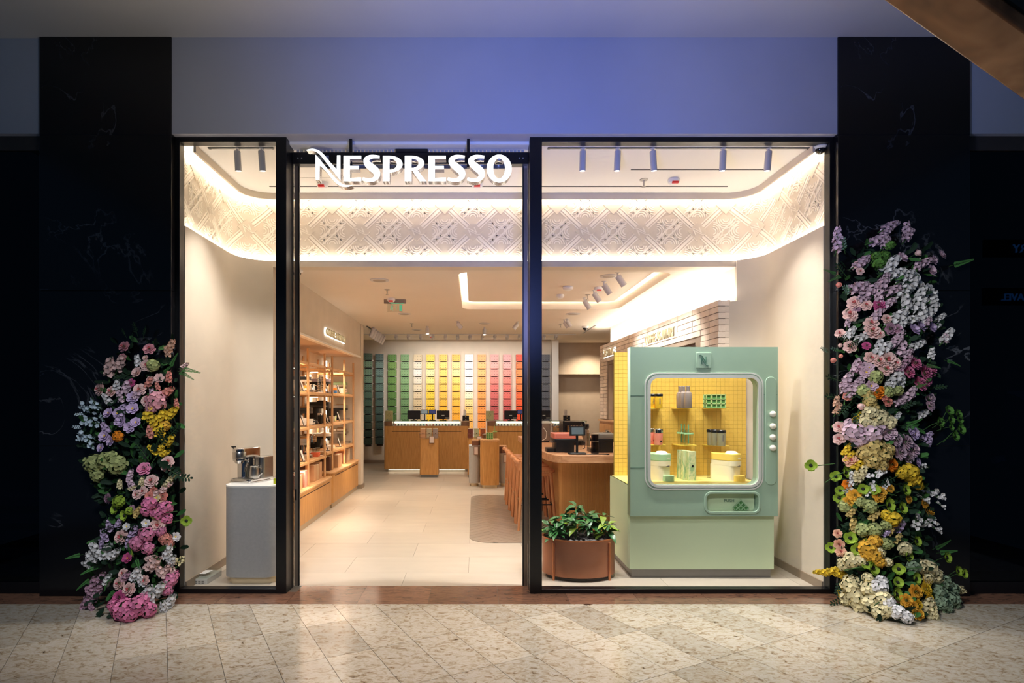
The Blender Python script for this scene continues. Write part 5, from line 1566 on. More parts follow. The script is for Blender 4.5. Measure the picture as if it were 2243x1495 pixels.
gr = thing('coffee_grinder', 'slim steel coffee grinder right of the espresso machine', 'grinder', onbar(1287, 6.9))
part(gr, 'body', MB().prism(rrect(-0.03, 0.03, 0, 0.12, 0.01, 3), 0, 0.2), STEEL, 0.003); part(gr, 'hopper', MB().lathe([(0.02, 0.2), (0.035, 0.23), (0.03, 0.27)], 12, 0, T(0, 0.06, 0)), BPLAST)
mc = thing('moka_pot', 'small clear tulip glass pot behind the till post', 'pot', onbar(1270, 6.3))
part(mc, 'bowl', MB().lathe([(0.025, 0), (0.032, 0.05), (0.022, 0.1), (0.03, 0.13)], 14, cap=False), CLEAR); part(mc, 'handle', MB().tube([(0.024, 0, 0.1), (0.06, 0, 0.08), (0.055, 0, 0.02), (0.03, 0, 0.01)], 0.005), BPLAST)
cl = thing('power_cable', 'thin black cable lying along the bar front edge', 'cable', onbar(1300, 5.72))
part(cl, 'cord', MB().tube([(-0.08, 0.0, 0.006), (0.0, -0.01, 0.006), (0.08, 0.01, 0.006), (0.13, -0.02, 0.006)], 0.005), BPLAST); part(cl, 'plug', MB().box(0.13, 0.16, -0.03, -0.012, 0.0, 0.014), BPLAST)
sv = thing('silver_tray', 'small silver cup tray on top of the taupe lidded machine', 'tray', (PX(1333, 6.05), Y(6.1), BZ + 0.207))
part(sv, 'plate', MB().lathe([(0.045, 0), (0.05, 0.008), (0.046, 0.008)], 18), CHROME); part(sv, 'cup', MB().lathe([(0.018, 0.006), (0.024, 0.03), (0.022, 0.03)], 14, cap=False), CHROME)
# back bar cupboards under the brick opening
bk = thing('back_bar_cabinet', 'oak back bar cupboards with dark pulls under the brick opening', 'cabinet', (2.32, Y(9.2), 0), math.atan2(bw(9.2) - bw(10), Y(10) - Y(9.2)))
part(bk, 'carcass', MB().box(-0.02, 0.35, -0.85, 0.85, 0, 1.16), OAK)
part(bk, 'worktop', MB().box(-0.05, 0.36, -0.87, 0.87, 1.16, 1.19), OAKH, 0.003)
for i in range(4):
    d_ = part(bk, 'door', MB().box(-0.035, -0.02, -0.84 + i * 0.42, -0.43 + i * 0.42, 0.06, 1.12), OAK, 0.003)
    MB().tube([(-0.05, -0.66 + i * 0.42, 0.80), (-0.06, -0.62 + i * 0.42, 0.88), (-0.05, -0.58 + i * 0.42, 0.96)], 0.008).build('pull', BPLAST, d_)

# ================================================================== giant vending machine display
UVF = 4.63
vm = thing('vending_display', 'giant mint green vending machine display with rounded window and yellow tiled back', 'display', (1.97, Y(UVF), 0))
def vx(px): return PX(px, UVF) - 1.97
def vz(py): return PZ(py, UVF)
VF, VB, VK = 0.0, 0.09, Y(5.34) - Y(UVF)        # front face, front panel back, back panel
fx0, fx1 = vx(1380.5), vx(1704)
zb, zt = vz(1130), vz(759.5)
# front panel outline with window hole and delivery hole
win_ = rrect(vx(1425), vx(1660), vz(1062), vz(827), 0.07, 7)
slo = rrect(vx(1546.5), vx(1661), vz(1120), vz(1080), 0.045, 6)
fpm = shape_mesh('front_panel', [[(fx0, zb), (fx1, zb), (fx1, zt), (fx0, zt)], win_, slo], 0.09, [MINT])
fpm.transform(T(0, 0.045, 0) @ MXZ)
fp_ = link_mesh('front_panel', fpm, vm)
part(vm, 'window_trim', MB().ring(rrect(vx(1418), vx(1667), vz(1067), vz(821), 0.09, 8), rrect(vx(1424.5), vx(1660.5), vz(1061.5), vz(827.5), 0.068, 8), -0.005, 0.010, 0, MXZ), mat('pale grey trim', (206, 208, 200), 0.4))
part(vm, 'window_outline', MB().ring(rrect(vx(1412), vx(1671.5), vz(1072), vz(816), 0.105, 8), rrect(vx(1414.5), vx(1669), vz(1069.5), vz(818.5), 0.095, 8), -0.003, 0.007, 0, MXZ), mat('pale outline', (222, 222, 214), 0.4))
part(vm, 'window_glass', MB().prism(win_, -0.03, -0.025, 0, MXZ), GLASS)
# logo plaque
part(vm, 'logo_plaque', MB().box(vx(1524.5), vx(1557), -0.009, 0.0, vz(806), vz(772)), MINT, 0.002)
MDK = mat('deep mint', (74, 116, 96), 0.5)
cxl, czl = (vx(1524.5) + vx(1557)) / 2, (vz(806) + vz(772)) / 2
for lp_ in NL:
    me = shape_mesh('emblem', [[(cxl + x * 0.066, czl + y * 0.092) for x, y in lp_]], 0.006, [MDK])
    me.transform(T(0, -0.010, 0) @ MXZ); link_mesh('emblem', me, vm)
# coin plate with four knobs
part(vm, 'knob_plate', MB().prism(rrect(vx(1676), vx(1699.5), vz(1061), vz(825), 0.042, 6), -0.0, 0.008, 0, MXZ), MINT, 0.003)
for py in (906, 932.5, 956.5, 979.7):
    kb = part(vm, 'knob', MB().ball((0, 0, 0), 0.026, 14), mat('pearl white', (232, 228, 214), 0.25, var=0.02), loc=(vx(1689), -0.03, vz(py)))
    MB().cyl((0, 0.008, 0), (0, 0.03, 0), 0.014, n=10).build('stem', SILVER, kb)
# delivery slot
part(vm, 'slot_rim', MB().ring(rrect(vx(1542), vx(1665.5), vz(1124.5), vz(1075.5), 0.06, 7), rrect(vx(1547), vx(1660.5), vz(1119.5), vz(1080.5), 0.043, 7), 0.0, 0.012, 0, MXZ), MINT, 0.003)
part(vm, 'slot_back', MB().box(vx(1545), vx(1663), 0.075, 0.085, vz(1122), vz(1079)), MINT)
part(vm, 'slot_flap', MB().box(vx(1548), vx(1659), 0.055, 0.062, vz(1119), vz(1081), 0), MINTL)
part(vm, 'slot_tray', MB().box(vx(1548), vx(1659), 0.0, 0.075, vz(1123.5), vz(1119.5), 0), MINTL)
me = text_mesh('push_lettering', 'PUSH', 0.034, 0.003, [mat('engraved green', (86, 120, 100), 0.6)], 1.15)
me.transform(T(vx(1603), 0.053, vz(1098.5)) @ MXZ); link_mesh('push_lettering', me, vm, kind='stuff')
tr_ = cube_tray('dark green ice cube tray standing on one corner in the vending slot', (1.97 + vx(1636), Y(UVF) + 0.02, vz(1119.5)), 0.096, 0, 0, None, 0.0, mat('silicone pale', (160, 196, 150), 0.5))
import bmesh
for ch in tr_.children:        # the lower corner sits inside the slot, below its lip
    ch.data.transform(RY(PI / 4) @ T(-0.048, 0, -0.048 - 0.012))
    bm = bmesh.new(); bm.from_mesh(ch.data)
    bmesh.ops.bisect_plane(bm, geom=bm.verts[:] + bm.edges[:] + bm.faces[:], plane_co=(0, 0, 0.002), plane_no=(0, 0, -1), clear_outer=True)
    bm.to_mesh(ch.data); bm.free()
for py, a, b in ((866, 1381, 1411), (864, 1672, 1703), (1024, 1381, 1411)):
    part(vm, 'panel_joint', MB().box(vx(a), vx(b), -0.0012, 0.0, vz(py) - 0.0015, vz(py) + 0.0015), MDK)
# lower body, sides and kick
lx0, lx1 = vx(1382), vx(1701)
zs = 0.785
part(vm, 'lower_body', MB().box(lx0, lx1, 0.045, VK, 0.075, zb + 0.02), MINTL)
part(vm, 'side_panel', MB().box(lx0 - 0.002, lx0 + 0.016, 0.09, VK, 0.075, zs), MINTL)
part(vm, 'side_panel', MB().box(lx1 - 0.016, lx1 + 0.002, 0.09, VK, 0.075, zs), MINTL)
part(vm, 'seam_line', MB().box(lx0 - 0.001, lx1 + 0.001, 0.09, VK, zs - 0.018, zs - 0.012), BPLAST)
part(vm, 'kick_plate', MB().box(lx0 + 0.025, lx1 - 0.02, 0.065, VK - 0.02, 0, 0.075), GREYK)
part(vm, 'display_floor', MB().box(lx0, lx1, 0.09, VK, zs - 0.012, zs), YSURF)
bx0, bx1 = PX(1345.5, 5.34) - 1.97, PX(1634, 5.34) - 1.97
bp = part(vm, 'back_panel', MB().box(bx0, bx1, VK - 0.002, VK + 0.03, zs - 0.03, 1.985), YGROUT)
tl = MB(); nx, nz = 31, 29
tw, tz_ = (bx1 - bx0) / nx, (1.985 - zs) / nz
for i in range(nx):
    for j in range(nz):
        tl.box(bx0 + i * tw + 0.0011, bx0 + (i + 1) * tw - 0.0011, VK - 0.0045, VK - 0.002, zs + j * tz_ + 0.0011, zs + (j + 1) * tz_ - 0.0011)
tl.build('tile', YTILE, bp, smooth=0, kind='stuff')
YSH = mat('yellow shelf', (244, 214, 92), 0.4, var=0.02)
VS = {}
for nm, px0, px1, zz in (('a', 1404, 1451, 1.442), ('b', 1478, 1518, 1.442), ('c', 1546, 1588, 1.442), ('a', 1404, 1451, 1.10), ('b', 1478, 1518, 1.095), ('c', 1546, 1588, 1.09)):
    x0, x1 = PX(px0, 5.25) - 1.97, PX(px1, 5.25) - 1.97
    part(vm, 'product_shelf', MB().prism([(x0, VK - 0.003), (x0, VK - 0.10), (x0 + 0.05, VK - 0.20), (x1, VK - 0.20), (x1, VK - 0.003)], zz - 0.008, zz), YSH)
UI = 5.10
def vloc(px, z, u=UI): return (PX(px, u), Y(u), z)
TYEL = mat('tumbler yellow', (244, 196, 48), 0.45); TPINK = mat('tumbler pink', (240, 142, 120), 0.45); TOLIVE = mat('tumbler olive', (158, 154, 128), 0.45, metal=0.2); TGREY = mat('bottle taupe', (162, 148, 140), 0.4, metal=0.3)
EMB = mat('emblem grey', (110, 104, 104), 0.4)
for k, (px, u, w_) in enumerate(((1430, 5.20, 'back'), (1443, 5.13, 'front'))):
    tumbler('yellow tumbler with black lid on the upper left shelf, %s one' % w_, vloc(px, 1.442, u), TYEL, BPLAST, 0.135, 0.036, 'yellow tumblers in the vending display', EMB, 0.18)
for k, (px, u) in enumerate(((1490, 5.22), (1497, 5.17), (1507, 5.11))):
    t_ = thing('drink_bottle', 'taupe metal bottle on the upper middle shelf, %s of three' % ('left', 'middle', 'front right')[k], 'bottle', vloc(px, 1.442, u), 0, 'taupe bottles in the vending display')
    part(t_, 'body', MB().lathe([(0.032, 0), (0.036, 0.006), (0.036, 0.125), (0.032, 0.145), (0.018, 0.155), (0.018, 0.165)], 18), TGREY)
    part(t_, 'cap', MB().lathe([(0.018, 0.165), (0.0185, 0.205), (0.016, 0.208)], 16), TGREY)
for k, (px, u) in enumerate(((1556, 5.21), (1562, 5.17), (1574, 5.11))):
    cube_tray('green silicone cube tray on the upper right shelf, %s of three' % ('back left', 'middle', 'front right')[k], vloc(px, 1.443, u), 0.125, 0.0, 0.0, 'green cube trays in the vending display')
for k, (px, u, w_) in enumerate(((1427, 5.22, 'back'), (1442, 5.13, 'front'))):
    tumbler('pink canister with chrome lid on the lower left shelf, %s one' % w_, vloc(px, 1.10, u), TPINK, CHROME, 0.15, 0.042, 'pink canisters in the vending display', None, 0.24)
    part(bpy.data.objects[-1] if False else [o for o in COL.objects if o.get('label', '').startswith('pink canister') and w_ in o['label']][0], 'emblem', MB().lathe([(0.008, 0), (0.008, 0.002)], 12, 0, T(0.012, -0.042, 0.035) @ RX(PI / 2)), BPLAST)
STG = mat('mint straw', (104, 164, 120), 0.4); BANDG = mat('mint band', (166, 214, 160), 0.45)
for k, (px, u) in enumerate(((1493, 5.23), (1499, 5.18), (1508, 5.11))):
    t_ = thing('straw_cup', 'clear domed cup with mint band and green straw, %s of three' % ('left', 'middle', 'front right')[k], 'cup', vloc(px, 1.095, u), 0, 'clear straw cups in the vending display')
    part(t_, 'body', MB().lathe([(0.036, 0), (0.044, 0.105)], 18, cap=False), CLEAR)
    part(t_, 'band', MB().lathe([(0.045, 0.104), (0.047, 0.112), (0.045, 0.12)], 18, cap=False), BANDG)
    part(t_, 'dome', MB().ball((0, 0, 0.12), 0.043, 16, sz=0.7, lo=0), CLEAR)
    part(t_, 'straw', MB().cyl((0, 0, 0.02), (0.0, 0, 0.195), 0.006, n=8), STG)
for k, (px, u) in enumerate(((1558, 5.22), (1567, 5.17), (1580, 5.10))):
    tumbler('olive grey tumbler with dark lid on the lower right shelf, %s of three' % ('back left', 'middle', 'front right')[k], vloc(px, 1.09, u), TOLIVE, BPLAST, 0.15, 0.04, 'olive tumblers in the vending display', EMB, 0.18)
def vmach(label, px, u, top, acc_):
    t_ = thing('coffee_machine', label, 'coffee machine', (PX(px, u), Y(u), zs), 0.62)
    w_, d_ = 0.155, 0.26
    part(t_, 'body', MB().prism(rrect(-w_ / 2, w_ / 2, -0.112, d_ / 2, 0.045, 5), 0.0, 0.14), MCREAM)
    part(t_, 'head', MB().prism(rrect(-w_ / 2, w_ / 2, -d_ / 2, d_ / 2, 0.06, 6), 0.135, 0.18), MCREAM)
    part(t_, 'lid', MB().prism(rrect(-w_ / 2, w_ / 2, -d_ / 2, d_ / 2, 0.06, 6), 0.181, 0.245), top, 0.006)
    part(t_, 'lever', MB().prism(rrect(-w_ * 0.34, w_ * 0.34, -d_ * 0.42, d_ * -0.02, 0.04, 5), 0.245, 0.265, taper=rrect(-w_ * 0.25, w_ * 0.25, -d_ * 0.34, -d_ * 0.06, 0.03, 5)), MWHITE)
    part(t_, 'spout', MB().box(-0.012, 0.012, -d_ / 2 - 0.004, -0.1, 0.128, 0.14), EMB)
    part(t_, 'drip_tray', MB().prism(rrect(-0.05, 0.05, -d_ / 2 - 0.05, -0.06, 0.045, 6), 0, 0.05), acc_, 0.003)
    part(t_, 'emblem', MB().box(-0.02, 0.02, -d_ / 2 - 0.001, -d_ / 2, 0.2, 0.207), MWHITE)
    part(t_, 'water_tank', MB().prism(rrect(-0.05, 0.05, d_ / 2, d_ / 2 + 0.04, 0.02, 3), 0, 0.17), CLEAR)
vmach('cream coffee machine with mint green lid on the vending display floor', 1438, 5.06, MMINT, MMINT)
vmach('cream coffee machine with yellow lid on the vending display floor', 1590, 5.06, MYEL, MYEL)
MARB = ramp_mat('marbled green card', 'noise', [(0.4, (150, 186, 134)), (0.52, (222, 222, 170)), (0.62, (170, 198, 146))], 9, 0.5, (1, 1, 0.35), 2, 2.5, rand=0.1)
for k, (px, u) in enumerate(((1493, 5.14), (1502, 5.07), (1514, 5.0))):
    t_ = thing('gift_sleeve', 'tall green marbled gift sleeve on the display floor, %s of three' % ('back left', 'middle', 'front right')[k], 'sleeve', vloc(px, zs, u), 0.08, 'marbled sleeves in the vending display')
    part(t_, 'box', MB().prism(rrect(-0.036, 0.036, -0.03, 0.03, 0.008, 3), 0, 0.262), MARB)
    part(t_, 'emblem', MB().box(-0.009, 0.009, -0.0315, -0.03, 0.125, 0.143), BPLAST)
    part(t_, 'cap', MB().prism(rrect(-0.036, 0.036, -0.03, 0.03, 0.008, 3), 0.262, 0.266), MARB)

# ================================================================== window plinth with chrome coffee machine
upl = 4.51
xc = PX(544.5, upl)
pt = thing('plinth', 'grey felt window plinth with rounded corners and white top', 'plinth', (xc, Y(upl), 0))
hw = PX(604, upl) - xc
part(pt, 'kick_ring', MB().prism(rrect(-hw + 0.025, hw - 0.02, 0.02, 0.50, 0.1, 8), 0, 0.055), mat('champagne kick lit', (222, 204, 170), 0.3, 0.4))  # kick brightened in its colour, as if lit
part(pt, 'body', MB().prism(rrect(-hw, hw, 0, 0.52, 0.115, 9), 0.055, 0.795), FELT)
part(pt, 'top_board', MB().prism(rrect(-hw - 0.002, hw + 0.002, -0.002, 0.522, 0.117, 9), 0.795, 0.812), CORIAN, 0.003)
PT_ = 0.812
cmn = thing('coffee_machine', 'chrome coffee machine with cylinder head on the grey felt plinth', 'coffee machine', (PX(541, 4.74), Y(4.74), PT_), -0.35)
part(cmn, 'base_tray', MB().prism(rrect(-0.12, 0.125, -0.10, 0.18, 0.04, 5), 0.0, 0.012).prism(rrect(-0.115, 0.12, -0.095, 0.175, 0.04, 5), 0.012, 0.03), CHROME, 0.003)
part(cmn, 'column', MB().prism(rrect(-0.10, 0.0, -0.03, 0.16, 0.04, 5), 0.03, 0.19), CHROME)
part(cmn, 'head', MB().prism(rrect(-0.105, 0.01, -0.09, 0.19, 0.056, 8), 0.182, 0.29), CHROME, 0.006)
part(cmn, 'head_ring', MB().lathe([(0.057, 0.2), (0.0595, 0.205), (0.0595, 0.255), (0.057, 0.26)], 22, 0, T(-0.0475, -0.034, 0), cap=False), STEEL)
part(cmn, 'spout', MB().cyl((-0.048, -0.04, 0.16), (-0.048, -0.04, 0.19), 0.03, 0.05, 16), CHROME)
part(cmn, 'top_lever', MB().tube([(-0.1, -0.05, 0.292), (-0.095, -0.075, 0.305), (-0.05, -0.08, 0.305)], 0.007), BPLAST)
part(cmn, 'water_tank', MB().prism(rrect(0.03, 0.13, 0.04, 0.2, 0.03, 5), 0.025, 0.215), STEEL, 0.005)
part(cmn, 'steam_wand', MB().tube([(0.03, 0.0, 0.2), (0.03, -0.03, 0.15), (0.02, -0.045, 0.09)], 0.006).ball((0.03, 0.0, 0.2), 0.02, 10), CHROME)
part(cmn, 'drip_grid', MB().prism(rrect(-0.10, 0.11, -0.08, 0.0, 0.03, 4), 0.03, 0.034), STEEL)
mj = thing('milk_jug', 'steel milk jug with black grip on the chrome machine base', 'jug', (PX(557, 4.70), Y(4.70), PT_ + 0.035), -0.3)
part(mj, 'body', MB().lathe([(0.042, 0), (0.045, 0.006), (0.04, 0.06), (0.036, 0.1), (0.04, 0.108), (0.036, 0.108), (0.034, 0.06)], 20, cap=False), STEEL)
part(mj, 'grip', MB().prism(rrect(-0.045, -0.008, -0.02, 0.0, 0.008, 3), 0.108, 0.185), BPLAST, 0.004)
part(mj, 'handle', MB().tube([(0.036, 0, 0.1), (0.075, 0, 0.09), (0.078, 0, 0.045), (0.042, 0, 0.02)], 0.006), CHROME)
sb = thing('perfume_bottle', 'small yellow green bottle at the right edge of the grey plinth', 'bottle', (PX(605, 4.62), Y(4.62), PT_))
part(sb, 'body', MB().prism(rrect(-0.02, 0.02, -0.015, 0.015, 0.005, 3), 0, 0.045), mat('lime bottle', (190, 196, 40), 0.2)); part(sb, 'cap', MB().cyl((0, 0, 0.045), (0, 0, 0.07), 0.007, n=10), CHROME)
ab = thing('acrylic_box', 'clear flat acrylic case lying on the floor of the left window', 'case', (PX(446, 4.60), Y(4.60), 0.0), 0.0)
M_ = Matrix(((1, -0.62, 0, 0), (0, 1, 0, 0), (0, 0, 1, 0), (0, 0, 0, 1)))
abp = [(-0.115, -0.1), (0.075, -0.1), (0.085, 0.16), (-0.03, 0.16)]
part(ab, 'tray', MB().prism(abp, 0.0, 0.045), mat('pale acrylic', (206, 204, 196), 0.25, var=0.03), 0.002)
part(ab, 'clear_lid', MB().prism(abp, 0.046, 0.066), CLEAR)
part(ab, 'paper_label', MB().prism([(-0.06, -0.03), (0.03, -0.03), (0.045, 0.08), (-0.02, 0.08)], 0.0665, 0.068), WHITE)
part(ab, 'red_logo', MB().box(-0.045, -0.02, 0.0, 0.03, 0.068, 0.0688), mat('red print', (206, 70, 50), 0.5))
part(ab, 'black_chip', MB().box(-0.108, -0.075, -0.1025, -0.1, 0.008, 0.034), BPLAST)
for i in range(4):
    for j in range(2): part(ab, 'vent_slot', MB().box(-0.055 + i * 0.028, -0.035 + i * 0.028, -0.1015, -0.1, 0.01 + j * 0.014, 0.014 + j * 0.014), DGREY)

# ================================================================== copper planter
UPL = 4.76
pn = thing('planter', 'oval brown copper planter of leafy plants beside the dark mullion', 'planter', (PX(1266.5, UPL), Y(UPL), 0))
RX_, RY_ = 0.312, 0.235
part(pn, 'base_plate', MB().lathe([(1, 0.0), (1, 0.02)], 40, 0, None, 0.28, 0.2), mat('dark base', (60, 46, 38), 0.6))
part(pn, 'shell', MB().lathe([(1, 0.035), (1, 0.34), (0.965, 0.34), (0.965, 0.31), (0.001, 0.305)], 48, 0, None, RX_, RY_, cap=False).lathe([(0.001, 0.035), (1, 0.035)], 48, 0, None, RX_, RY_, cap=False), COPPER)
part(pn, 'rim', MB().lathe([(1.006, 0.335), (1.006, 0.345), (0.96, 0.345), (0.96, 0.335)], 48, 0, None, RX_, RY_, cap=False), COPPERR)
for a in (-2.40, -0.74, 2.40, 0.74):
    x, y = math.cos(a) * RX_ * 1.02, math.sin(a) * RY_ * 1.02
    part(pn, 'leg', MB().cyl((x, y, 0), (x, y, 0.315), 0.0105, n=12), COPPERR)
part(pn, 'soil', MB().lathe([(0.001, 0.318), (0.955, 0.314)], 32, 0, None, RX_, RY_, cap=False), SOIL, loc=None)
peb = [MB().ball((0, 0, 0), 0.5, 8, sz=0.45).mesh('pebble', PEBBLE) for _ in range(1)]
for k in range(190):
    a, r = R.uniform(0, 2 * PI), math.sqrt(R.random()) * 0.92
    x, y = r * math.cos(a) * RX_, r * math.sin(a) * RY_
    s_ = R.uniform(0.022, 0.045)
    o = link_mesh('pebble', peb[0], pn, (x, y, 0.318 + R.uniform(0, 0.014)), Euler_q((R.uniform(-0.4, 0.4), R.uniform(-0.4, 0.4), R.uniform(0, 6.28))) if False else None, (s_, s_ * R.uniform(0.6, 1), s_))
    o.rotation_euler = (R.uniform(-0.4, 0.4), R.uniform(-0.4, 0.4), R.uniform(0, 6.28))


def leaf_mesh(name, m, L_=1.0, W_=0.5, n=5, droop=0.35, lobed=0.0):
    """a veined leaf: midrib fold, pointed tip, drooping; grows along +y from the origin"""
    mb = MB(); vs, fs = [], []
    for i in range(n + 1):
        t_ = i / n
        w_ = W_ * math.sin(PI * min(1, t_ * 0.97 + 0.03) ** 0.85) * 0.5 * (1 + lobed * (1 if i % 2 else -1))
        y = t_ * L_; z = -droop * t_ * t_ * L_
        vs += [(-w_, y, z + w_ * 0.35), (0, y, z), (w_, y, z + w_ * 0.35)]
    for i in range(n):
        a = i * 3
        fs += [(a, a + 1, a + 4, a + 3), (a + 1, a + 2, a + 5, a + 4)]
    return mb.add(vs, fs).mesh(name, m, 80)


LM = [leaf_mesh('leaf', LEAFP, 1, 0.55), leaf_mesh('leaf', LEAFP, 1, 0.45, droop=0.6), leaf_mesh('leaf', LEAFL, 1, 0.5, droop=0.5), leaf_mesh('leaf', LEAFP, 1, 0.5, n=8, droop=0.45, lobed=0.22)]
plants = [(-0.24, 0.02, 0.16, 3), (-0.12, 0.06, 0.17, 1), (-0.03, -0.06, 0.17, 0), (0.0, 0.08, 0.29, 1), (0.10, 0.0, 0.18, 1), (0.12, 0.10, 0.2, 0), (0.22, 0.03, 0.2, 3), (0.24, -0.05, 0.15, 2), (-0.2, -0.07, 0.12, 0), (-0.06, 0.12, 0.21, 0)]
for (x, y, h, km) in plants:
    part(pn, 'stem', MB().tube([(x, y, 0.3), (x + R.uniform(-0.02, 0.02), y, 0.3 + h * 0.6), (x + R.uniform(-0.03, 0.03), y, 0.3 + h)], 0.005), mat('green stem', (70, 104, 48), 0.6))
    for k in range(26):
        a = R.uniform(0, 2 * PI); zz = 0.3 + h * R.uniform(0.45, 1.05)
        me = LM[km] if R.random() < 0.7 else LM[R.randrange(4)]
        s_ = R.uniform(0.07, 0.125)
        o = link_mesh('leaf', me, pn, (x + math.cos(a) * 0.012, y + math.sin(a) * 0.012, zz), None, (s_, s_, s_))
        o.rotation_euler = (R.uniform(-0.2, 0.75), R.uniform(-0.3, 0.3), a - PI / 2)

# ================================================================== floral columns
rng = random.Random(23)
PETC = {'blush': (240, 202, 194), 'rose': (226, 158, 166), 'lilac': (226, 194, 208), 'lavender': (204, 180, 214), 'white': (238, 234, 232), 'iceblue': (200, 216, 226), 'cream': (240, 226, 176), 'ochre': (226, 198, 124), 'yellow': (246, 208, 60), 'gold': (240, 184, 66), 'orange': (232, 136, 34), 'coral': (232, 152, 136), 'hotpink': (232, 132, 172), 'magenta': (204, 92, 144), 'pink': (232, 144, 178), 'mauve': (200, 156, 176), 'greeny': (178, 186, 120), 'lime': (158, 186, 66), 'green': (92, 140, 62), 'deepred': (206, 100, 104), 'peach': (240, 190, 160), 'sage': (150, 172, 140)}


def pm(c, k=1.0, tag_=''):
    r = tuple(max(0, min(255, int(v * k))) for v in PETC[c])
    return mat('petal ' + c + tag_, r, 0.75, var=0.07, scale=30, rand=0.12, spec=0.2)


GRNM = mat('stem green', (62, 96, 50), 0.7, var=0.15, rand=0.3, spec=0.2)
FERN = mat('fern green', (70, 122, 62), 0.65, var=0.15, rand=0.35, spec=0.2)
DARKG = mat('dark foliage', (34, 58, 40), 0.65, var=0.2, rand=0.3, spec=0.2)
EUC = mat('eucalyptus green', (112, 140, 124), 0.7, var=0.12, rand=0.3, spec=0.2)
CENT = mat('dark eye', (24, 20, 24), 0.7)


def frame(n):
    n = n.normalized(); a = n.orthogonal().normalized(); return a, n.cross(a), n


def petal(mb, c, d, n, L_, W_, cup, m, tip=0.15):
    """one rounded petal from c along d, normal n, raised by cup"""
    s = d.cross(n)
    p = [c, c + d * L_ * 0.45 + s * W_ * 0.5 + n * cup * L_ * 0.45, c + d * L_ * 0.88 + s * W_ * 0.36 + n * cup * L_ * (0.9 + tip), c + d * L_ + n * cup * L_ * (0.85 + tip), c + d * L_ * 0.88 - s * W_ * 0.36 + n * cup * L_ * (0.9 + tip), c + d * L_ * 0.45 - s * W_ * 0.5 + n * cup * L_ * 0.45, c + d * L_ * 0.55 + n * cup * L_ * 0.28]
    mb.add(p, [(0, 1, 6), (1, 2, 6), (2, 3, 6), (3, 4, 6), (4, 5, 6), (5, 0, 6)], m)


def floret(mb, c, n, size, k, m, r_, cup=0.35):
    a, b, n = frame(n); o = r_.uniform(0, 6)
    for i in range(k):
        t_ = o + 2 * PI * i / k
        petal(mb, c, (a * math.cos(t_) + b * math.sin(t_)), n, size * r_.uniform(0.85, 1.1), size * (1.15 if k < 5 else 0.95), cup * r_.uniform(0.5, 1.4), m)


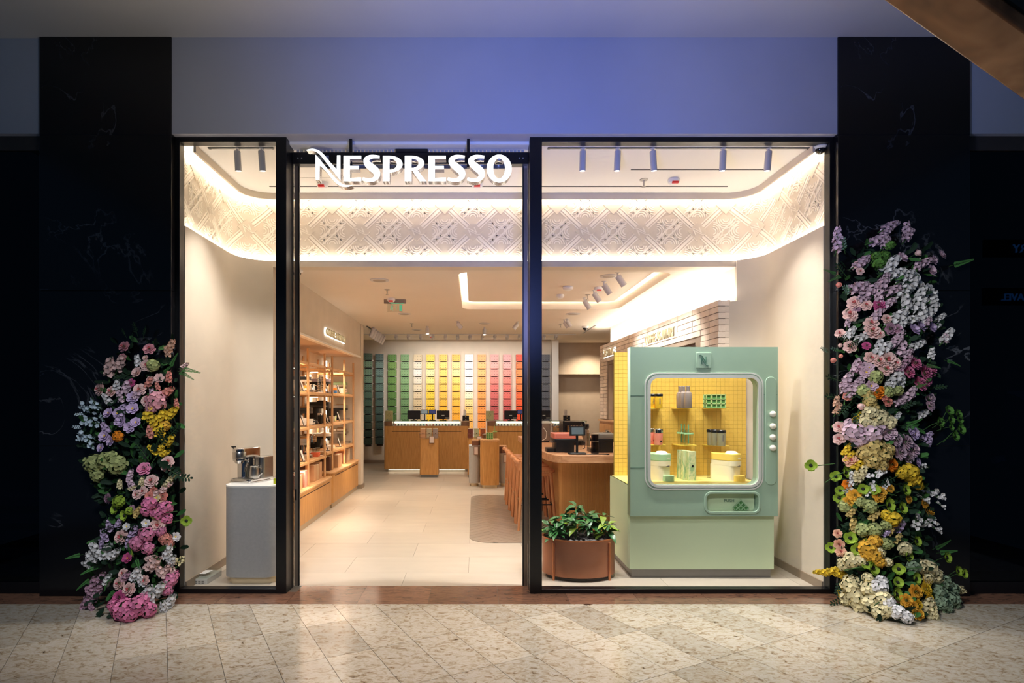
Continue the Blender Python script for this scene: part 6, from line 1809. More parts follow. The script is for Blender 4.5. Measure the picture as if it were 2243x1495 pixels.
BL = {}
def bloom(kind, col, v=0):
    key = (kind, col, v)
    if key in BL: return BL[key]
    r_ = random.Random(hash(kind) % 1000 + v * 17 + len(col))
    r_ = random.Random(sum(map(ord, kind + col)) + v * 17)
    mb = MB(); A, B = pm(col), pm(col, 0.84, ' deep')
    mats = [A, B]; Z = Vector((0, 0, 1)); O = Vector((0, 0, 0))
    if kind in ('rose', 'ranunculus'):
        mats = [A, pm('deepred') if (kind == 'rose' and col in ('blush', 'rose', 'peach')) else pm(col, 0.72, ' heart'), GRNM]
        for li, (rad, k, lean, w_, z0) in enumerate(((0.22, 3, 1.6, 0.34, 0.30), (0.42, 4, 1.05, 0.5, 0.16), (0.66, 5, 0.65, 0.66, 0.05), (0.88, 6, 0.36, 0.8, -0.03), (1.02, 6, 0.12, 0.9, -0.12))):
            for i in range(k):
                t_ = 2 * PI * (i + 0.37 * li) / k + r_.uniform(-0.1, 0.1)
                d = Vector((math.cos(t_), math.sin(t_), 0))
                petal(mb, d * rad * 0.12 + Z * z0, d, Z, rad, w_, lean, 1 if li == 0 else 0, 0.1)
        mb.lathe([(0.12, -0.4), (0.4, -0.15), (0.2, 0.3)], 8, 2)
    elif kind == 'hydrangea':
        for i in range(40):
            ph = math.acos(1 - 1.25 * (i + 0.5) / 40); th = i * 2.39996
            n = Vector((math.sin(ph) * math.cos(th), math.sin(ph) * math.sin(th), math.cos(ph)))
            floret(mb, n * r_.uniform(0.78, 0.98), n + Vector((r_.uniform(-.3, .3), r_.uniform(-.3, .3), r_.uniform(-.3, .3))), 0.27, 4, i % 2, r_, 0.18)
        mats.append(GRNM); mb.ball((0, 0, 0), 0.72, 10, 2)
    elif kind == 'stock':
        for i in range(22):
            z = -0.9 + 1.9 * i / 21; th = i * 2.4
            n = Vector((math.cos(th), math.sin(th), 0.35))
            floret(mb, Vector((math.cos(th), math.sin(th), 0)) * (0.34 - 0.12 * max(0, z)) + Z * z, n, 0.34 - 0.08 * max(0, z), 5, i % 2, r_, 0.4)
        mats.append(GRNM); mb.tube([(0, 0, -1.6), (0, 0, 1.0)], 0.09, 6, 2)
    elif kind == 'open_flower':
        mats = [A, pm('yellow'), CENT]
        for li, (L_, cup, k) in enumerate(((1.0, 0.3, 6), (0.75, 0.6, 6), (0.45, 1.0, 5))):
            for i in range(k):
                t_ = 2 * PI * (i + 0.5 * li) / k
                d = Vector((math.cos(t_), math.sin(t_), 0)); petal(mb, Z * 0.05 * li, d, Z, L_, 0.75 * L_ + 0.1, cup, 0)
        mb.ball((0, 0, 0.2), 0.16, 8, 1 if v % 2 else 2)
    elif kind == 'poppy':
        mats = [A, CENT, GRNM]
        for li, (L_, cup) in enumerate(((1.0, 0.55), (0.85, 0.85))):
            for i in range(4):
                t_ = 2 * PI * (i + 0.5 * li) / 4
                d = Vector((math.cos(t_), math.sin(t_), 0)); petal(mb, O, d, Z, L_, 1.25 * L_, cup, 0, 0.0)
        mb.ball((0, 0, 0.18), 0.3, 10, 1); mb.tube([(0, 0, 0), (-0.25, 0, -0.3), (-1.2, 0.0, -0.7), (-3.6, -0.3, -1.2)], 0.075, 6, 2)
    elif kind == 'spray':
        mats = [A, GRNM]
        for i in range(12):
            p = Vector((r_.uniform(-0.5, 0.5), -0.8 + 1.8 * i / 11, r_.uniform(-0.2, 0.4)))
            mb.tube([(0, p.y - 0.35, 0), tuple(p)], 0.025, 4, 1)
            floret(mb, p, Vector((r_.uniform(-1, 1), r_.uniform(-.6, .6), 1)), 0.27, 5, 0, r_, 0.5)
        mb.tube([(0, -1.2, 0), (0, 0.6, 0)], 0.035, 5, 1)
    elif kind == 'bud':
        mats = [A, GRNM]
        for i in range(5):
            t_ = 2 * PI * i / 5; d = Vector((math.cos(t_), math.sin(t_), 0)); petal(mb, d * 0.1, d, Z, 0.55, 0.8, 2.3, 0, -0.35)
        mb.ball((0, 0, 0.55), 0.5, 10, 0, sz=1.2); mb.lathe([(0.12, -0.3), (0.42, 0.15)], 8, 1)
        mb.tube([(0, 0, -1.6), (0, 0, 0)], 0.08, 5, 1)
    elif kind == 'fern':
        mats = [pm(col) if col in ('lime', 'sage') else (EUC if col == 'iceblue' else FERN), GRNM]
        n_ = 15
        for i in range(n_):
            t_ = i / (n_ - 1); y = 2.0 * t_; z = -0.35 * t_ * t_
            L_ = 0.36 * (1 - 0.75 * t_)
            for s in (-1, 1):
                petal(mb, Vector((0, y, z)), Vector((s, 0.35, 0)).normalized(), Z, L_, 0.15, 0.1, 0)
        mb.tube([(0, -0.5, 0), (0, 1, -0.09), (0, 2, -0.35)], 0.025, 4, 1)
    elif kind == 'leaf_sprig':
        mats = [DARKG if col == 'green' else (EUC if col == 'sage' else pm(col)), GRNM]
        for i in range(8):
            y = 0.2 + 0.2 * i; s = 1 if i % 2 else -1
            petal(mb, Vector((0, y, 0)), Vector((s * 0.8, 0.7, r_.uniform(-.2, .3))).normalized(), Z, 0.55, 0.28, 0.12, 0)
        petal(mb, Vector((0, 1.75, 0)), Vector((0, 1, 0)), Z, 0.5, 0.26, 0.05, 0)
        mb.tube([(0, -0.6, 0), (0, 1.8, 0)], 0.035, 4, 1)
    elif kind == 'broad_leaf':
        mats = [DARKG, DARKG]
        for (x, L_) in ((0, 1.7), (0.25, 1.2), (-0.25, 1.3)):
            petal(mb, O, Vector((x, 1, 0.1)).normalized(), Z, L_, 0.42, 0.12, 0)
    BL[key] = mb.mesh(kind, mats, 60)
    return BL[key]


def floral(label, base_px, base_u, surf, cxf, items, seed, fol):
    """surf(px, py) gives the depth of the arrangement's face"""
    rg = random.Random(seed)
    t_ = thing('floral_column', label, 'flower arrangement', (PX(base_px, base_u), Y(base_u), 0))
    L0 = t_.location
    for it in items:
        kind, col, px, py, rp = it[:5]
        ang = it[5] if len(it) > 5 else None
        u = surf(px, py)
        rad = rp * u / 1200
        p = PT(px, py, u)
        p.z = max(p.z, rad * 0.75)
        nx = max(-1, min(1, (px - cxf(py)) / 120.0))
        n = Vector((nx * 0.75 + rg.uniform(-.2, .2), -1, 0.30 + rg.uniform(-.25, .25))).normalized()
        if kind in ('stock', 'spray', 'fern', 'leaf_sprig', 'broad_leaf'):
            a = math.radians(90 if ang is None else ang)      # image angle of the long axis, 90 = up
            d = Vector((math.cos(a), -0.25, math.sin(a))).normalized()
            if kind == 'stock':
                q = d.to_track_quat('Z', 'Y')
            else:
                zax = (n - d * n.dot(d)).normalized(); xax = d.cross(zax)
                q = Matrix((xax, d, zax)).transposed().to_quaternion()
        else:
            q = Vector((0, 0, 1)).rotation_difference(n) 
            q = n.to_track_quat('Z', 'Y')
            if kind == 'poppy' and ang is not None:
                a = math.radians(ang); xv = Vector((math.cos(a), 0, math.sin(a)))
                zv = Vector((math.cos(a) * 0.5, -1, math.sin(a) * 0.3 + 0.15)).normalized(); xv = (xv - zv * xv.dot(zv)).normalized()
                q = Matrix((xv, zv.cross(xv), zv)).transposed().to_quaternion()
            q = q @ Matrix.Rotation(rg.uniform(0, 6.28), 3, 'Z').to_quaternion() if kind != 'poppy' else q
        o = link_mesh(kind, bloom(kind, col, rg.randrange(2)), t_, p - L0, q, rad)
    # dense dark foliage behind the blooms
    m = MB(); 
    for (px, py) in fol(rg):
        u = surf(px, py) + rg.uniform(0.03, 0.12)
        p = PT(px, py, u)
        if p.z < 0.03: continue
        d = Vector((rg.uniform(-1, 1), rg.uniform(-1, 0.1), rg.uniform(-0.6, 1))).normalized()
        n = Vector((rg.uniform(-.5, .5), -1, rg.uniform(-.2, .6))); n = (n - d * n.dot(d)).normalized()
        petal(m, p - L0, d, n, rg.uniform(0.05, 0.11), 0.035, 0.1, 0 if rg.random() < 0.75 else 1)
    m.build('foliage', [DARKG, FERN], t_, kind='stuff', smooth=0)
    part(t_, 'support_frame', MB().tube([(0, Y(4.2) - L0.y, 0), (0, Y(4.2) - L0.y, fol(None))], 0.03, 8), mat('dark wire', (20, 26, 22), 0.8))
    return t_


def interp(tab, y):
    for (y0, v0), (y1, v1) in zip(tab, tab[1:]):
        if y <= y1: return v0 + (v1 - v0) * max(0, (y - y0)) / (y1 - y0)
    return tab[-1][1]


# ---- left column
LC = [(740, 320), (850, 300), (950, 285), (1100, 310), (1200, 300), (1300, 285), (1370, 280)]
LWd = [(740, 70), (850, 95), (950, 115), (1050, 100), (1150, 85), (1200, 105), (1370, 110)]
LPr = [(740, 0.05), (900, 0.14), (1050, 0.2), (1180, 0.24), (1290, 0.36), (1350, 0.46), (1370, 0.5)]
def lsurf(px, py):
    e = min(1, abs(px - interp(LC, py)) / interp(LWd, py))
    return 4.215 - interp(LPr, py) * (1 - 0.65 * e * e)


LI = []
def a(kind, col, *rows):
    for r in rows: LI.append((kind, col) + r)


a('rose', 'rose', (272, 759, 12), (327, 764, 12), (268, 783, 9))
a('stock', 'peach', (374, 757, 14, 60), (366, 770, 11, 100))
a('stock', 'blush', (240, 805, 20, 80), (262, 796, 18, 60), (405, 800, 9, 30))
a('open_flower', 'blush', (301, 816, 13), (330, 832, 9), (349, 828, 11), (319, 784, 7))
a('hydrangea', 'greeny', (336, 800, 14))
a('rose', 'blush', (219, 852, 14), (244, 857, 12), (306, 853, 13), (321, 878, 11), (322, 800, 13))
a('stock', 'coral', (326, 838, 13, 60), (366, 858, 16, 30), (370, 825, 12, 80), (386, 882, 9, 90), (345, 845, 9, 100))
a('stock', 'white', (255, 845, 13, 70), (301, 790, 12, 90), (235, 875, 13, 120))
a('rose', 'magenta', (288, 838, 9))
a('stock', 'lilac', (277, 850, 17, 70), (296, 868, 16, 40), (333, 862, 11, 90), (262, 868, 12, 100))
a('open_flower', 'lavender', (292, 871, 14), (291, 895, 14), (284, 936, 13), (298, 925, 12), (267, 922, 14), (239, 905, 13), (231, 955, 15), (244, 966, 12), (222, 980, 10), (258, 905, 11))
a('stock', 'lavender', (262, 918, 16, 60), (270, 893, 14, 30), (232, 940, 14, 110))
a('hydrangea', 'rose', (342, 878, 22), (331, 893, 14))
a('stock', 'yellow', (325, 905, 18, 60), (336, 926, 17, 80), (352, 912, 15, 60), (374, 905, 18, 40), (352, 945, 17, 70), (371, 965, 15, 50), (350, 983, 14, 45), (360, 992, 12, 20), (335, 985, 12, 130))
a('hydrangea', 'gold', (362, 932, 12))
a('hydrangea', 'orange', (259, 955, 12))
a('stock', 'coral', (328, 945, 14, 80))
a('spray', 'iceblue', (195, 893, 17, 160), (212, 885, 14, 120), (200, 925, 17, 170), (192, 955, 17, 150), (200, 970, 15, 110), (180, 960, 10, 180), (225, 915, 10, 100))
a('hydrangea', 'greeny', (208, 1015, 22), (230, 1008, 18), (215, 1040, 16), (258, 1018, 22), (245, 1000, 14))
a('rose', 'pink', (316, 1026, 14))
a('rose', 'blush', (368, 1010, 12), (364, 1022, 10), (332, 1053, 14), (313, 1075, 10), (300, 1083, 10))
a('stock', 'lilac', (285, 1040, 12, 70), (287, 1060, 13, 110))
a('stock', 'cream', (376, 1048, 12, 40), (310, 1054, 10, 70), (262, 1060, 10, 80), (360, 1065, 10, 60), (290, 1068, 9, 30))
a('stock', 'blush', (356, 1075, 14, 50), (369, 1062, 10, 30), (340, 1083, 11, 60), (392, 1040, 7, 100))
a('rose', 'coral', (336, 1073, 8), (357, 1086, 10), (328, 1086, 10))
a('hydrangea', 'hotpink', (328, 1102, 16), (360, 1112, 17), (365, 1135, 14), (345, 1125, 14), (320, 1118, 12))
a('open_flower', 'cream', (343, 1090, 9), (356, 1103, 8))
a('poppy', 'lime', (342, 1123, 13, 180), (408, 1140, 12, 0), (275, 1128, 12, 200), (255, 1115, 12, 150))
a('hydrangea', 'lime', (262, 1098, 15), (285, 1118, 10))
a('stock', 'ochre', (303, 1117, 10, 60), (296, 1125, 9, 90))
a('rose', 'mauve', (237, 1091, 11), (288, 1115, 9))
a('rose', 'blush', (345, 1148, 15), (266, 1175, 15))
a('open_flower', 'white', (320, 1145, 10), (278, 1153, 9), (385, 1175, 11))
a('hydrangea', 'pink', (322, 1170, 18), (300, 1190, 17), (352, 1163, 12), (325, 1200, 14))
a('hydrangea', 'coral', (362, 1180, 14), (370, 1190, 11))
a('stock', 'lavender', (292, 1165, 14, 60), (240, 1150, 14, 80), (228, 1172, 13, 100), (222, 1190, 10, 90), (260, 1145, 12, 60), (281, 1190, 12, 80))
a('open_flower', 'magenta', (280, 1222, 12))
a('stock', 'white', (232, 1210, 20, 60), (212, 1205, 18, 120), (200, 1225, 18, 100), (250, 1213, 16, 40), (193, 1237, 12, 150))
a('stock', 'white', (367, 1210, 18, 70), (375, 1230, 15, 60))
a('stock', 'blush', (335, 1235, 20, 40), (350, 1250, 15, 110), (330, 1222, 12, 20), (377, 1255, 14, 80), (365, 1245, 12, 60))
a('stock', 'white', (235, 1270, 14, 60), (297, 1258, 17, 60), (308, 1270, 13, 100))
a('rose', 'blush', (283, 1290, 14), (262, 1277, 14), (270, 1255, 10), (317, 1270, 10))
a('stock', 'mauve', (205, 1280, 18, 70), (200, 1300, 17, 110), (217, 1290, 14, 60), (190, 1315, 12, 90), (222, 1265, 13, 60), (275, 1262, 13, 50))
a('hydrangea', 'pink', (372, 1270, 16), (380, 1258, 12), (365, 1290, 14))
a('rose', 'magenta', (262, 1308, 15), (272, 1320, 13))
a('stock', 'white', (322, 1298, 18, 60), (348, 1290, 20, 50), (330, 1315, 16, 80), (372, 1320, 18, 60), (358, 1338, 14, 90), (376, 1310, 12, 40))
a('hydrangea', 'hotpink', (270, 1335, 24), (300, 1328, 22), (325, 1335, 18), (283, 1352, 18), (312, 1315, 16), (250, 1325, 14))
a('stock', 'mauve', (188, 1345, 16, 60), (200, 1335, 10, 100))
a('fern', 'green', (400, 808, 20, -8), (395, 815, 17, -22), (375, 800, 15, 60), (360, 815, 13, 40), (215, 1240, 19, 200), (255, 1232, 17, 20), (195, 1270, 16, 215), (175, 1215, 15, 190), (240, 1262, 16, 250), (290, 1215, 14, 110), (330, 1210, 10, 40), (300, 1225, 14, 290))
a('fern', 'lime', (290, 1218, 9, 95), (250, 1122, 11, 70))
a('leaf_sprig', 'green', (345, 985, 20, 50), (370, 955, 18, 40), (335, 1010, 22, 240), (360, 1020, 24, -30), (385, 1045, 20, 0), (320, 1000, 18, 120), (300, 730, 12, 100), (290, 750, 10, 80), (315, 735, 10, 70), (275, 735, 8, 110), (280, 820, 14, 200), (345, 965, 16, 60))
a('broad_leaf', 'green', (350, 1010, 22, -25), (330, 990, 20, 40), (300, 1330, 16, 20), (230, 1330, 18, 240), (250, 1195, 14, 200))
a('leaf_sprig', 'iceblue', (185, 905, 9, 190), (180, 935, 9, 180))
a('spray', 'cream', (395, 1225, 11, 20), (390, 1232, 9, -10))
def lfol(rg):
    if rg is None: return 1.45
    out = []
    for k in range(900):
        y = 745 + (1350 - 745) * rg.random() ** 0.8
        out.append((interp(LC, y) + rg.uniform(-1, 1) * interp(LWd, y) * 0.9, y))
    return out


floral('tall pink, yellow and white flower column beside the left window', 290, 4.05, lsurf, lambda y: interp(LC, y), LI, 5, lfol)

# ---- right column
LI = []
RC = [(490, 1950), (600, 1945), (700, 1955), (800, 1950), (900, 1930), (1000, 1930), (1100, 1935), (1200, 1930), (1300, 1970), (1380, 1990)]
RW = [(490, 50), (560, 100), (650, 115), (800, 110), (900, 95), (1000, 95), (1100, 100), (1200, 110), (1280, 120), (1380, 110)]
RP = [(490, 0.06), (600, 0.14), (800, 0.2), (1000, 0.22), (1150, 0.26), (1260, 0.36), (1330, 0.48), (1380, 0.56)]
def rsurf(px, py):
    e = min(1, abs(px - interp(RC, py)) / interp(RW, py))
    return 4.215 - interp(RP, py) * (1 - 0.65 * e * e)


a('stock', 'lilac', (1834, 515, 16, 95), (1836, 535, 16, 80), (1950, 495, 17, 30), (1942, 508, 13, 40), (1986, 503, 15, 100), (1990, 515, 14, 60), (1925, 525, 18, 20), (1940, 532, 12, 60), (1885, 577, 16, 30), (1893, 567, 12, 30))
a('rose', 'blush', (1878, 580, 9), (1884, 594, 8), (1871, 663, 14), (1862, 687, 14), (1908, 708, 14), (1910, 725, 16), (1925, 732, 11), (1862, 759, 13), (1907, 783, 13), (1897, 668, 12), (1868, 695, 9), (1840, 730, 10), (1942, 698, 10))
a('bud', 'coral', (1837, 625, 9), (1826, 790, 9), (1842, 781, 7))
a('bud', 'blush', (2005, 557, 12), (1841, 757, 7))
a('poppy', 'lime', (1915, 565, 10, 100), (1930, 560, 9, 60))
a('hydrangea', 'green', (1925, 575, 15), (1920, 562, 12), (1938, 560, 11), (1948, 537, 11))
a('open_flower', 'lilac', (1974, 565, 14), (2038, 593, 14), (2060, 558, 13), (2043, 570, 12))
a('stock', 'white', (1950, 580, 22, 50), (1965, 598, 18, 20), (1985, 605, 18, 40), (1945, 590, 15, 100), (1995, 625, 20, 60), (1975, 637, 20, 30), (2015, 645, 18, 70), (2010, 667, 20, 40), (1985, 660, 18, 110), (2040, 680, 18, 60), (1965, 695, 22, 40), (1990, 700, 18, 10), (1975, 708, 16, 60), (2050, 715, 10, 30), (2020, 690, 18, 90), (2045, 655, 15, 90))
a('stock', 'lilac', (1880, 628, 20, 20), (1905, 637, 20, 40), (1930, 628, 20, 60), (1955, 635, 18, 20), (1925, 650, 16, 100), (1890, 655, 14, 20), (1945, 665, 16, 40), (1920, 690, 17, 60), (1935, 612, 15, 60), (2025, 575, 16, 30), (2010, 580, 12, 90), (2025, 710, 16, 60))
a('rose', 'white', (2005, 610, 14), (2033, 635, 14), (2015, 625, 12))
a('rose', 'magenta', (1925, 668, 13), (1898, 757, 9))
a('rose', 'mauve', (1950, 720, 13), (1965, 720, 11), (1875, 675, 9))
a('open_flower', 'lavender', (2000, 722, 15), (2015, 715, 14), (2040, 717, 12))
a('stock', 'white', (1862, 730, 15, 60), (1890, 737, 15, 30), (1933, 765, 20, 40), (1925, 757, 14, 80), (2010, 755, 15, 30), (2075, 735, 16, 60), (2040, 775, 12, 90), (2060, 695, 11, 40))
a('stock', 'lilac', (1968, 738, 16, 60), (1960, 750, 16, 40), (1975, 765, 16, 80), (1985, 775, 14, 40), (2072, 740, 10, 100), (1857, 707, 10, 90))
a('rose', 'blush', (1942, 787, 18), (1925, 790, 14), (1940, 808, 15), (1960, 795, 13))
a('stock', 'mauve', (1985, 790, 14, 60), (1970, 810, 14, 60), (1880, 805, 12, 80))
a('rose', 'hotpink', (1990, 814, 15), (2027, 815, 17), (2005, 795, 14), (2040, 810, 14), (2015, 840, 17), (2030, 833, 13))
a('open_flower', 'lilac', (1898, 815, 15), (1903, 805, 12), (1908, 845, 14), (1893, 802, 10))
a('stock', 'lilac', (1875, 800, 14, 80), (1855, 833, 18, 70), (1875, 845, 18, 50), (1850, 850, 15, 90), (1885, 830, 12, 50), (1862, 862, 12, 60))
a('stock', 'white', (1960, 830, 20, 60), (1950, 845, 13, 40), (1975, 835, 13, 90))
a('hydrangea', 'greeny', (1918, 825, 16), (1945, 858, 14), (1890, 855, 14), (1965, 855, 12), (1905, 872, 12))
a('hydrangea', 'ochre', (1905, 880, 14), (1900, 863, 12), (1917, 895, 10))
a('ranunculus', 'orange', (1921, 860, 14), (1930, 855, 10))
a('rose', 'coral', (1856, 868, 9), (1935, 868, 10), (1945, 880, 10))
a('stock', 'lilac', (1982, 872, 20, 40), (1995, 860, 14, 60), (1970, 880, 13, 20))
a('rose', 'lilac', (2036, 872, 14), (2037, 888, 12))
a('stock', 'peach', (1832, 880, 12, 90), (1835, 895, 12, 70))
a('bud', 'blush', (1885, 893, 12))
a('stock', 'white', (2018, 908, 14, 30), (1965, 912, 10, 60))
a('hydrangea', 'cream', (1905, 905, 19), (1925, 915, 20), (1945, 925, 17), (1895, 922, 16), (1910, 930, 15))
a('stock', 'yellow', (1878, 915, 13, 60), (1885, 928, 11, 20))
a('hydrangea', 'lilac', (1870, 945, 24), (1885, 958, 20), (1910, 948, 22), (1862, 930, 14), (1928, 938, 14), (1880, 968, 14))
a('rose', 'blush', (1838, 935, 12), (1838, 961, 12))
a('rose', 'lilac', (1947, 947, 17), (1963, 962, 15), (1985, 968, 17), (2000, 985, 16), (1972, 991, 16), (1990, 1000, 14))
a('open_flower', 'lavender', (2000, 950, 15), (1992, 942, 12), (2008, 1012, 11))
a('stock', 'lavender', (2030, 955, 12, 40), (2035, 968, 10, 80))
a('hydrangea', 'ochre', (1915, 980, 22), (1895, 990, 18), (1930, 995, 20), (1910, 1008, 18), (1945, 985, 14), (1930, 1018, 14))
a('stock', 'yellow', (1855, 985, 13, 70), (1862, 1000, 13, 60), (1880, 1018, 15, 40))
a('rose', 'peach', (1863, 1008, 14))
a('ranunculus', 'orange', (1952, 1017, 15), (1856, 1060, 10))
a('hydrangea', 'yellow', (1990, 1035, 21), (2000, 1050, 18), (1975, 1035, 14), (2010, 1062, 12))
a('stock', 'cream', (1890, 1030, 15, 60), (1885, 1045, 14, 60), (1875, 1040, 11, 90))
a('spray', 'white', (1915, 1040, 16, 40), (1930, 1030, 14, 70), (1865, 1045, 14, 80), (1860, 1068, 15, 60), (1905, 1070, 16, 90), (2015, 1022, 12, 20), (2035, 1075, 17, 10), (2050, 1085, 16, 0), (2020, 1090, 14, -20), (2030, 1145, 18, 20), (2005, 1140, 18, 100), (2045, 1155, 15, -20), (2060, 1105, 10, -30), (1940, 1060, 10, 90))
a('poppy', 'lime', (1776, 1019, 13, 180), (1850, 1034, 14, 20), (1830, 1043, 12, 160), (1840, 1074, 11, 170), (1838, 1090, 13, 180), (1980, 1073, 13, 20), (1943, 1105, 16, 10), (1972, 1112, 14, 20), (2005, 1185, 12, 30), (1820, 1198, 12, 180), (1862, 1178, 14, 150), (1878, 1203, 14, 170), (1895, 1190, 11, 90), (1908, 1242, 17, 0), (1985, 1215, 14, 10), (1968, 1245, 13, 180), (1960, 1300, 15, 20), (2002, 1266, 14, 10), (1965, 1275, 12, 90), (2070, 1220, 13, 20), (2095, 1250, 12, 30), (2108, 1255, 11, 10), (1898, 1235, 13, 120), (1890, 1070, 12, 200), (1915, 1072, 12, 160))
a('poppy', 'green', (2055, 925, 12, 20), (2095, 907, 11, 30), (2098, 918, 11, 0), (2075, 900, 12, 60), (2078, 918, 12, 20), (2100, 940, 13, 30), (2088, 955, 12, 20), (2080, 935, 9, 10))
a('ranunculus', 'gold', (1873, 1085, 15), (1925, 1085, 15), (1990, 1093, 9), (2025, 1102, 11), (2035, 1120, 13), (1930, 1078, 12), (1860, 1098, 12), (1950, 1070, 9))
a('hydrangea', 'greeny', (1905, 1108, 16), (1885, 1098, 12), (1850, 1108, 14), (1915, 1160, 16), (1940, 1150, 12), (1890, 1160, 16), (1940, 1190, 14))
a('stock', 'ochre', (1865, 1122, 12, 60), (1915, 1130, 13, 50), (1950, 1165, 10, 60), (1870, 1150, 15, 100), (1965, 1180, 12, 60))
a('hydrangea', 'yellow', (1952, 1135, 19), (1940, 1128, 12))
a('stock', 'lavender', (1970, 1155, 14, 60), (1940, 1168, 10, 40))
a('rose', 'peach', (1835, 1168, 9), (1838, 1192, 11), (1842, 1208, 11))
a('hydrangea', 'gold', (1900, 1200, 20), (1915, 1185, 16), (1915, 1215, 17), (1895, 1215, 14), (1928, 1230, 12))
a('hydrangea', 'cream', (1865, 1225, 18), (1850, 1235, 15), (1885, 1225, 14), (1925, 1210, 13), (1980, 1200, 16), (1945, 1230, 10))
a('stock', 'yellow', (1805, 1253, 14, 175), (1825, 1250, 16, 178), (1840, 1258, 14, 170), (1790, 1252, 10, 178))
a('hydrangea', 'cream', (2030, 1245, 20), (2015, 1240, 16), (2045, 1260, 18), (2030, 1265, 14), (1900, 1265, 12))
a('hydrangea', 'sage', (2000, 1240, 16), (2065, 1275, 18), (2080, 1290, 18), (2075, 1310, 18), (2055, 1295, 16), (2085, 1330, 18), (2070, 1340, 15), (2060, 1320, 15))
a('stock', 'cream', (2095, 1290, 13, 20), (2105, 1295, 9, 10))
a('ranunculus', 'yellow', (2030, 1270, 14), (2028, 1290, 14), (1845, 1298, 10), (2035, 1310, 11), (2010, 1325, 12))
a('ranunculus', 'gold', (2005, 1296, 16), (1985, 1315, 14), (1997, 1328, 14), (2012, 1345, 12))
a('hydrangea', 'cream', (1865, 1280, 22), (1880, 1305, 24), (1905, 1290, 20), (1862, 1325, 22), (1885, 1335, 22), (1910, 1320, 22), (1935, 1310, 18), (1855, 1340, 14), (1925, 1340, 18), (1945, 1335, 16))
a('hydrangea', 'white', (1925, 1285, 18), (1945, 1320, 16), (1965, 1340, 16), (1985, 1350, 14), (1930, 1272, 13))
a('stock', 'cream', (2030, 1330, 18, 60), (2040, 1345, 17, 80), (2045, 1362, 15, 100), (2050, 1375, 11, 110), (2030, 1318, 13, 40))
a('fern', 'green', (2090, 580, 20, 15), (1840, 605, 15, 200), (1850, 545, 16, 130), (2000, 850, 15, 20), (2030, 800, 14, -10), (1985, 930, 17, 20), (2050, 1200, 17, 30), (1870, 1110, 16, 40), (2060, 1210, 17, 10), (1850, 770, 12, 170), (2075, 790, 14, -20), (1830, 600, 14, 160))
a('leaf_sprig', 'sage', (1840, 770, 12, 165), (1815, 770, 11, 160), (1850, 548, 14, 110), (1862, 640, 12, 150), (1855, 650, 12, 100))
a('leaf_sprig', 'green', (1835, 832, 15, 165), (1835, 870, 16, 175), (1860, 885, 18, 220), (1880, 900, 18, 250), (1870, 870, 16, 20), (1860, 740, 14, 180), (1880, 750, 14, 200), (1970, 895, 16, 30), (1850, 600, 16, 140), (1960, 1045, 18, 200), (1870, 1105, 14, 60), (1840, 1270, 16, 250), (1845, 1310, 16, 200), (1880, 1120, 12, 300), (2040, 850, 14, 10))
a('broad_leaf', 'green', (1915, 1345, 20, 160), (1935, 1350, 18, 200), (1960, 1352, 14, 0), (1880, 970, 16, 200), (1940, 905, 14, 30), (1850, 660, 12, 100), (1990, 745, 14, 20), (1870, 1250, 16, 180))
def rfol(rg):
    if rg is None: return 2.1
    out = []
    for k in range(1300):
        y = 540 + (1350 - 540) * rg.random() ** 0.85
        out.append((interp(RC, y) + rg.uniform(-1, 1) * interp(RW, y) * 0.88, y))
    return out


floral('tall lilac to yellow flower column beside the right window', 1955, 4.0, rsurf, lambda y: interp(RC, y), LI, 9, rfol)

# ================================================================== brown inclined beam crossing the top right corner
BRN = ramp_mat('mottled bronze', 'noise', [(0.3, (70, 42, 24)), (0.5, (128, 84, 52)), (0.68, (164, 116, 80))], 3.2, 0.35, (1, 1, 1), 3, 0.8)
ub = 2.0
p0, p1 = PT(1900, -22, ub), PT(2330, 283, ub)
d_ = (p1 - p0); L_ = d_.length
ang = math.atan2(d_.z, d_.x)
et = thing('inclined_beam', 'mottled brown inclined beam crossing the upper right corner close by', 'beam', ((p0 + p1) / 2))
hgt = 150 * ub / 1200
MBm = T(0, 0, 0) @ Matrix.Rotation(-ang, 4, 'Y')
part(et, 'cladding', MB().box(-L_ / 2 - 0.6, L_ / 2 + 0.6, -0.2, 0.0, 0.0, 0.05, 0, MBm), BRN, 0.01)
part(et, 'top_channel', MB().box(-L_ / 2 - 0.6, L_ / 2 + 0.6, -0.205, -0.01, 0.05, 0.45, 0, MBm), mat('dark channel', (46, 44, 42), 0.5, var=0.1))

# ================================================================== dim mannequin in the right neighbour shop
mq = thing('mannequin', 'dim shop mannequin in navy jacket with white cuff behind the dark right glass', 'mannequin', (PX(2246, 4.85), Y(4.95), 0.14))
def skin(name, pts, edges, radii, m, parent):
    me = bpy.data.meshes.new(name); me.from_pydata([Vector(p) for p in pts], edges, [])
    o = bpy.data.objects.new(name, me); COL.objects.link(o); o.parent = parent
    sk = o.modifiers.new('skin', 'SKIN'); sk.use_smooth_shade = True
    sl_ = me.skin_vertices[0].data if me.skin_vertices else None
    if sl_ is None:
        return o
    for v, r in zip(sl_, radii): v.radius = (r if isinstance(r, tuple) else (r, r))
    sl_[0].use_root = True
    ss = o.modifiers.new('sub', 'SUBSURF'); ss.levels = 1; ss.render_levels = 1
    me.materials.append(m)
    return o


SKM = mat('mannequin skin', (96, 84, 80), 0.6); NAVY = mat('navy jacket', (34, 40, 74), 0.8, var=0.15, scale=10); WCUF = mat('white cotton', (190, 196, 206), 0.8)
def body_of(name, m, limbs, parent):
    mb = MB()
    for pts, rr, n in limbs: mb.tube(pts, rr, n)
    return mb.build(name, m, parent, smooth=60)


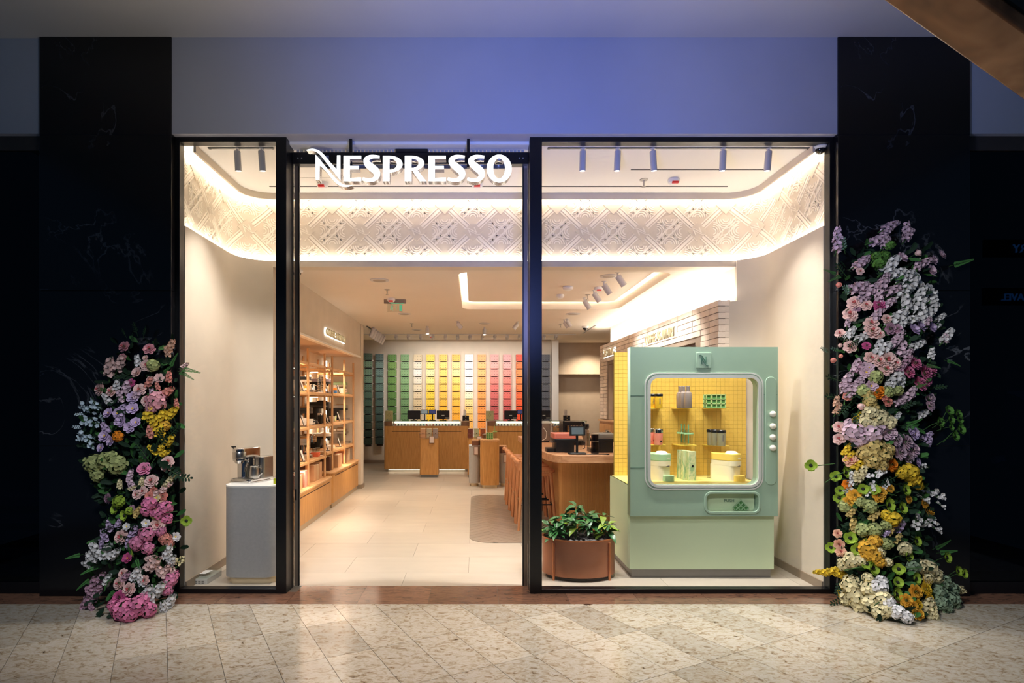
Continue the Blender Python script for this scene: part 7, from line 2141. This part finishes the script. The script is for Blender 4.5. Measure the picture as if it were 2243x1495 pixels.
body_of('body', SKM, [([(0, 0, 0.85), (0, 0, 1.1), (0, 0, 1.38), (0, 0, 1.46), (0, -0.01, 1.54)], [0.15, 0.15, 0.1, 0.055, 0.052], 14), ([(0, -0.01, 1.5), (0, -0.02, 1.58), (0, -0.02, 1.66), (0, -0.01, 1.73), (0, 0, 1.76)], [0.05, 0.078, 0.09, 0.072, 0.02], 14)] + [([(s * 0.1, 0, 0.86), (s * 0.11, -0.01, 0.45), (s * 0.12, 0.02, 0.06), (s * 0.12, -0.12, 0.02)], [0.09, 0.06, 0.04, 0.035], 10) for s in (-1, 1)], mq)
jk = body_of('jacket', NAVY, [([(0, 0, 0.80), (0, 0, 0.95), (0, 0, 1.15), (0, 0, 1.36), (0, 0, 1.43)], [0.185, 0.18, 0.175, 0.185, 0.08], 16)] + [([(s * 0.15, 0, 1.38), (s * 0.235, 0.01, 1.33), (s * 0.27, 0.0, 1.1), (s * 0.24, -0.1, 0.86)], [0.085, 0.075, 0.06, 0.05], 10) for s in (-1, 1)], mq)
part(mq, 'shirt_collar', MB().prism([(-0.07, 1.46), (0.07, 1.46), (0.0, 1.18)], 0, 0.19, 0, MXZ), WCUF)
for s in (-1, 1):
    part(mq, 'shirt_cuff', MB().tube([(s * 0.24, -0.095, 0.875), (s * 0.232, -0.115, 0.825)], 0.052, 10), WCUF)
    hd = MB().tube([(s * 0.232, -0.115, 0.83), (s * 0.22, -0.13, 0.78), (s * 0.2, -0.14, 0.75)], [0.026, 0.036, 0.03], 10)
    for k in range(4):
        b = Vector((s * (0.215 - 0.016 * k), -0.13 - 0.006 * k, 0.755)); l2 = (0.07, 0.08, 0.075, 0.06)[k]
        hd.tube([b, b + Vector((-s * 0.012, -0.02, -l2 * 0.55)), b + Vector((-s * 0.02, -0.02, -l2))], [0.009, 0.0085, 0.006], 8)
    hd.tube([(s * 0.235, -0.14, 0.79), (s * 0.22, -0.165, 0.765), (s * 0.205, -0.17, 0.735)], [0.011, 0.01, 0.007], 8)
    hd.build('hand', SKM, mq, smooth=60)
    part(mq, 'trouser_leg', MB().tube([(s * 0.1, 0, 0.88), (s * 0.11, 0, 0.45), (s * 0.12, 0.01, 0.08)], [0.11, 0.085, 0.07], 12), mat('charcoal trousers', (30, 32, 40), 0.85))
part(mq, 'hair', MB().ball((0, 0.015, 1.685), 0.094, 14, sz=1.0, lo=-0.2), mat('mannequin hair', (26, 24, 26), 0.7))
part(mq, 'face', MB().ball((0, -0.105, 1.64), 0.016, 8).ball((-0.03, -0.1, 1.665), 0.01, 8).ball((0.03, -0.1, 1.665), 0.01, 8).box(-0.022, 0.022, -0.106, -0.095, 1.60, 1.607), SKM)
pf = thing('display_platform', 'low dim blue display platform behind the dark right glass', 'platform', (4.9, Y(4.9), 0))
part(pf, 'top', MB().box(-1.0, 1.2, -0.45, 0.5, 0.10, 0.12), mat('platform grey', (96, 104, 124), 0.5, var=0.05)); part(pf, 'front', MB().box(-0.98, 1.18, -0.43, 0.48, 0, 0.10), mat('platform grey', (96, 104, 124), 0.5, var=0.05))
